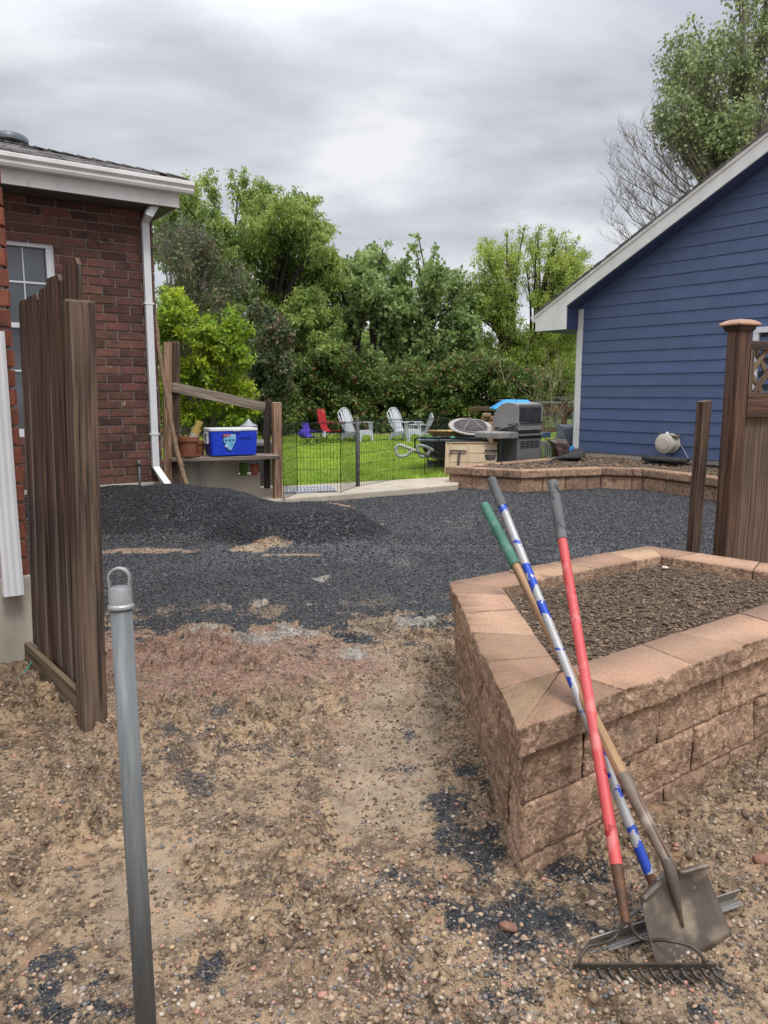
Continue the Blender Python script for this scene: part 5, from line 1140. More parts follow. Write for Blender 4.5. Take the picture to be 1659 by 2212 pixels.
# ---------------------------------------------------------------- pots
TER = mat('terracotta', (.30, .105, .05), (.23, .085, .045), rough=.8, ns=9, c3=(.16, .075, .05), c3s=7, c3lo=.58, c3hi=.75)
TER2 = mat('terracotta_light', (.40, .155, .08), (.33, .125, .065), rough=.8, ns=9)
def pot(name, lab, c, rt, rb2, h, m, group=None, rz=0, saucer=False, tilt=0):
    o = thing(name, lab, 'pot', tuple(c), group=group); o.rotation_euler = (tilt, 0, 0); t_ = .02
    prof = [(rb2, .0), (rb2 + (rt - rb2) * .72, h * .76), (rt * .965, h * .78), (rt * 1.03, h * .79), (rt * 1.05, h), (rt * .95, h), (rt * .90, h * .8), (rb2 * .9, .02)]
    MB().lathe((0, 0, 0), prof, 28).build('pot_body', m, o, smooth=35, world=False)
    if saucer: MB().lathe((0, 0, -.004), [(rb2 * 1.15, 0), (rb2 * 1.55, .012), (rb2 * 1.6, .03), (rb2 * 1.5, .03), (rb2 * 1.1, .012)], 28).build('saucer', m, o, smooth=35, world=False)
    return o
c = at(406, 980, 9.85); bp_ = pot('flower_pot', 'large terracotta pot on a saucer at the left end of the shelf', (c.x, c.y, ztp + .004), .142, .098, .255, TER, 'terracotta pots', saucer=True)
c = at(428, 980, 10.15); pot('flower_pot', 'smaller terracotta pot tucked between the large pot and the blue cooler', (c.x, c.y, ztp), .105, .075, .19, TER2, 'terracotta pots')
c = at(526, 1024, 10.22); c.z = zs1; pot('flower_pot', 'small green plastic pot on the concrete step under the shelf', (c.x, c.y + .02, zs1), .062, .046, .165, mat('green_plastic', (.065, .15, .022), rough=.45))
c = at(550, 1024, 10.3); pot('flower_pot', 'small terracotta pot on the concrete step right of the green pot', (c.x, c.y, zs1), .064, .045, .145, mat('terra_small', (.42, .13, .06), (.34, .10, .05), rough=.75, ns=9), 'terracotta pots')
# cup stack standing askew in the large pot
c = at(414, 940, 9.85); cs = thing('cup_stack', 'leaning stack of yellow and white plastic cups in the large terracotta pot', 'cups', (c.x, c.y, ztp + .19)); cs.rotation_euler = (0, R(22), 0)
YL = mat('yellow_cup', (.62, .45, .13), (.55, .38, .10), rough=.4); WC = mat('cream_cup', (.62, .57, .43), rough=.4)
for z, r0, r1, hh_, m_, nm in ((0, .050, .060, .15, WC, 'white_cup'), (.13, .060, .062, .055, YL, 'cup_rim'), (.17, .040, .045, .115, YL, 'yellow_cup')):
    MB().lathe((0, 0, z), [(r0, 0), (r1, hh_), (r1 * .93, hh_), (r0 * .9, .01)], 22).build(nm, m_, cs, smooth=35, world=False)

# ---------------------------------------------------------------- wicker box and lantern behind the shelf
wx0 = at(470, 960, 11.2); wx1 = at(577, 960, 11.2); bxm = bpy.data.materials.new('wicker'); bxm.use_nodes = True; t = bxm.node_tree; b = t.nodes['Principled BSDF']; b.inputs['Roughness'].default_value = .5
bk = t.nodes.new('ShaderNodeTexBrick'); bk.inputs['Scale'].default_value = 14; bk.inputs['Color1'].default_value = (.045, .04, .04, 1); bk.inputs['Color2'].default_value = (.07, .062, .06, 1); bk.inputs['Mortar'].default_value = (.012, .011, .011, 1); bk.inputs['Mortar Size'].default_value = .03
tcn = t.nodes.new('ShaderNodeTexCoord'); mpn = t.nodes.new('ShaderNodeMapping'); mpn.inputs['Rotation'].default_value = (R(90), R(0), 0); t.links.new(tcn.outputs['Object'], mpn.inputs[0]); t.links.new(mpn.outputs[0], bk.inputs[0]); t.links.new(bk.outputs[0], b.inputs['Base Color'])
wb = thing('wicker_box', 'dark wicker deck box with a lid behind the shelf posts', 'deck box', ((wx0.x + wx1.x) / 2, 11.5, .1)); bw_ = wx1.x - wx0.x; zbx = at(560, 955, 11.2).z - .1
MB().box((0, 0, (zbx - .05) / 2), (bw_, .6, zbx - .05)).build('box', bxm, wb, world=False, bevel=.01); MB().box((0, 0, zbx - .03), (bw_ + .05, .66, .06)).build('lid', mat('box_lid', (.20, .20, .195), (.15, .15, .15), rough=.4), wb, world=False, bevel=.015)
mb = MB(); mb.box((0, -.305, zbx - .12), (bw_, .02, .03)); mb.box((0, -.305, zbx - .2), (bw_, .02, .02)); mb.build('trim_band', M['black'], wb, world=False)
lc = at(537, 923, 11.3); lt = thing('lantern', 'camping lantern with a wide grey vented cap standing behind the cooler', 'lantern', (lc.x, 11.3, .1 + zbx))
LG = mat('lantern_cap', (.34, .36, .37), (.24, .26, .27), rough=.35, metal=.4); z_ = at(537, 903, 11.3).z - .1 - zbx
MB().lathe((0, 0, z_ - .12), [(.13, 0), (.135, .008), (.06, .05), (.045, .07), (.03, .085), (.012, .11)], 24).build('cap', LG, lt, smooth=35, world=False)
MB().lathe((0, 0, 0), [(.09, 0), (.09, .10), (.055, .115), (.055, z_ - .12)], 20).build('globe', mat('lantern_blue', (.02, .03, .16), rough=.2), lt, smooth=35, world=False)
mb = MB()
for k in range(8): a = k * math.pi / 4; mb.tube([(.062 * math.cos(a), .062 * math.sin(a), .10), (.062 * math.cos(a), .062 * math.sin(a), z_ - .11)], .003, 5)
mb.build('guard', M['black'], lt, world=False)

# ================================================================ WIRE PEN
pp = [gp(613, 1081, .075), gp(643, 1065, .09), gp(736, 1064, .09), gp(769, 1052, .09), gp(777, 1050, .09), gp(851, 1037, .09), gp(917, 1031, .07)]
p7 = at(941, 1000, 13.8); p7.z = .06; p8 = at(965, 1000, 14.3); p8.z = .06; pp += [p7, p8]
pen = thing('wire_pen', 'black folding wire exercise pen across the lawn edge', 'wire pen', (pp[3].x, pp[3].y, .09))
PH = 1.0
for i in range(len(pp) - 1):
    if i == 3: continue
    a, b = pp[i], pp[i + 1]; d = b - a; mb = MB(); L_ = Vector((d.x, d.y, 0)).length; n = max(6, round(L_ / .048)); up = Vector((0, 0, PH)); wr = .0032
    for k in range(n + 1):
        q = a.lerp(b, k / n); r = .0065 if k in (0, n) else wr; mb.tube([q + Vector((0, 0, .0)), q + Vector((0, 0, PH * (1.0 if k in (0, n) else .985)))], r, 4, cap=False)
    for hz_ in (0.01, .17, .34, .51, .68, .86, .985, 1.0): r = .005 if hz_ > .98 else wr; mb.tube([a + Vector((0, 0, PH * hz_)), b + Vector((0, 0, PH * hz_))], r, 4, cap=False)
    if i == 1:
        for hz_ in (.2, .55, .8): mb.tube([b + Vector((0, 0, hz_)), b + Vector((0, 0, hz_ + .07))], .009, 5)
    mb.build('panel', M['wire'], pen)
# post bound with wire
pq = (pp[3] + pp[4]) / 2; mb = MB(); mb.tube([pq + Vector((0, 0, -.02)), pq + Vector((-.006, 0, 1.06))], [.028, .026], 12)
tp = thing('pen_post', 'dark round post with wire wrapped around it between two pen panels', 'post', tuple(pq)); mb.build('stake', mat('grey_pole', (.07, .068, .065), (.12, .115, .11), rough=.7, ns=9), tp, smooth=True)
hx = [pq + Vector((.031 * math.cos(k * .7), .031 * math.sin(k * .7), .05 + k * 1.0 / 80)) for k in range(80)]; MB().tube(hx, .003, 5).build('wrapped_wire', M['galv'], tp)
# mat on the path inside the pen
q0, q1, q2, q3 = gp(616, 1066, .095), gp(727, 1062, .095), gp(716, 1052, .095), gp(618, 1054, .095); mb = MB(); mb.prism([q0, q1, q2, q3], (0, 0, .02))
mt = mb.build('mat', mat('pale_mat', (.44, .45, .46), (.62, .60, .57), rough=.7, ns=9)); tag(mt, 'pale patterned board lying on the path behind the pen gate', 'mat')
mb = MB(); 
for k in range(14):
    a = q0.lerp(q1, (k + .5) / 14); b = q3.lerp(q2, (k + .2) / 14); mb.bar(a + Vector((0, 0, .0225)), b + Vector((0, 0, .0225)), .02, .003)
for f in (.3, .7): mb.bar(q0.lerp(q3, f) + Vector((0, 0, .0235)), q1.lerp(q2, f) + Vector((0, 0, .0235)), .02, .003)
mb.bar(q0 + Vector((0, -.01, .008)), q1 + Vector((0, -.01, .008)), .015, .03); pt_ = mb.build('pattern', mat('mat_dark', (.26, .28, .32), rough=.7), mt, world=False)

# ================================================================ CHAIRS ON THE LAWN
def adirondack():
    o = thing('adirondack_chair', '', 'chair', (0, 0, 0), group='white plastic Adirondack chairs on the lawn'); Wh = mat('chair_white', (.56, .58, .61), (.48, .50, .53), rough=.4, ns=3)
    # faces +X; slatted fan back, sloping seat, arms, splayed legs
    for k in range(6):
        y = (k - 2.5) * .082; top = .98 - .034 * (k - 2.5)**2; mb = MB(); y1 = y * 1.28
        p0 = Vector((-.20, y * .92, .26)); p1 = Vector((-.47, y1, top)); n = 6; pts = [p0.lerp(p1, t / n) + Vector((-.03 * math.sin(t / n * 3.14), 0, 0)) for t in range(n + 1)]
        rows = [[p + Vector((0, -.034 - .013 * t / n, 0)), p + Vector((.006, 0, 0)), p + Vector((0, .034 + .013 * t / n, 0))] for t, p in enumerate(pts)]; rows.append([pts[-1] + Vector((-.012, -.022, .03)), pts[-1] + Vector((-.01, 0, .04)), pts[-1] + Vector((-.012, .022, .03))])
        mb.grid(rows); mb.build('back_slat', Wh, o, world=False, solid=.016)
    rim = []
    for k in range(17):
        f = k / 16 * 2 - 1; rim.append(Vector((-.475, f * .285, 1.02 - .17 * abs(f)**2.4)))
    rim = [Vector((-.33, -.27, .55))] + rim + [Vector((-.33, .27, .55))]; MB().tube(smoothpath(rim, 3), .016, 8).build('back_rim', Wh, o, world=False, smooth=True)
    mb = MB(); rows = [[Vector((x, y, z)) for y in (-.25, -.08, .08, .25)] for x, z in ((-.24, .24), (-.1, .27), (.08, .33), (.24, .375), (.30, .37), (.315, .33))]; mb.grid(rows); mb.build('seat', Wh, o, world=False, solid=.02)
    ap = [(-.29, .37), (.29, .37), (.31, .0), (.25, .0), (.235, .16), (.18, .235), (0, .25), (-.18, .235), (-.235, .16), (-.25, 0), (-.31, 0)]; mb = MB(); mb.prism([(.33 + .05 * (1 - z / .37), y, z) for y, z in ap], (-.02, 0, 0)); mb.build('front_apron', Wh, o, world=False, bevel=.003)
    for s_ in (-1, 1):
        mb = MB(); P = [(-.38, .58), (-.2, .6), (.1, .605), (.33, .60)]; ws = (.05, .06, .085, .075); rows = [[Vector((x, s_ * .31 - w_ / 1, z)), Vector((x, s_ * .31 + w_, z))] for (x, z), w_ in zip(P, ws)]; mb.grid(rows); mb.build('armrest', Wh, o, world=False, solid=.022, bevel=.004)
        mb = MB(); mb.prism([(.20, s_ * .30, .60), (.31, s_ * .30, .60), (.345, s_ * .31, .2), (.375, s_ * .315, 0), (.32, s_ * .315, 0), (.28, s_ * .31, .22), (.22, s_ * .30, .33)], (0, s_ * .03, 0)); mb.build('leg', Wh, o, world=False, bevel=.004)
        mb = MB(); mb.prism([(.25, s_ * .275, .36), (-.30, s_ * .275, .30), (-.38, s_ * .285, .12), (-.44, s_ * .285, 0), (-.38, s_ * .285, 0), (-.27, s_ * .285, .14), (.0, s_ * .275, .20), (.22, s_ * .275, .27)], (0, s_ * .025, 0)); mb.build('leg', Wh, o, world=False, bevel=.004)
    return o
ad = adirondack(); ad['label'] = 'white plastic Adirondack chair right behind the red folding chair'
c = gp(771, 957, .06); ad.location = (c.x, c.y, .06); ad.rotation_euler = (0, 0, R(-36))
c = gp(876, 955, .06); a_2 = dup(ad, (c.x, c.y, .06), R(-40), 'white plastic Adirondack chair in the middle of the lawn left of the cart')
c = gp(893, 950, .06); a_3 = dup(ad, (c.x + .22, c.y + 1.3, -.06), R(190), 'white plastic Adirondack chair seen past the arm of the middle one, facing left', scale=(.9, .9, .9))
def camp(name, lab, loc, rz, sc__, fab, backh, group=None, arms=True):
    o = thing(name, lab, 'folding chair', loc, rz); W_ = .27; S_ = sc__
    V = lambda x, y, z: Vector((x, y, z)) * S_
    mb = MB(); rows = []
    for k, (x, z, w_) in enumerate(((.30, .42, .25), (.12, .36, .25), (-.06, .36, .25), (-.16, .42, .25), (-.20, .60, .25), (-.26, backh * .85, .25), (-.28, backh, .24))):
        rows.append([V(x + random.uniform(-.012, .012), -w_, z + .02), V(x, -w_ * .5, z - .015 + random.uniform(-.01, .01)), V(x, 0, z - .03 + random.uniform(-.012, .012)), V(x, w_ * .5, z - .015 + random.uniform(-.01, .01)), V(x + random.uniform(-.012, .012), w_, z + .02)])
    mb.grid(rows); mb.build('seat_and_back', fab, o, world=False, solid=.008 * S_, smooth=True, sub=1)
    for s_ in (-1, 1):
        if arms: mb = MB(); mb.grid([[V(x, s_ * .30 - .045, z), V(x, s_ * .30 + .045, z)] for x, z in ((-.24, .64), (-.05, .615), (.15, .62), (.34, .64))]); mb.build('armrest', fab, o, world=False, solid=.012 * S_)
        for a, b in (((-.28, .32), (.30, .30)), ((.30, .30), (-.28, .32))):
            pass
    for s_ in (-1, 1):
        for (x0, y0, z0), (x1, y1, z1) in (((-.24, s_ * .30, 0), (.30, s_ * .30, .42)), ((.30, s_ * .30, 0), (-.20, s_ * .28, .44)), ((.30, s_ * .30, 0), (.32, -s_ * .28, .40)), ((-.24, s_ * .30, 0), (-.22, -s_ * .28, .40)), ((-.24, s_ * .30, 0), (-.29, s_ * .26, backh)), ((.30, s_ * .30, .4), (.33, s_ * .30, .64))):
            MB().tube([V(x0, y0, z0), V(x1, y1, z1)], .009 * max(S_, .8), 8).build('leg' if z0 == 0 else 'arm_support', M['black'], o, world=False)
    return o
RD = mat('red_canvas', (.52, .02, .03), (.40, .015, .022), rough=.75, ns=5, bump=.3, bscale=30, trans=.15); PU = mat('purple_canvas', (.10, .055, .50), (.07, .035, .36), rough=.75, ns=6, bump=.3, bscale=30, trans=.1)
c = gp(716, 960, .06); rc = camp('folding_chair', 'red folding camp chair with a tall back at the hedge', (c.x - .05, c.y, .06), R(-22), 1.0, RD, 1.02)
mb = MB(); mb.box((-.262, .12, .92), (.004, .07, .06)); mb.build('badge', mat('badge', (.55, .45, .30), rough=.7), rc, world=False)
mb = MB(); mb.box((.0, -.33, .31), (.10, .004, .15)); mb.build('tag_card', M['white_clean'], rc, world=False)
c = gp(676, 964, .06); camp('folding_chair', "small purple child's folding chair left of the red chair", (c.x - .05, c.y, .06), R(-28), .68, PU, .98)
mb = MB()
c = gp(655, 958, .06); mb.lathe((c.x + .05, c.y - .1, .22), [(.05, 0), (.13, .05), (.16, .14), (.10, .24), (.05, .27)], 10, sx=1.3, sy=.8); tag(mb.build('bag', PU, smooth=True), 'slumped purple cloth bag hanging at the left of the small purple chair', 'bag')

# ================================================================ CART, TABLE, FIRE PIT, GRILL
# garden cart: black tub, two grey loop handles towards the house
ct = at(980, 950, 14.5); cart = thing('garden_cart', 'black-tubbed garden cart with two grey loop handles on the lawn edge', 'cart', (ct.x, ct.y, .055))
zr = at(960, 950, 14.4).z; xa = at(906, 950, 14.4).x; xb = at(1052, 950, 14.4).x
def tubm(x0, x1, y0, y1, z, k, zl):
    cx, cy = (x0 + x1) / 2, (y0 + y1) / 2; return [Vector((cx + (px - cx) * kx, cy + (py - cy) * .75 if k else py, zl)) for px, py, kx in ((x0, y0, k or 1), (x1, y0, k or 1), (x1, y1, k or 1), (x0, y1, k or 1))]
r0 = [Vector((xa, 14.2, zr)), Vector((xb, 14.2, zr)), Vector((xb, 14.95, zr)), Vector((xa, 14.95, zr))]; rm = [Vector((xa + .10, 14.27, zr - .22)), Vector((xb - .1, 14.27, zr - .26)), Vector((xb - .1, 14.88, zr - .26)), Vector((xa + .10, 14.88, zr - .22))]; r1 = [Vector((xa + .42, 14.36, zr - .42)), Vector((xb - .3, 14.36, zr - .42)), Vector((xb - .3, 14.8, zr - .42)), Vector((xa + .42, 14.8, zr - .42))]
mb = MB(); mb.grid([r0 + [r0[0]], rm + [rm[0]], r1 + [r1[0]]]); mb.add(r1, [[0, 1, 2, 3]]); tub = mb.build('tub', mat('tub_black', (.028, .029, .032), (.045, .045, .048), rough=.5), cart, solid=.012, bevel=.012)
mb = MB(); mb.tube([*r0, r0[0]], .02, 8); mb.build('rim', mat('rim_pale', (.30, .36, .44), rough=.45), cart, smooth=True)
GL_ = mat('loop_grey', (.50, .50, .49), (.34, .35, .35), rough=.5)
def px2(lst, Y): return [at((1500 + a / 3.687) * .5486, (1550 + b / 3.687) * .5486, Y) for a, b in lst]
l1 = px2([(470, 815), (420, 850), (380, 890), (320, 908), (255, 905), (222, 850), (220, 790), (250, 752), (300, 752), (360, 775), (420, 800), (500, 830)], 13.9); MB().tube(smoothpath(l1, 5), .030, 10).build('loop_handle', GL_, cart, smooth=True)
l2 = px2([(745, 805), (710, 830), (680, 880), (630, 912), (580, 905), (545, 860), (530, 800), (545, 755), (590, 752), (650, 770), (720, 800), (760, 830)], 14.15); MB().tube(smoothpath(l2, 5), .030, 10).build('loop_handle', GL_, cart, smooth=True)
DR = mat('cart_frame', (.07, .03, .028), (.04, .03, .03), rough=.5)
MB().tube(px2([(410, 815), (520, 848), (620, 880), (760, 930), (930, 965)], 14.02), .018, 8).build('frame', DR, cart, smooth=True); MB().tube(px2([(720, 815), (800, 850), (900, 900)], 14.2), .018, 8).build('frame', DR, cart, smooth=True)
for (a, b) in (((678, 905), (682, 1135)), ((905, 940), (910, 1120))): P = px2([a, b], 14.5); P[1].z = .05; MB().tube(P, .016, 8).build('leg', M['galv'], cart)
P = px2([(692, 968), (905, 968), (905, 1060), (692, 1060)], 14.52); mb = MB(); mb.prism(P, (0, .02, 0)); mb.build('brace_panel', mat('panel_grey', (.13, .14, .15), rough=.6), cart)
mb = MB(); mb.lathe((xb - .15, 14.6, .24), [(.06, -.04), (.17, -.045), (.19, -.02), (.19, .02), (.17, .045), (.06, .04)], 24, rot=Euler((R(90), 0, 0))); mb.build('wheel', M['black'], cart, smooth=35)
# load: pole with bent tube ends, yellow bowl
pf = thing('pole_frame', 'green pole with bent black tube ends lying across the cart', 'frame', (ct.x, 14.3, zr))
g0 = px2([(530, 637), (1000, 632), (1500, 625)], 14.15); MB().tube(g0, .014, 8).build('pole', mat('green_pole', (.06, .20, .14), rough=.5), pf, smooth=True)
MB().tube(smoothpath(px2([(492, 790), (492, 700), (505, 655), (560, 636), (640, 634)], 14.08), 5), .015, 8).build('bent_tube', M['black'], pf, smooth=True); MB().tube(smoothpath(px2([(820, 790), (826, 700), (845, 655), (900, 632), (1000, 632)], 14.06), 5), .015, 8).build('bent_tube', M['black'], pf, smooth=True); MB().tube(smoothpath(px2([(1420, 626), (1490, 630), (1525, 660), (1530, 700)], 14.06), 5), .015, 8).build('bent_tube', M['black'], pf, smooth=True)
MB().lathe(px2([(1040, 640)], 14.1)[0], [(.03, -.03), (.05, 0), (.03, .03)], 8).build('knot', bpy.data.materials['green_pole'], pf)
yb = px2([(990, 620)], 14.6)[0]; mb = MB(); mb.lathe(yb + Vector((0, 0, -.02)), [(.22, 0), (.30, .12), (.31, .13), (.29, .125), (.21, .01)], 28, sx=1.35); o = mb.build('tub', mat('yellow_tub', (.55, .36, .10), (.46, .30, .09), rough=.5), smooth=35); o.name = 'plastic_tub'; tag(o, 'yellow oval plastic tub in the cart under the fire pit', 'tub')
# fire pit tipped on top
fc = px2([(1300, 480)], 14.35)[0]; fp_ = thing('fire_pit', 'round metal fire pit with mesh dome lying tilted on the cart load', 'fire pit', tuple(fc)); fp_.rotation_euler = (R(19), R(3), 0)
FR_ = .405
MB().lathe((0, 0, 0), [(.12, -.14), (.24, -.11), (.30, -.03), (.305, .0), (.36, .012), (FR_, .015), (FR_ + .008, .0), (FR_, -.012), (.30, -.03)], 48).build('bowl', mat('bowl_grey', (.40, .38, .36), (.33, .29, .26), rough=.5, metal=.1, ns=6, c3=(.30, .20, .14), c3s=4, c3lo=.55, c3hi=.7), fp_, smooth=35, world=False)
MB().lathe((0, 0, .0), [(.31, .012), (.305, .03), (.24, .075), (.13, .112), (.02, .125)], 40).build('mesh_dome', mat('soot_mesh', (.055, .045, .045), (.15, .125, .12), rough=.8, ns=26, c3=(.02, .017, .017), c3s=40, c3lo=.5, c3hi=.6), fp_, smooth=True, world=False)
mb = MB()
for k in range(5): a = k * 2 * math.pi / 5 + .45; mb.tube([(r * math.cos(a), r * math.sin(a), z + .006) for r, z in ((.312, .014), (.305, .032), (.24, .077), (.13, .114), (.01, .127))], .008, 6)
mb.tube(arc((0, 0, .02), .312, 0, 6.283, 36, (1, 0, 0), (0, 1, 0)), .008, 6); mb.tube([(0, 0, .125), (-.005, 0, .155), (.01, 0, .175)], .006, 6); mb.build('dome_ribs', mat('rib_grey', (.30, .28, .27), rough=.5, metal=.3), fp_, world=False, smooth=True)
# folded table leaning on its edge
TN = mat('table_tan', (.50, .375, .235), (.45, .34, .21), rough=.55, ns=3); BN = mat('table_legs', (.045, .032, .028), rough=.5)
def tq(lst, Y): return px2(lst, Y)
tc4 = tq([(938, 708), (1640, 712)], 13.75); tl, tr_ = tc4; tl.z = tr_.z = tl.z; bl_ = Vector((tl.x - .03, tl.y - .22, .07)); tdir = (tr_ - tl).normalized(); dn_ = (bl_ - tl); 
tab = thing('folding_table', 'tan plastic folding table on its side with brown metal legs against the cart', 'table', (tl.x + .4, 13.6, .07))
TWd = .92; mb = MB(); nrm_ = tdir.cross(dn_).normalized(); nrm_ = nrm_ if nrm_.y < 0 else -nrm_
mb.prism([tl, tl + tdir * TWd, tl + tdir * TWd + dn_, tl + dn_], nrm_ * -.03); tp_ = mb.build('table_top', TN, tab, bevel=.006)
mb = MB()
for a, b in (((0, .01), (TWd, .01)), ((0, .985), (TWd, .985))): mb.bar(tl + tdir * a[0] + dn_ * a[1] + nrm_ * .012, tl + tdir * b[0] + dn_ * b[1] + nrm_ * .012, .025, .025)
for x in (.012, .09, .41, .72, .80): mb.bar(tl + tdir * x + dn_ * .03 + nrm_ * .010, tl + tdir * x + dn_ * .97 + nrm_ * .010, .02, .022 if x < .1 or x > .7 else .012)
for v in (.32, .60, .80): mb.bar(tl + tdir * .1 + dn_ * v + nrm_ * .003, tl + tdir * .71 + dn_ * v + nrm_ * .003, .008, .008)
mb.build('ribs', mat('table_rib', (.44, .33, .20), rough=.55), tp_)
def tb(x, v): return tl + tdir * x + dn_ * v + nrm_ * .045
for a, b, w_ in ((tb(.09, .27), tb(.375, .29), .028), (tb(.255, .28), tb(.225, .95), .034), (tb(.24, .76), tb(.92, .74), .014), (tb(.70, .27), tb(.92, .27), .028)):
    MB().bar(a, b, w_, .028).build('leg', BN, tab, bevel=.004)
MB().bar(tb(.095, .27), tb(.095, .36), .03, .04).build('leg_foot', BN, tab)

# grill
GRd = mat('grill_grey', (.20, .20, .20), (.17, .17, .172), rough=.45, metal=.25, ns=2); GRl = mat('grill_lid', (.31, .30, .285), (.27, .265, .255), rough=.5, metal=.2, ns=3); GRk = mat('grill_window', (.025, .025, .027), (.055, .055, .056), rough=.25, ns=5)
gc = at(1117.6, 990, 13.75); gr = thing('grill', 'large dark grey gas grill with domed lid and side shelf beside the blue house', 'grill', (gc.x, gc.y, .06), rz=R(40))
GWd, GDp = .66, .60     # local: +x along the long side, +y away; corner nearest the camera at the origin
Ztop = at(1117, 869, 13.9).z - .06; z1 = .93 * Ztop / 1.3; zsh2 = at(1100, 940, 13.7).z - .06
MB().box((GWd / 2, GDp / 2, z1 * .5 - .12), (GWd, GDp, z1 - .28)).build('cabinet', GRd, gr, world=False, bevel=.008)
MB().box((GWd / 2, GDp / 2, z1 - .035), (GWd - .04, GDp - .05, .36)).build('firebox', mat('firebox', (.10, .10, .10), rough=.5, metal=.2), gr, world=False, bevel=.01)
zl0 = Ztop - .37
lp_ = [(-.0, zl0), (GDp * .35, zl0 - .02), (GDp * .42, zl0 - .09), (GDp * 1.0, zl0 - .09), (GDp * 1.0, zl0 + .02), (GDp * .93, zl0 + .16), (GDp * .80, zl0 + .28), (GDp * .62, zl0 + .345), (GDp * .40, zl0 + .37), (GDp * .18, zl0 + .355), (GDp * .05, zl0 + .335), (0, zl0 + .26)]
# lid profile in local y-z, extruded along x
mb = MB(); mb.prism([Vector((-.015, y, z)) for y, z in lp_], (.03, 0, 0)); mb.build('lid_end', GRl, gr, world=False, bevel=.006)
mb = MB(); mb.prism([Vector((GWd - .015, y, z)) for y, z in lp_], (.03, 0, 0)); mb.build('lid_end', GRl, gr, world=False, bevel=.006)
mb = MB(); mb.prism([Vector((.016, y + (.012 if y < .1 else -.012), z - .012)) for y, z in lp_], (GWd - .032, 0, 0)); ld = mb.build('lid', GRl, gr, world=False)
mb = MB(); mb.box((GWd / 2, .004, zl0 + .155), (GWd - .07, .02, .25)); mb.build('window', GRk, ld, world=False, bevel=.006)
mb = MB(); mb.tube([(.02, -.03, zl0 + .01), (GWd - .02, -.03, zl0 + .01)], .013, 8); mb.build('lid_handle', M['black'], ld, world=False, smooth=True)
mb = MB(); mb.box((GWd / 2, .008, zl0 + .325), (GWd - .03, .03, .02)); mb.build('lid_trim', M['alu'], ld, world=False)
mb = MB(); mb.box((GWd / 2, .002, zl0 - .06), (GWd - .01, .02, .13)); mb.box((GWd / 2, -.004, zl0 - .02), (GWd + .01, .03, .02)); mb.build('back_panel', GRl, gr, world=False, bevel=.004)
mb = MB(); mb.box((GWd / 2, -.018, zl0 - .21), (GWd + .01, .05, .035)); mb.build('rail', GRd, gr, world=False, bevel=.004)
mb = MB()
for k in range(11): mb.box((.05 + k * .055, -.006, zl0 - .175), (.03, .02, .02))
mb.box((GWd / 2, -.001, zl0 - .255), (GWd - .06, .02, .04)); mb.build('slots', M['black'], gr, world=False)
mb = MB()
for i in range(5):
    for j in range(4): mb.box((.13 + j * .135, .0, zl0 - .33 - i * .028), (.118, .012, .013))
mb.build('vent_slots', M['black'], gr, world=False)
mb = MB()
for i in range(5):
    for j in range(2): mb.box((-.001, GDp * .30 - j * .10, .36 - i * .03), (.008, .085, .012))
mb.build('vent_slots', M['black'], gr, world=False)
mb = MB(); mb.box((-.003, GDp * .5, z1 * .5 - .13), (.006, GDp - .06, z1 - .34)); mb.build('side_panel', mat('side_panel_dark', (.11, .108, .106), rough=.5), gr, world=False, bevel=.003)
# side shelf towards the cart, far one bluish steel
mb = MB(); mb.box((-.25, GDp / 2, zsh2 + .0), (.50, GDp - .02, .11)); sf = mb.build('side_shelf', GRl, gr, world=False, bevel=.02)
mb = MB(); mb.box((-.10, .0, zsh2), (.20, .012, .10)); mb.build('shelf_trim', M['alu'], sf, world=False)
mb = MB(); mb.box((GWd + .16, .22, zsh2 - .03), (.30, .40, .10)); mb.build('side_shelf', mat('steel_blue', (.09, .17, .23), rough=.3, metal=.5), gr, world=False, bevel=.01)
mb = MB(); mb.tube([(-.02, .05, zl0 - .02), (-.02, .35, zl0 - .10), (-.02, .55, zl0 - .16)], .012, 8); mb.tube([(-.02, .03, zl0 - .03), (-.02, .0, zl0 - .14)], .008, 6); mb.build('rotisserie_bar', M['galv'], gr, world=False, smooth=True)
for x in (-.42,):
    mb = MB(); mb.tube([(x + .02, .05, zsh2 - .05), (x + .02, .05, .10)], .018, 8); mb.build('shelf_leg', M['black'], gr, world=False)
for x, y in ((.06, .06), (GWd - .06, .06), (.06, GDp - .06), (GWd - .06, GDp - .06)):
    mb = MB(); mb.lathe((x, y, .05), [(.02, -.02), (.05, -.02), (.05, .02), (.02, .02)], 14, rot=Euler((R(90), 0, 0))); mb.build('wheel', M['black'], gr, world=False)
# grill brush hanging in front of the shelf
gb_ = px2([(1592, 790)], 13.2)[0]
def p4(lst, Y): return [at((1850 + a / 3.687) * .5486, (1550 + b / 3.687) * .5486, Y) for a, b in lst]
br_ = thing('grill_basket', 'small wire basket on a string hanging from the grill side shelf', 'basket', tuple(p4([(300, 900)], 13.3)[0]))
P = p4([(312, 530), (322, 690), (305, 800)], 13.3); MB().tube(P, .006, 6).build('cord', M['galv'], br_)
a = p4([(305, 805), (250, 885), (355, 885)], 13.3); mb = MB(); mb.tube([a[0], a[1]], .004, 5); mb.tube([a[0], a[2]], .004, 5); mb.build('hanger', M['galv'], br_)
b0 = p4([(300, 885)], 13.3)[0]; mb = MB(); mb.lathe(b0 + Vector((0, 0, -.10)), [(.075, 0), (.10, .09), (.104, .10), (.098, .09), (.07, .01)], 16, sy=.6); mb.build('basket_body', mat('basket', (.07, .06, .055), (.14, .12, .11), rough=.6, ns=60), br_)

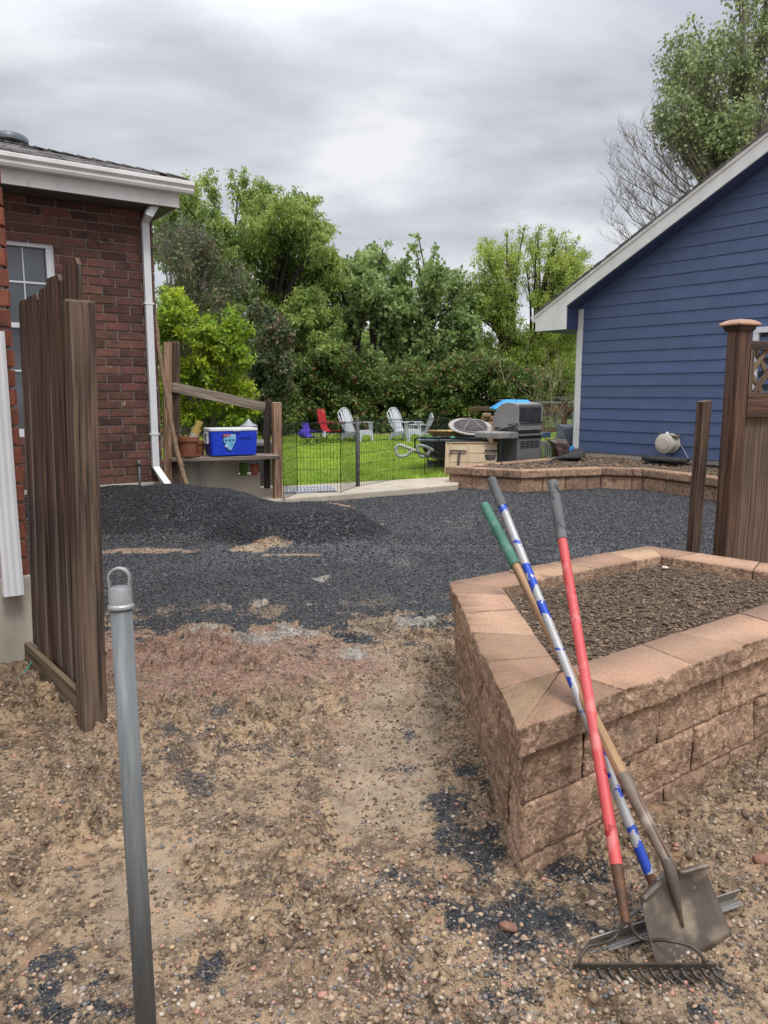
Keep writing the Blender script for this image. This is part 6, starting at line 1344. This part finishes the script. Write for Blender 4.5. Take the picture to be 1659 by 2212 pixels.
# stacked loose blocks behind the grill
BT = mat('loose_block', (.36, .25, .15), (.28, .19, .12), rough=.95, ns=14, bump=.7, bscale=60)
for i, (a, b, w_, h_) in enumerate(((245, 308, 120, 52), (205, 358, 70, 45), (292, 350, 105, 50), (300, 392, 110, 40), (215, 400, 90, 44))):
    q = p4([(a, b)], 16.2 + .05 * i)[0]; ww = w_ / 3.687 * .5486 * 16.2 / FPX; hh_ = h_ / 3.687 * .5486 * 16.2 / FPX
    mb = MB(); mb.box((0, 0, 0), (ww, .2, hh_)); o = mb.build('garden_block', BT, world=False, bevel=.012); o.location = q; o.rotation_euler = (0, 0, R(random.uniform(-12, 12))); tag(o, ['topmost tan block of the loose pile behind the fire pit', 'left tan block of the second row in the loose pile', 'right tan block of the second row in the loose pile', 'right tan block of the lowest row in the loose pile', 'left tan block of the lowest row in the loose pile'][i], 'block', 'loose tan blocks piled behind the grill')
q = p4([(250, 470)], 16.3)[0]; mb = MB(); mb.box((0, 0, -.22), (.75, .5, .62)); o = mb.build('block_base', BT, world=False, bevel=.02); o.location = q; tag(o, 'low stack base of tan blocks under the loose pile', 'block stack')

# blue play-house roof
q = [p4([(x, y)], 18.5)[0] for x, y in ((360, 225), (545, 95), (865, 100), (990, 190))]
ph = thing('playhouse', 'plastic playhouse with a bright blue roof behind the grill', 'playhouse', (q[1].x + .4, 19, 0))
BLU = mat('bright_blue', (.03, .33, .75), (.025, .28, .68), rough=.4, ns=4); mb = MB(); dY = Vector((0, .9, 0)); A0, A1, A2, A3 = q
mid = (A1 + A2) / 2 + Vector((0, .5, .03)); mb.add([A0, A3, A3 + dY + Vector((0, 0, .0)), A0 + dY, A1 + Vector((0, .3, 0)), A2 + Vector((0, .3, 0)), A2 + Vector((0, .6, 0)), A1 + Vector((0, .6, 0))], [[0, 1, 5, 4], [1, 2, 6, 5], [2, 3, 7, 6], [3, 0, 4, 7], [4, 5, 6, 7]]); mb.build('roof', BLU, ph, solid=.03)
mb = MB()
for x in (A0.x + .15, A3.x - .15):
    for y in (18.65, 19.25): mb.bar(Vector((x, y, 0)), Vector((x, y, A0.z + .02)), .08, .08)
mb.build('corner_posts', mat('play_tan', (.40, .33, .22), rough=.6), ph)

# hoses, tarp bundle, covered thing, blue sheet, liner, black pipe
hc = thing('hose_coil', 'grey hose coiled upright between the grill and the brown tarp bundle', 'hose', tuple(p4([(1110, 800)], 14.2)[0]))
for k, dxx in enumerate((0, 26, 52, 80)):
    P = p4([(1010 + dxx, 930), (1000 + dxx, 800), (1030 + dxx, 700), (1065 + dxx * .9, 720), (1095 + dxx * .95, 800), (1105 + dxx * .9, 930)], 14.2 - k * .035); MB().tube(smoothpath(P, 5), .011, 8).build('loop', M['galv'] if k % 2 else mat('hose_grey', (.23, .26, .28), rough=.45), hc, smooth=True)
def lump(name, lab, cat, lst, Y, dep, m, seed, amp=.05, n=26):
    P = p4(lst, Y); c = sum(P, Vector()) / len(P); mb = MB(); rows = []
    rs = np.array([(p.x, p.z) for p in P])
    for i in range(9):
        f = i / 8; sc2 = math.sin(math.pi * (.12 + .76 * f))**.5 if i not in (0, 8) else .55; row = []
        for k in range(n):
            t_ = k / n * len(P); a = P[int(t_) % len(P)]; b = P[(int(t_) + 1) % len(P)]; p = a.lerp(b, t_ % 1); v = c + (p - c) * sc2
            j = (float(fbm(v.x * 6 + f * 3, v.z * 6 + seed + f * 4, seed, 3)) - .5) * amp * 2; row.append(v + (p - c).normalized() * j + Vector((0, (f - .5) * dep + j, 0)))
        rows.append(row + [row[0]])
    mb.grid(rows); k0 = len(mb.v); mb.add(rows[0][:-1], [list(range(n))[::-1]]); mb.add(rows[-1][:-1], [list(range(n))])
    o = mb.build(name, m, smooth=55); tag(o, lab, cat); return o
lump('tarp_bundle', 'bundle wrapped in shiny dark brown tarp left of the blue house corner', 'tarp', [(1140, 670), (1240, 655), (1330, 680), (1385, 665), (1425, 720), (1440, 830), (1380, 925), (1290, 930), (1210, 935), (1165, 830)], 14.6, .6, mat('brown_tarp', (.10, .055, .048), (.06, .035, .032), rough=.3, ns=7, c3=(.24, .17, .16), c3s=9, c3lo=.6, c3hi=.72, bump=.8, bscale=16, bdist=.03), 5, .05)
lump('covered_box', 'upright box under a dull grey-blue cover beside the blue house corner', 'covered box', [(1268, 438), (1390, 445), (1500, 435), (1560, 470), (1560, 800), (1400, 820), (1255, 700), (1262, 560)], 15.6, .5, mat('grey_cover', (.16, .18, .215), (.11, .125, .15), rough=.55, ns=5, bump=.6, bscale=9, bdist=.03), 9, .03)
P = p4([(1275, 935), (1330, 905), (1400, 850), (1480, 760), (1520, 760), (1500, 880), (1400, 925)], 14.35); mb = MB(); mb.prism(P, (0, .04, 0)); tag(mb.build('plastic_sheet', BLU, bevel=.01), 'bright blue plastic sheet at the foot of the white corner trim', 'sheet')
mb = MB(); A = p4([(1290, 935), (1370, 895), (1450, 880), (1500, 850), (1560, 805), (1610, 798), (1650, 830), (1655, 905)], 13.9); Bq = p4([(1330, 945), (1420, 930), (1470, 935), (1530, 935), (1590, 930), (1620, 925), (1640, 915), (1662, 935)], 13.6); mb.grid([smoothpath([p + Vector((0, .3, -.02)) for p in A], 4), smoothpath(A, 4), smoothpath([(a + b) / 2 + Vector((0, -.06, .03)) for a, b in zip(A, Bq)], 4), smoothpath(Bq, 4)])
tag(mb.build('liner_sheet', M['rubber'], smooth=True, solid=.006), 'curled black landscape fabric on the far bed soil by the house corner', 'landscape fabric')
P = p4([(1062, 1098), (1095, 1060), (1150, 1000), (1220, 955), (1300, 938), (1400, 935), (1540, 962)], 13.0); P = [at((1850 + a / 3.687) * .5486, (1550 + b / 3.687) * .5486, y) for (a, b), y in zip([(1062, 1098), (1095, 1060), (1150, 1000), (1220, 955), (1300, 938), (1400, 935), (1540, 962)], (12.1, 12.3, 12.7, 13.1, 13.4, 13.6, 13.7))]
tag(MB().tube(smoothpath(P, 5), .020, 10).build('irrigation_hose', M['hoseb'], smooth=True), 'black poly pipe arching over the soil of the far bed', 'hose')
q = pl(1428, 994, HC + HN * .1, HN); mb = MB(); c0 = q + HN * .55 + Vector((0, 0, -.0)); c1 = c0 + HD * .75 - HN * .1
rows = []
for k in range(10): a = R(-20 + k * 33); rows.append([c0 + HN * .07 * math.cos(a) + Vector((0, 0, .05 + .07 * math.sin(a))), c1 + HN * .05 * math.cos(a) + Vector((0, 0, .05 + .05 * math.sin(a)))])
mb.grid(rows); tag(mb.build('fabric_roll', M['rubber'], smooth=True, solid=.008), 'black fabric roll lying against the blue house foundation under the vent hood', 'fabric roll')
mb = MB(); mb.bar(q + HD * .35 + HN * .3 + Vector((0, 0, .02)), q + HD * 1.6 + HN * .3 + Vector((0, 0, .03)), .35, .02); tag(mb.build('flat_board', mat('wet_board', (.13, .115, .095), (.09, .08, .07), rough=.4, ns=5), bevel=.003), 'flat dark wet board lying beside the black fabric roll', 'board')
q = gp(965, 1051, .02); mb = MB(); mb.lathe(q, [(.03, 0), (.032, .04), (.02, .07)], 10); o = mb.build('marker', mat('red_marker', (.5, .04, .05), rough=.5)); tag(o, 'tiny red plastic marker at the left corner of the far bed', 'marker')

# fence line and neighbours on the far right
rf_ = thing('rail_fence', 'brown post and rail fence with wire mesh past the grill', 'fence', tuple(Vector((at(1222, 900, 20).x, 20, 0))))
for x, yb_, Yd in ((1380, 430, 20), (450, 430, 21.5)):
    q = p4([(x, 105)], Yd)[0]; mb = MB(); mb.bar(Vector((q.x, q.y, 0)), q, .125, .125); mb.build('post', M['fence_right'], rf_, bevel=.008); mb = MB(); sq(q, [(.085, 0), (.09, .02), (.03, .05)], mb, 0); mb.build('post_cap', M['dark_post'], rf_)
qa = p4([(0, 215)], 22.5)[0]; qb = p4([(1650, 222)], 20)[0]; mb = MB(); mb.bar(qa, qb, .05, .13); mb.bar(qa - Vector((0, 0, .55)), qb - Vector((0, 0, .55)), .05, .13); mb.build('rail', M['fence_right'], rf_)
cf = thing('chain_link_fence', 'galvanised chain link fence beyond the rail fence', 'fence', tuple(Vector((at(1222, 900, 27).x, 27, 0))))
qa = p4([(900, 128)], 27)[0]; qb = p4([(1700, 134)], 27)[0]; mb = MB(); mb.tube([qa, qb], .03, 8); mb.build('top_pipe', M['galv'], cf)
qc = p4([(1130, 62)], 31)[0]; qd = p4([(1700, 48)], 31)[0]; mb = MB(); mb.tube([qc, qd], .025, 8); mb.build('upper_pipe', M['galv'], cf)
for x in (1268, 1000, 1500): q = p4([(x, 130)], 27)[0]; MB().tube([Vector((q.x, q.y, 0)), q], .03, 8).build('post', M['galv'], cf)
q = p4([(1350, 60)], 31)[0]; MB().tube([Vector((q.x, q.y, 0)), q], .03, 8).build('post', M['galv'], cf)
mb = MB(); hh_ = qa.z; s = 0; Lf = (qb - qa).length; dd = (qb - qa).normalized()
while s < Lf:
    for sg in (1, -1): e_ = min(max(s + sg * hh_, 0), Lf); f = abs(e_ - s) / hh_; mb.bar(qa + dd * s + Vector((0, 0, -hh_)), qa + dd * e_ + Vector((0, 0, -hh_ + hh_ * f)), .004, .004)
    s += .09
mb.build('wire_mesh', M['galv'], cf)
# gravel margin beyond the grill
mb = MB(); P = [Vector((4.6, 16.2, .03)), Vector((9, 16.2, .03)), Vector((10, 25, .03)), Vector((3.8, 25, .03))]; mb.add(P, [[0, 1, 2, 3]]); tag(mb.build('gravel_margin', mat('pale_gravel', (.34, .31, .28), (.24, .22, .20), rough=.95, ns=16, bump=.7, bscale=40)), kind='structure')
mb = MB(); P = [Vector((4.2, 21.2, .12)), Vector((12, 21.2, .12)), Vector((14, 45, .2)), Vector((3, 45, .2))]; mb.add(P, [[0, 1, 2, 3]]); tag(mb.build('meadow', mat('rough_grass', (.16, .26, .05), (.22, .27, .09), rough=.9, ns=5)), kind='structure')
n = 16000; X = rng.uniform(4, 13, n); Y = rng.uniform(21, 27, n); hh2 = rng.uniform(.08, .3, n); a = rng.uniform(0, 6.28, n); B0 = np.stack([X, Y, np.full(n, .1)], 1); sd_ = np.stack([np.cos(a), np.sin(a), a * 0], 1) * .012; tp2 = B0 + np.stack([rng.normal(0, .05, n), rng.normal(0, .05, n), hh2], 1)
tag(npmesh('tall_grass', np.stack([B0 - sd_, B0 + sd_, tp2], 1).reshape(-1, 3), np.arange(3 * n).reshape(-1, 3), M['grass']), 'rough tall grass beyond the rail fence', 'grass', kind='stuff')
# neighbours
def farhouse(name, lab, x0, x1, y0, y1, z, zr_, wm, rm_, ridge='x'):
    o = thing(name, lab, 'house', ((x0 + x1) / 2, (y0 + y1) / 2, 0)); mb = MB(); mb.box(((x0 + x1) / 2, (y0 + y1) / 2, z / 2), (x1 - x0, y1 - y0, z)); mb.build('wall', wm, o)
    mb = MB(); ym = (y0 + y1) / 2; e = .5; mb.add([(x0 - e, y0 - e, z), (x1 + e, y0 - e, z), (x1 + e, y1 + e, z), (x0 - e, y1 + e, z), (x0 + 1.5, ym, zr_), (x1 - 1.5, ym, zr_)], [[0, 1, 5, 4], [1, 2, 5], [2, 3, 4, 5], [3, 0, 4]]); mb.build('roof', rm_, o, solid=.08)
    for k in range(3):
        xx = x0 + (x1 - x0) * (k + .5) / 3; mb = MB(); mb.box((xx, y0 - .02, 1.6), (1.2, .08, 1.0)); wn_ = mb.build('window', M['white_clean'], o); mb = MB(); mb.box((xx, y0 - .07, 1.6), (1.05, .03, .86)); mb.build('pane', M['glass'], wn_)
    return o
farhouse('neighbour_house', 'dark brown brick neighbour house with grey roof behind the right-hand tree', 9.5, 24, 41, 52, 3.0, 6.3, mat('brown_brick', (.075, .032, .025), (.055, .025, .02), rough=.9, ns=9), M['shingle_far'])
farhouse('neighbour_house', 'pale neighbour house glimpsed through the hedge and trees', -16, 4, 46, 58, 3.0, 6.0, mat('pale_wall', (.55, .56, .60), (.5, .5, .53), rough=.8), M['shingle_far'])
# gravel bed and stones at the foot of the hedge
X = rng.uniform(-3.6, 5.0, 900); Y = rng.uniform(26.2, 27.3, 900); sz = rng.uniform(.03, .10, 900); tag(stones('border_stones', np.stack([X, Y, .06 + sz * .3], 1), sz, mat('border_stone', (.36, .31, .25), (.22, .19, .16), rough=.9, ns=5, isl=.4), jit=.2), kind='stuff')
# ================================================================ TREES AND SHRUBS
def leaves(C, size, droop=.0, aspect=.42, spread=None, rsz=.35, out=None):
    """diamond leaf faces at the points C; droop 0..1 pulls the leaf axis down"""
    n = len(C); a = rng.normal(0, 1, (n, 3)); a /= np.linalg.norm(a, axis=1)[:, None]
    if out is not None: a = a + out * .6
    a[:, 2] -= droop * 1.6; a /= np.linalg.norm(a, axis=1)[:, None]
    b = rng.normal(0, 1, (n, 3)); b -= a * (a * b).sum(1)[:, None]; b /= np.linalg.norm(b, axis=1)[:, None]
    Ls = size * rng.uniform(1 - rsz, 1 + rsz, n)[:, None]; W = Ls * aspect
    nn = np.cross(a, b)
    V = np.stack([C, C + a * Ls * .45 + b * W * .5 + nn * W * .12, C + a * Ls, C + a * Ls * .45 - b * W * .5 + nn * W * .12], 1)
    return V.reshape(-1, 3)
def qf(n): return np.arange(n * 4).reshape(-1, 4)
def inball(n, k=2.0):
    v = rng.normal(0, 1, (n, 3)); v /= np.linalg.norm(v, axis=1)[:, None]; return v * (rng.uniform(0, 1, n)**(1 / k))[:, None]
def tree(name, lab, base, Y, lobes, lm, bm, leaf_sz, nleaf, droop=.2, trunk_r=.16, twigs=16, trunks=1, group=None, depth=1.0, cat='tree', twig_r=.012, fork=.35, clus=.16, tspread=None, aspect=.42, cent=None, bare=0, tipleaf=.35):
    """lobes: (px, py, radius px, depth offset m) masses of foliage seen in the photo, turned into places round the trunk"""
    bx, by = base; o = thing(name, lab, cat, (bx, by, 0), group=group)
    L3 = [(at(px, py, Y + dy), rp * (Y + dy) / FPX) for px, py, rp, dy in lobes]
    mb = MB(); top = max(c.z for c, r in L3); cx = sum(c.x for c, r in L3) / len(L3); wcr = (max(c.x for c, r in L3) - min(c.x for c, r in L3)); ts = wcr * .30 / max(trunks - 1, 1)
    tk = []
    for k in range(trunks):
        o_ = (k - (trunks - 1) / 2); b0 = Vector((bx + o_ * min(.35, ts * .4), by + random.uniform(-.1, .1), -.05)); t_ = Vector((bx + (cx - bx) * .7 + o_ * ts, by + o_ * .2, top * .78)); n = 7
        P = [b0.lerp(t_, i / n) + Vector((random.uniform(-.09, .09), random.uniform(-.09, .09), 0)) * (i > 0) for i in range(n + 1)]
        mb.tube(smoothpath(P, 3), [trunk_r * (1 - .78 * i / (3 * n)) for i in range(3 * n + 1)], 8); tk.append(P)
    tips = []; rmean = (sum(r * r for c, r in L3) / len(L3))**.5
    for c, r in L3:
        P = min(tk, key=lambda q: abs(q[3].x - c.x)); zz = c.z - r * .4; f = min(max((zz * (.45 + .25 * random.random())) / P[-1].z, .12), .92); i = int(f * (len(P) - 1)); s0 = P[i].lerp(P[i + 1], f * (len(P) - 1) - i)
        e_ = c + Vector((0, 0, -r * .2)); dist = (e_ - s0).length; m1 = s0.lerp(e_, .5) + Vector((random.uniform(-.12, .12), random.uniform(-.12, .12), .10 * dist)); br = max(.018, min(trunk_r * .45, dist * .022))
        lp2 = smoothpath([s0, s0.lerp(m1, .5) + Vector((0, 0, .02 * dist)), m1, e_], 3); mb.tube(lp2, [br * (1 - .72 * i / (len(lp2) - 1)) for i in range(len(lp2))], 6, cap=False)
        for k in range(max(3, int(round(twigs * (r / rmean)**2)))):
            v = inball(1, 3.0)[0]; q0 = lp2[random.randint(len(lp2) // 2, len(lp2) - 1)]; q1 = c + Vector((v[0], v[1] * depth, v[2] * .9)) * r * 1.18; q1.z += .08 * r
            mid = q0.lerp(q1, .5) + Vector((random.uniform(-.1, .1), random.uniform(-.1, .1), random.uniform(0, .18))) * r; mb.tube([q0, mid, q1], [twig_r, twig_r * .7, twig_r * .3], 4, cap=False); tips.append((q0, mid, q1, r))
    if bare:
        for c, r in random.choices(L3, k=bare):
            q0 = c + Vector(tuple(inball(1)[0])) * r * .5; d = Vector((random.uniform(-.4, .4), random.uniform(-.3, .3), 1)).normalized(); sprig(mb, q0, d, r * .9, twig_r * .8, 2)
    mb.build('trunk', bm, o)
    C = []
    per = nleaf / len(tips)
    for q0, mid, q1, r in tips:
        pk = max(4, int(per * min(1.5, r / rmean))); n1 = int(pk * (1 - tipleaf)); n2 = pk - n1; r = max(r, rmean * .8); t_ = rng.uniform(.35, 1.05, n1)[:, None]; A, B, Cc = np.array(q0), np.array(mid), np.array(q1)
        p = A * (1 - t_)**2 + 2 * B * t_ * (1 - t_) + Cc * t_**2; p += rng.normal(0, clus * 1.1, (n1, 3)) * r
        p2 = Cc + inball(n2, 1.6) * clus * 2.6 * r * np.array([1, 1, .8]); C += [p, p2]
    C = np.concatenate(C); npmesh('crown', leaves(C, leaf_sz, droop, aspect), qf(len(C)), lm, parent=o)
    return o
def sprig(mb, p, d, ln, r, depth_):
    n = 4; P = [p]; dd = d.copy()
    for k in range(n):
        dd = (dd + Vector((random.uniform(-.22, .22), random.uniform(-.22, .22), random.uniform(-.05, .16)))).normalized(); P.append(P[-1] + dd * ln / n)
    mb.tube(P, [r * (1 - .7 * k / n) for k in range(n + 1)], 4, cap=False)
    if depth_:
        for k in range(random.randint(4, 6)):
            q = P[random.randint(1, n)]; s_ = Vector((random.uniform(-1, 1), random.uniform(-1, 1), random.uniform(-.1, .9))).normalized(); sprig(mb, q, (dd * .6 + s_ * .8).normalized(), ln * random.uniform(.35, .6), r * .55, depth_ - 1)
def auto(x0, x1, prof, n, rmin, rmax, dmax, seed):
    """scatter lobes below a crown outline prof(px)->top py, down to prof2"""
    rr = random.Random(seed); out = []
    for k in range(n):
        x = rr.uniform(x0, x1); t, b = prof(x); r = rr.uniform(rmin, rmax); y = t + r * .8 + (b - t - r * 1.2) * rr.random()**1.1; out.append((x, y, r, rr.uniform(-dmax, dmax)))
    return out
def interp(pts): X = [p[0] for p in pts]; return lambda x: float(np.interp(x, X, [p[1] for p in pts]))
# big green tree on the left
pt = interp([(340, 440), (385, 385), (440, 372), (510, 368), (545, 385), (600, 398), (625, 432), (660, 425), (700, 480), (715, 545), (735, 590)])
lb = auto(345, 725, lambda x: (pt(x), 800), 92, 24, 42, 2.4, 3)
lb += [(410, 400, 28, 0), (455, 392, 26, .4), (515, 388, 24, 0), (545, 408, 24, .5), (588, 420, 26, -.3), (640, 452, 26, 0), (668, 452, 24, .3), (690, 510, 26, 0), (700, 560, 28, 0), (380, 425, 28, 0), (350, 470, 30, .5)]
b_ = at(560, 900, 29.5); tree('ash_tree', 'big dense green deciduous tree rising behind the brick house gutter', (b_.x, 29.5), 29.5, lb, M['lf_big'], M['bark'], .17, 120000, droop=.55, trunk_r=.24, twigs=10, trunks=2, aspect=.34, clus=.17)
# maples in the middle
pt = interp([(640, 660), (690, 590), (735, 548), (780, 560), (830, 520), (870, 560), (905, 515), (940, 530), (980, 570), (1030, 590), (1050, 640)])
lbA = auto(645, 850, lambda x: (pt(x), 850), 46, 20, 36, 1.4, 5) + [(733, 570, 18, 0), (770, 590, 20, 0), (828, 535, 12, 0), (820, 560, 16, .2), (700, 610, 22, 0)]
b_ = at(815, 900, 30.8); tree('maple_tree', 'left of the two loose pale-leaved maples behind the hedge', (b_.x, 31), 31, lbA, M['lf_maple'], M['bark'], .17, 21000, droop=.25, trunk_r=.15, twigs=13, trunks=2, group='maples behind the hedge', bare=8, aspect=.75, clus=.15)
lbB = auto(850, 1040, lambda x: (pt(x), 850), 46, 20, 36, 1.4, 6) + [(905, 512, 11, 0), (900, 540, 15, 0), (938, 545, 14, 0), (970, 590, 20, 0), (870, 575, 20, 0), (1000, 610, 22, 0)]
b_ = at(880, 900, 31.5); tree('maple_tree', 'right of the two loose pale-leaved maples behind the hedge', (b_.x, 31.8), 31.5, lbB, M['lf_maple'], M['bark'], .17, 21000, droop=.25, trunk_r=.15, twigs=13, trunks=2, group='maples behind the hedge', bare=8, aspect=.75, clus=.15)
# locust on the right
pt = interp([(1000, 600), (1020, 545), (1060, 505), (1110, 492), (1150, 490), (1200, 500), (1245, 510), (1268, 560), (1275, 640)])
lb = auto(1010, 1262, lambda x: (pt(x), 830), 84, 18, 34, 1.7, 8) + [(1048, 512, 12, 0), (1095, 500, 14, 0), (1130, 498, 14, 0), (1160, 500, 16, 0), (1205, 508, 14, 0), (1250, 520, 12, 0), (1225, 540, 18, 0)]
b_ = at(1120, 900, 33); tree('locust_tree', 'feathery yellow-green tree between the maples and the blue house', (b_.x, 33), 33, lb, M['lf_locust'], M['bark'], .14, 52000, droop=.5, trunk_r=.17, twigs=13, trunks=2, aspect=.30, clus=.15)
# yellow-green shrub beside the shelf
pt = interp([(345, 640), (385, 618), (420, 650), (460, 690), (500, 660), (520, 720), (545, 830), (560, 900)])
lb = auto(348, 520, lambda x: (pt(x), 920), 44, 18, 30, .45, 11) + [(383, 632, 12, 0), (410, 665, 14, 0), (495, 675, 14, 0), (512, 715, 15, 0), (535, 870, 18, 0), (550, 885, 14, 0)]
b_ = at(430, 1000, 13.2); tree('dogwood_shrub', 'bright yellow-green shrub behind the shelf and blue cooler', (b_.x, 13.2), 13, lb, M['lf_yellow'], M['bark_pale'], .085, 17000, droop=.15, trunk_r=.03, twigs=9, trunks=5, cat='shrub', twig_r=.005, aspect=.5, clus=.17)
# dull twiggy tree behind it
lb = auto(338, 520, (lambda x: (470 + max(0, (x - 420)) * .9, 760)), 26, 22, 38, .9, 13)
b_ = at(350, 900, 19); tree('thicket_tree', 'half-dead grey twiggy tree behind the yellow-green shrub', (b_.x, 19.5), 19, lb, M['lf_dull'], M['twig_grey'], .09, 5200, droop=.2, trunk_r=.08, twigs=22, trunks=3, twig_r=.008, bare=60, aspect=.6, clus=.22)
lb = auto(525, 610, lambda x: (660 + abs(x - 560) * .3, 900), 20, 20, 32, .8, 15) + [(560, 665, 18, 0)]
b_ = at(570, 900, 23); tree('lilac_shrub', 'tall dull brown-green shrub behind the pale corner post', (b_.x, 23), 22.5, lb, M['lf_dull'], M['bark'], .11, 15000, droop=.2, trunk_r=.04, twigs=14, trunks=4, cat='shrub', twig_r=.007, bare=8, aspect=.7, clus=.2)
# hedge of shrubs
hed = [(590, 690, 775, 'dark green hedge shrub with rusty tips behind the small purple chair'), (672, 775, 742, 'dark green hedge shrub with rusty tips behind the red folding chair'), (760, 860, 775, 'dark green hedge shrub behind the left white Adirondack chair'), (845, 945, 768, 'dark green hedge shrub behind the middle white Adirondack chair'), (930, 1020, 765, 'dark green hedge shrub behind the tilted fire pit'), (1005, 1095, 758, 'rusty-tipped hedge shrub behind the blue playhouse roof'), (1080, 1165, 775, 'dark green hedge shrub at the right end of the hedge')]
for i, (x0, x1, tp_, lab_) in enumerate(hed):
    pt = lambda x, x0=x0, x1=x1, tp_=tp_: (tp_ + 26 * abs((x - (x0 + x1) / 2) / ((x1 - x0) / 2))**2, 948)
    lb = auto(x0, x1, pt, 34, 17, 29, .8, 40 + i); xm = (x0 + x1) / 2; lb += [(random.uniform(x0, x1), random.uniform(880, 945), 20, random.uniform(-.3, .9)) for _ in range(10)]
    b_ = at(xm, 900, 27.8); tree('hedge_shrub', lab_, (b_.x, 27.8), 27.6, lb, M['lf_hedge'], M['bark'], .135, 21000, droop=.25, trunk_r=.035, twigs=12, trunks=4, group='hedge along the back of the lawn', cat='shrub', twig_r=.007, aspect=.5, clus=.2)
# low ones on the right and a light tree behind
lb = auto(1165, 1250, lambda x: (690 + (x - 1165) * .1, 838), 22, 18, 30, .8, 77); b_ = at(1205, 900, 36); tree('young_tree', 'light green tree low under the eave of the blue house', (b_.x, 36), 36, lb, M['lf_locust'], M['bark'], .15, 17000, droop=.4, trunk_r=.08, twigs=11, cat='tree', aspect=.4)
lb = [(random.uniform(335, 640), random.uniform(800, 935), 24, random.uniform(-.5, 1.5)) for _ in range(30)]; b_ = at(480, 900, 25); tree('background_shrub', 'dark shrub filling the gap behind the bright shrub and handrail', (b_.x, 25), 25, lb, M['lf_hedge'], M['bark'], .13, 24000, droop=.25, trunk_r=.04, twigs=12, trunks=4, cat='shrub', twig_r=.007, aspect=.5, clus=.2)
# distant green mass so that gaps show trees, not an empty horizon
for i, (x0, x1, tp_, Yd, lab_) in enumerate(((300, 640, 700, 44, 'far dark tree showing through gaps on the left'), (640, 1010, 690, 43, 'far dark tree showing through gaps behind the maples'), (985, 1290, 700, 40, 'far dark tree showing through gaps behind the right-hand tree'))):
    lb = auto(x0, x1, lambda x: (tp_, 880), 34, 26, 44, 2, 90 + i); b_ = at((x0 + x1) / 2, 900, Yd); tree('background_tree', lab_, (b_.x, Yd), Yd, lb, M['lf_big'], M['bark'], .26, 19000, droop=.3, trunk_r=.2, twigs=10, aspect=.5, clus=.2)
# poplar over the blue roof
pt = interp([(1420, 190), (1440, 120), (1490, 40), (1560, -40), (1700, -90)])
lb = auto(1430, 1760, lambda x: (pt(x), 330), 46, 24, 44, 1.4, 21) + [(1450, 250, 30, 0), (1432, 275, 20, 0), (1470, 290, 34, 0), (1520, 270, 40, 0), (1560, 300, 36, 0), (1450, 195, 22, 0), (1478, 145, 20, 0), (1495, 90, 22, 0), (1500, 50, 16, 0), (1540, 200, 40, 0), (1600, 160, 40, 0), (1640, 60, 40, 0), (1590, 240, 36, .4)]
lb = [l_ for l_ in lb if not (l_[0] < 1600 and l_[1] > 560 - (l_[0] - 1300) * .8)]
b_ = at(1625, 900, 27); po_ = tree('poplar_tree', 'tall poplar with grey-green leaves and bare lower branches over the blue roof', (b_.x, 27), 27, lb, M['lf_aspen'], M['bark_pale'], .11, 24000, droop=.35, trunk_r=.2, twigs=15, aspect=.85, clus=.19, twig_r=.009, bare=14)
mb = MB()
for (px0, py0, px1, py1) in ((1600, 420, 1420, 330), (1590, 440, 1395, 370), (1580, 450, 1380, 400), (1570, 460, 1375, 440), (1560, 470, 1365, 475), (1600, 400, 1440, 300), (1590, 390, 1470, 310), (1500, 500, 1360, 520), (1560, 420, 1405, 345)):
    a = at(px0, py0, 27); b = at(px1, py1, 27 + random.uniform(-1, 1)); n = 5; P = [a.lerp(b, k / n) + Vector((0, 0, -.5 * math.sin(k / n * 3.14))) + Vector((random.uniform(-.08, .08), 0, random.uniform(-.08, .08))) for k in range(n + 1)]; mb.tube(P, [.045 - .006 * k for k in range(n + 1)], 5, cap=False)
    for k in range(2, n + 1):
        for _ in range(3): sprig(mb, P[k], ((b - a).normalized() * .7 + Vector((random.uniform(-.5, .3), random.uniform(-.5, .5), random.uniform(.2, 1)))).normalized(), random.uniform(.7, 1.5), .014, 2)
mb.build('bare_branches', M['bark_pale'], po_)
# dry weed stalks by the grill
mb = MB(); 
for k in range(6):
    q = at(random.uniform(1170, 1190), 960, 18.5); q.z = .05; sprig(mb, q, Vector((random.uniform(-.3, .3), random.uniform(-.2, .2), 1)).normalized(), random.uniform(1.2, 2.0), .012, 2)
tag(mb.build('dry_weeds', mat('straw_stalk', (.42, .34, .20), (.30, .24, .14), rough=.9)), 'tall dry straw-coloured weeds behind the right end of the grill', 'plant')
mb = MB()
for k in range(5):
    q = at(random.uniform(1212, 1224), 940, 17.6); q.z = .05; sprig(mb, q, Vector((random.uniform(-.7, .1), random.uniform(-.2, .2), 1)).normalized(), random.uniform(.8, 1.3), .014, 1)
tag(mb.build('dry_weeds', bpy.data.materials['straw_stalk']), 'bent dry stalks in front of the far brown fence post', 'plant')
# white-flowered small shrub behind the middle chair
lb = [(random.uniform(895, 925), random.uniform(918, 940), 9, random.uniform(-.2, .2)) for _ in range(9)]; b_ = at(910, 940, 26); tree('flowering_shrub', 'small shrub with white blossom between the middle chair and the cart', (b_.x, 26), 26, lb, leaf('leaf_white', (.30, .33, .22), (.55, .55, .52), ns=5), M['bark'], .08, 2200, droop=.1, trunk_r=.02, twigs=8, cat='shrub', twig_r=.006)
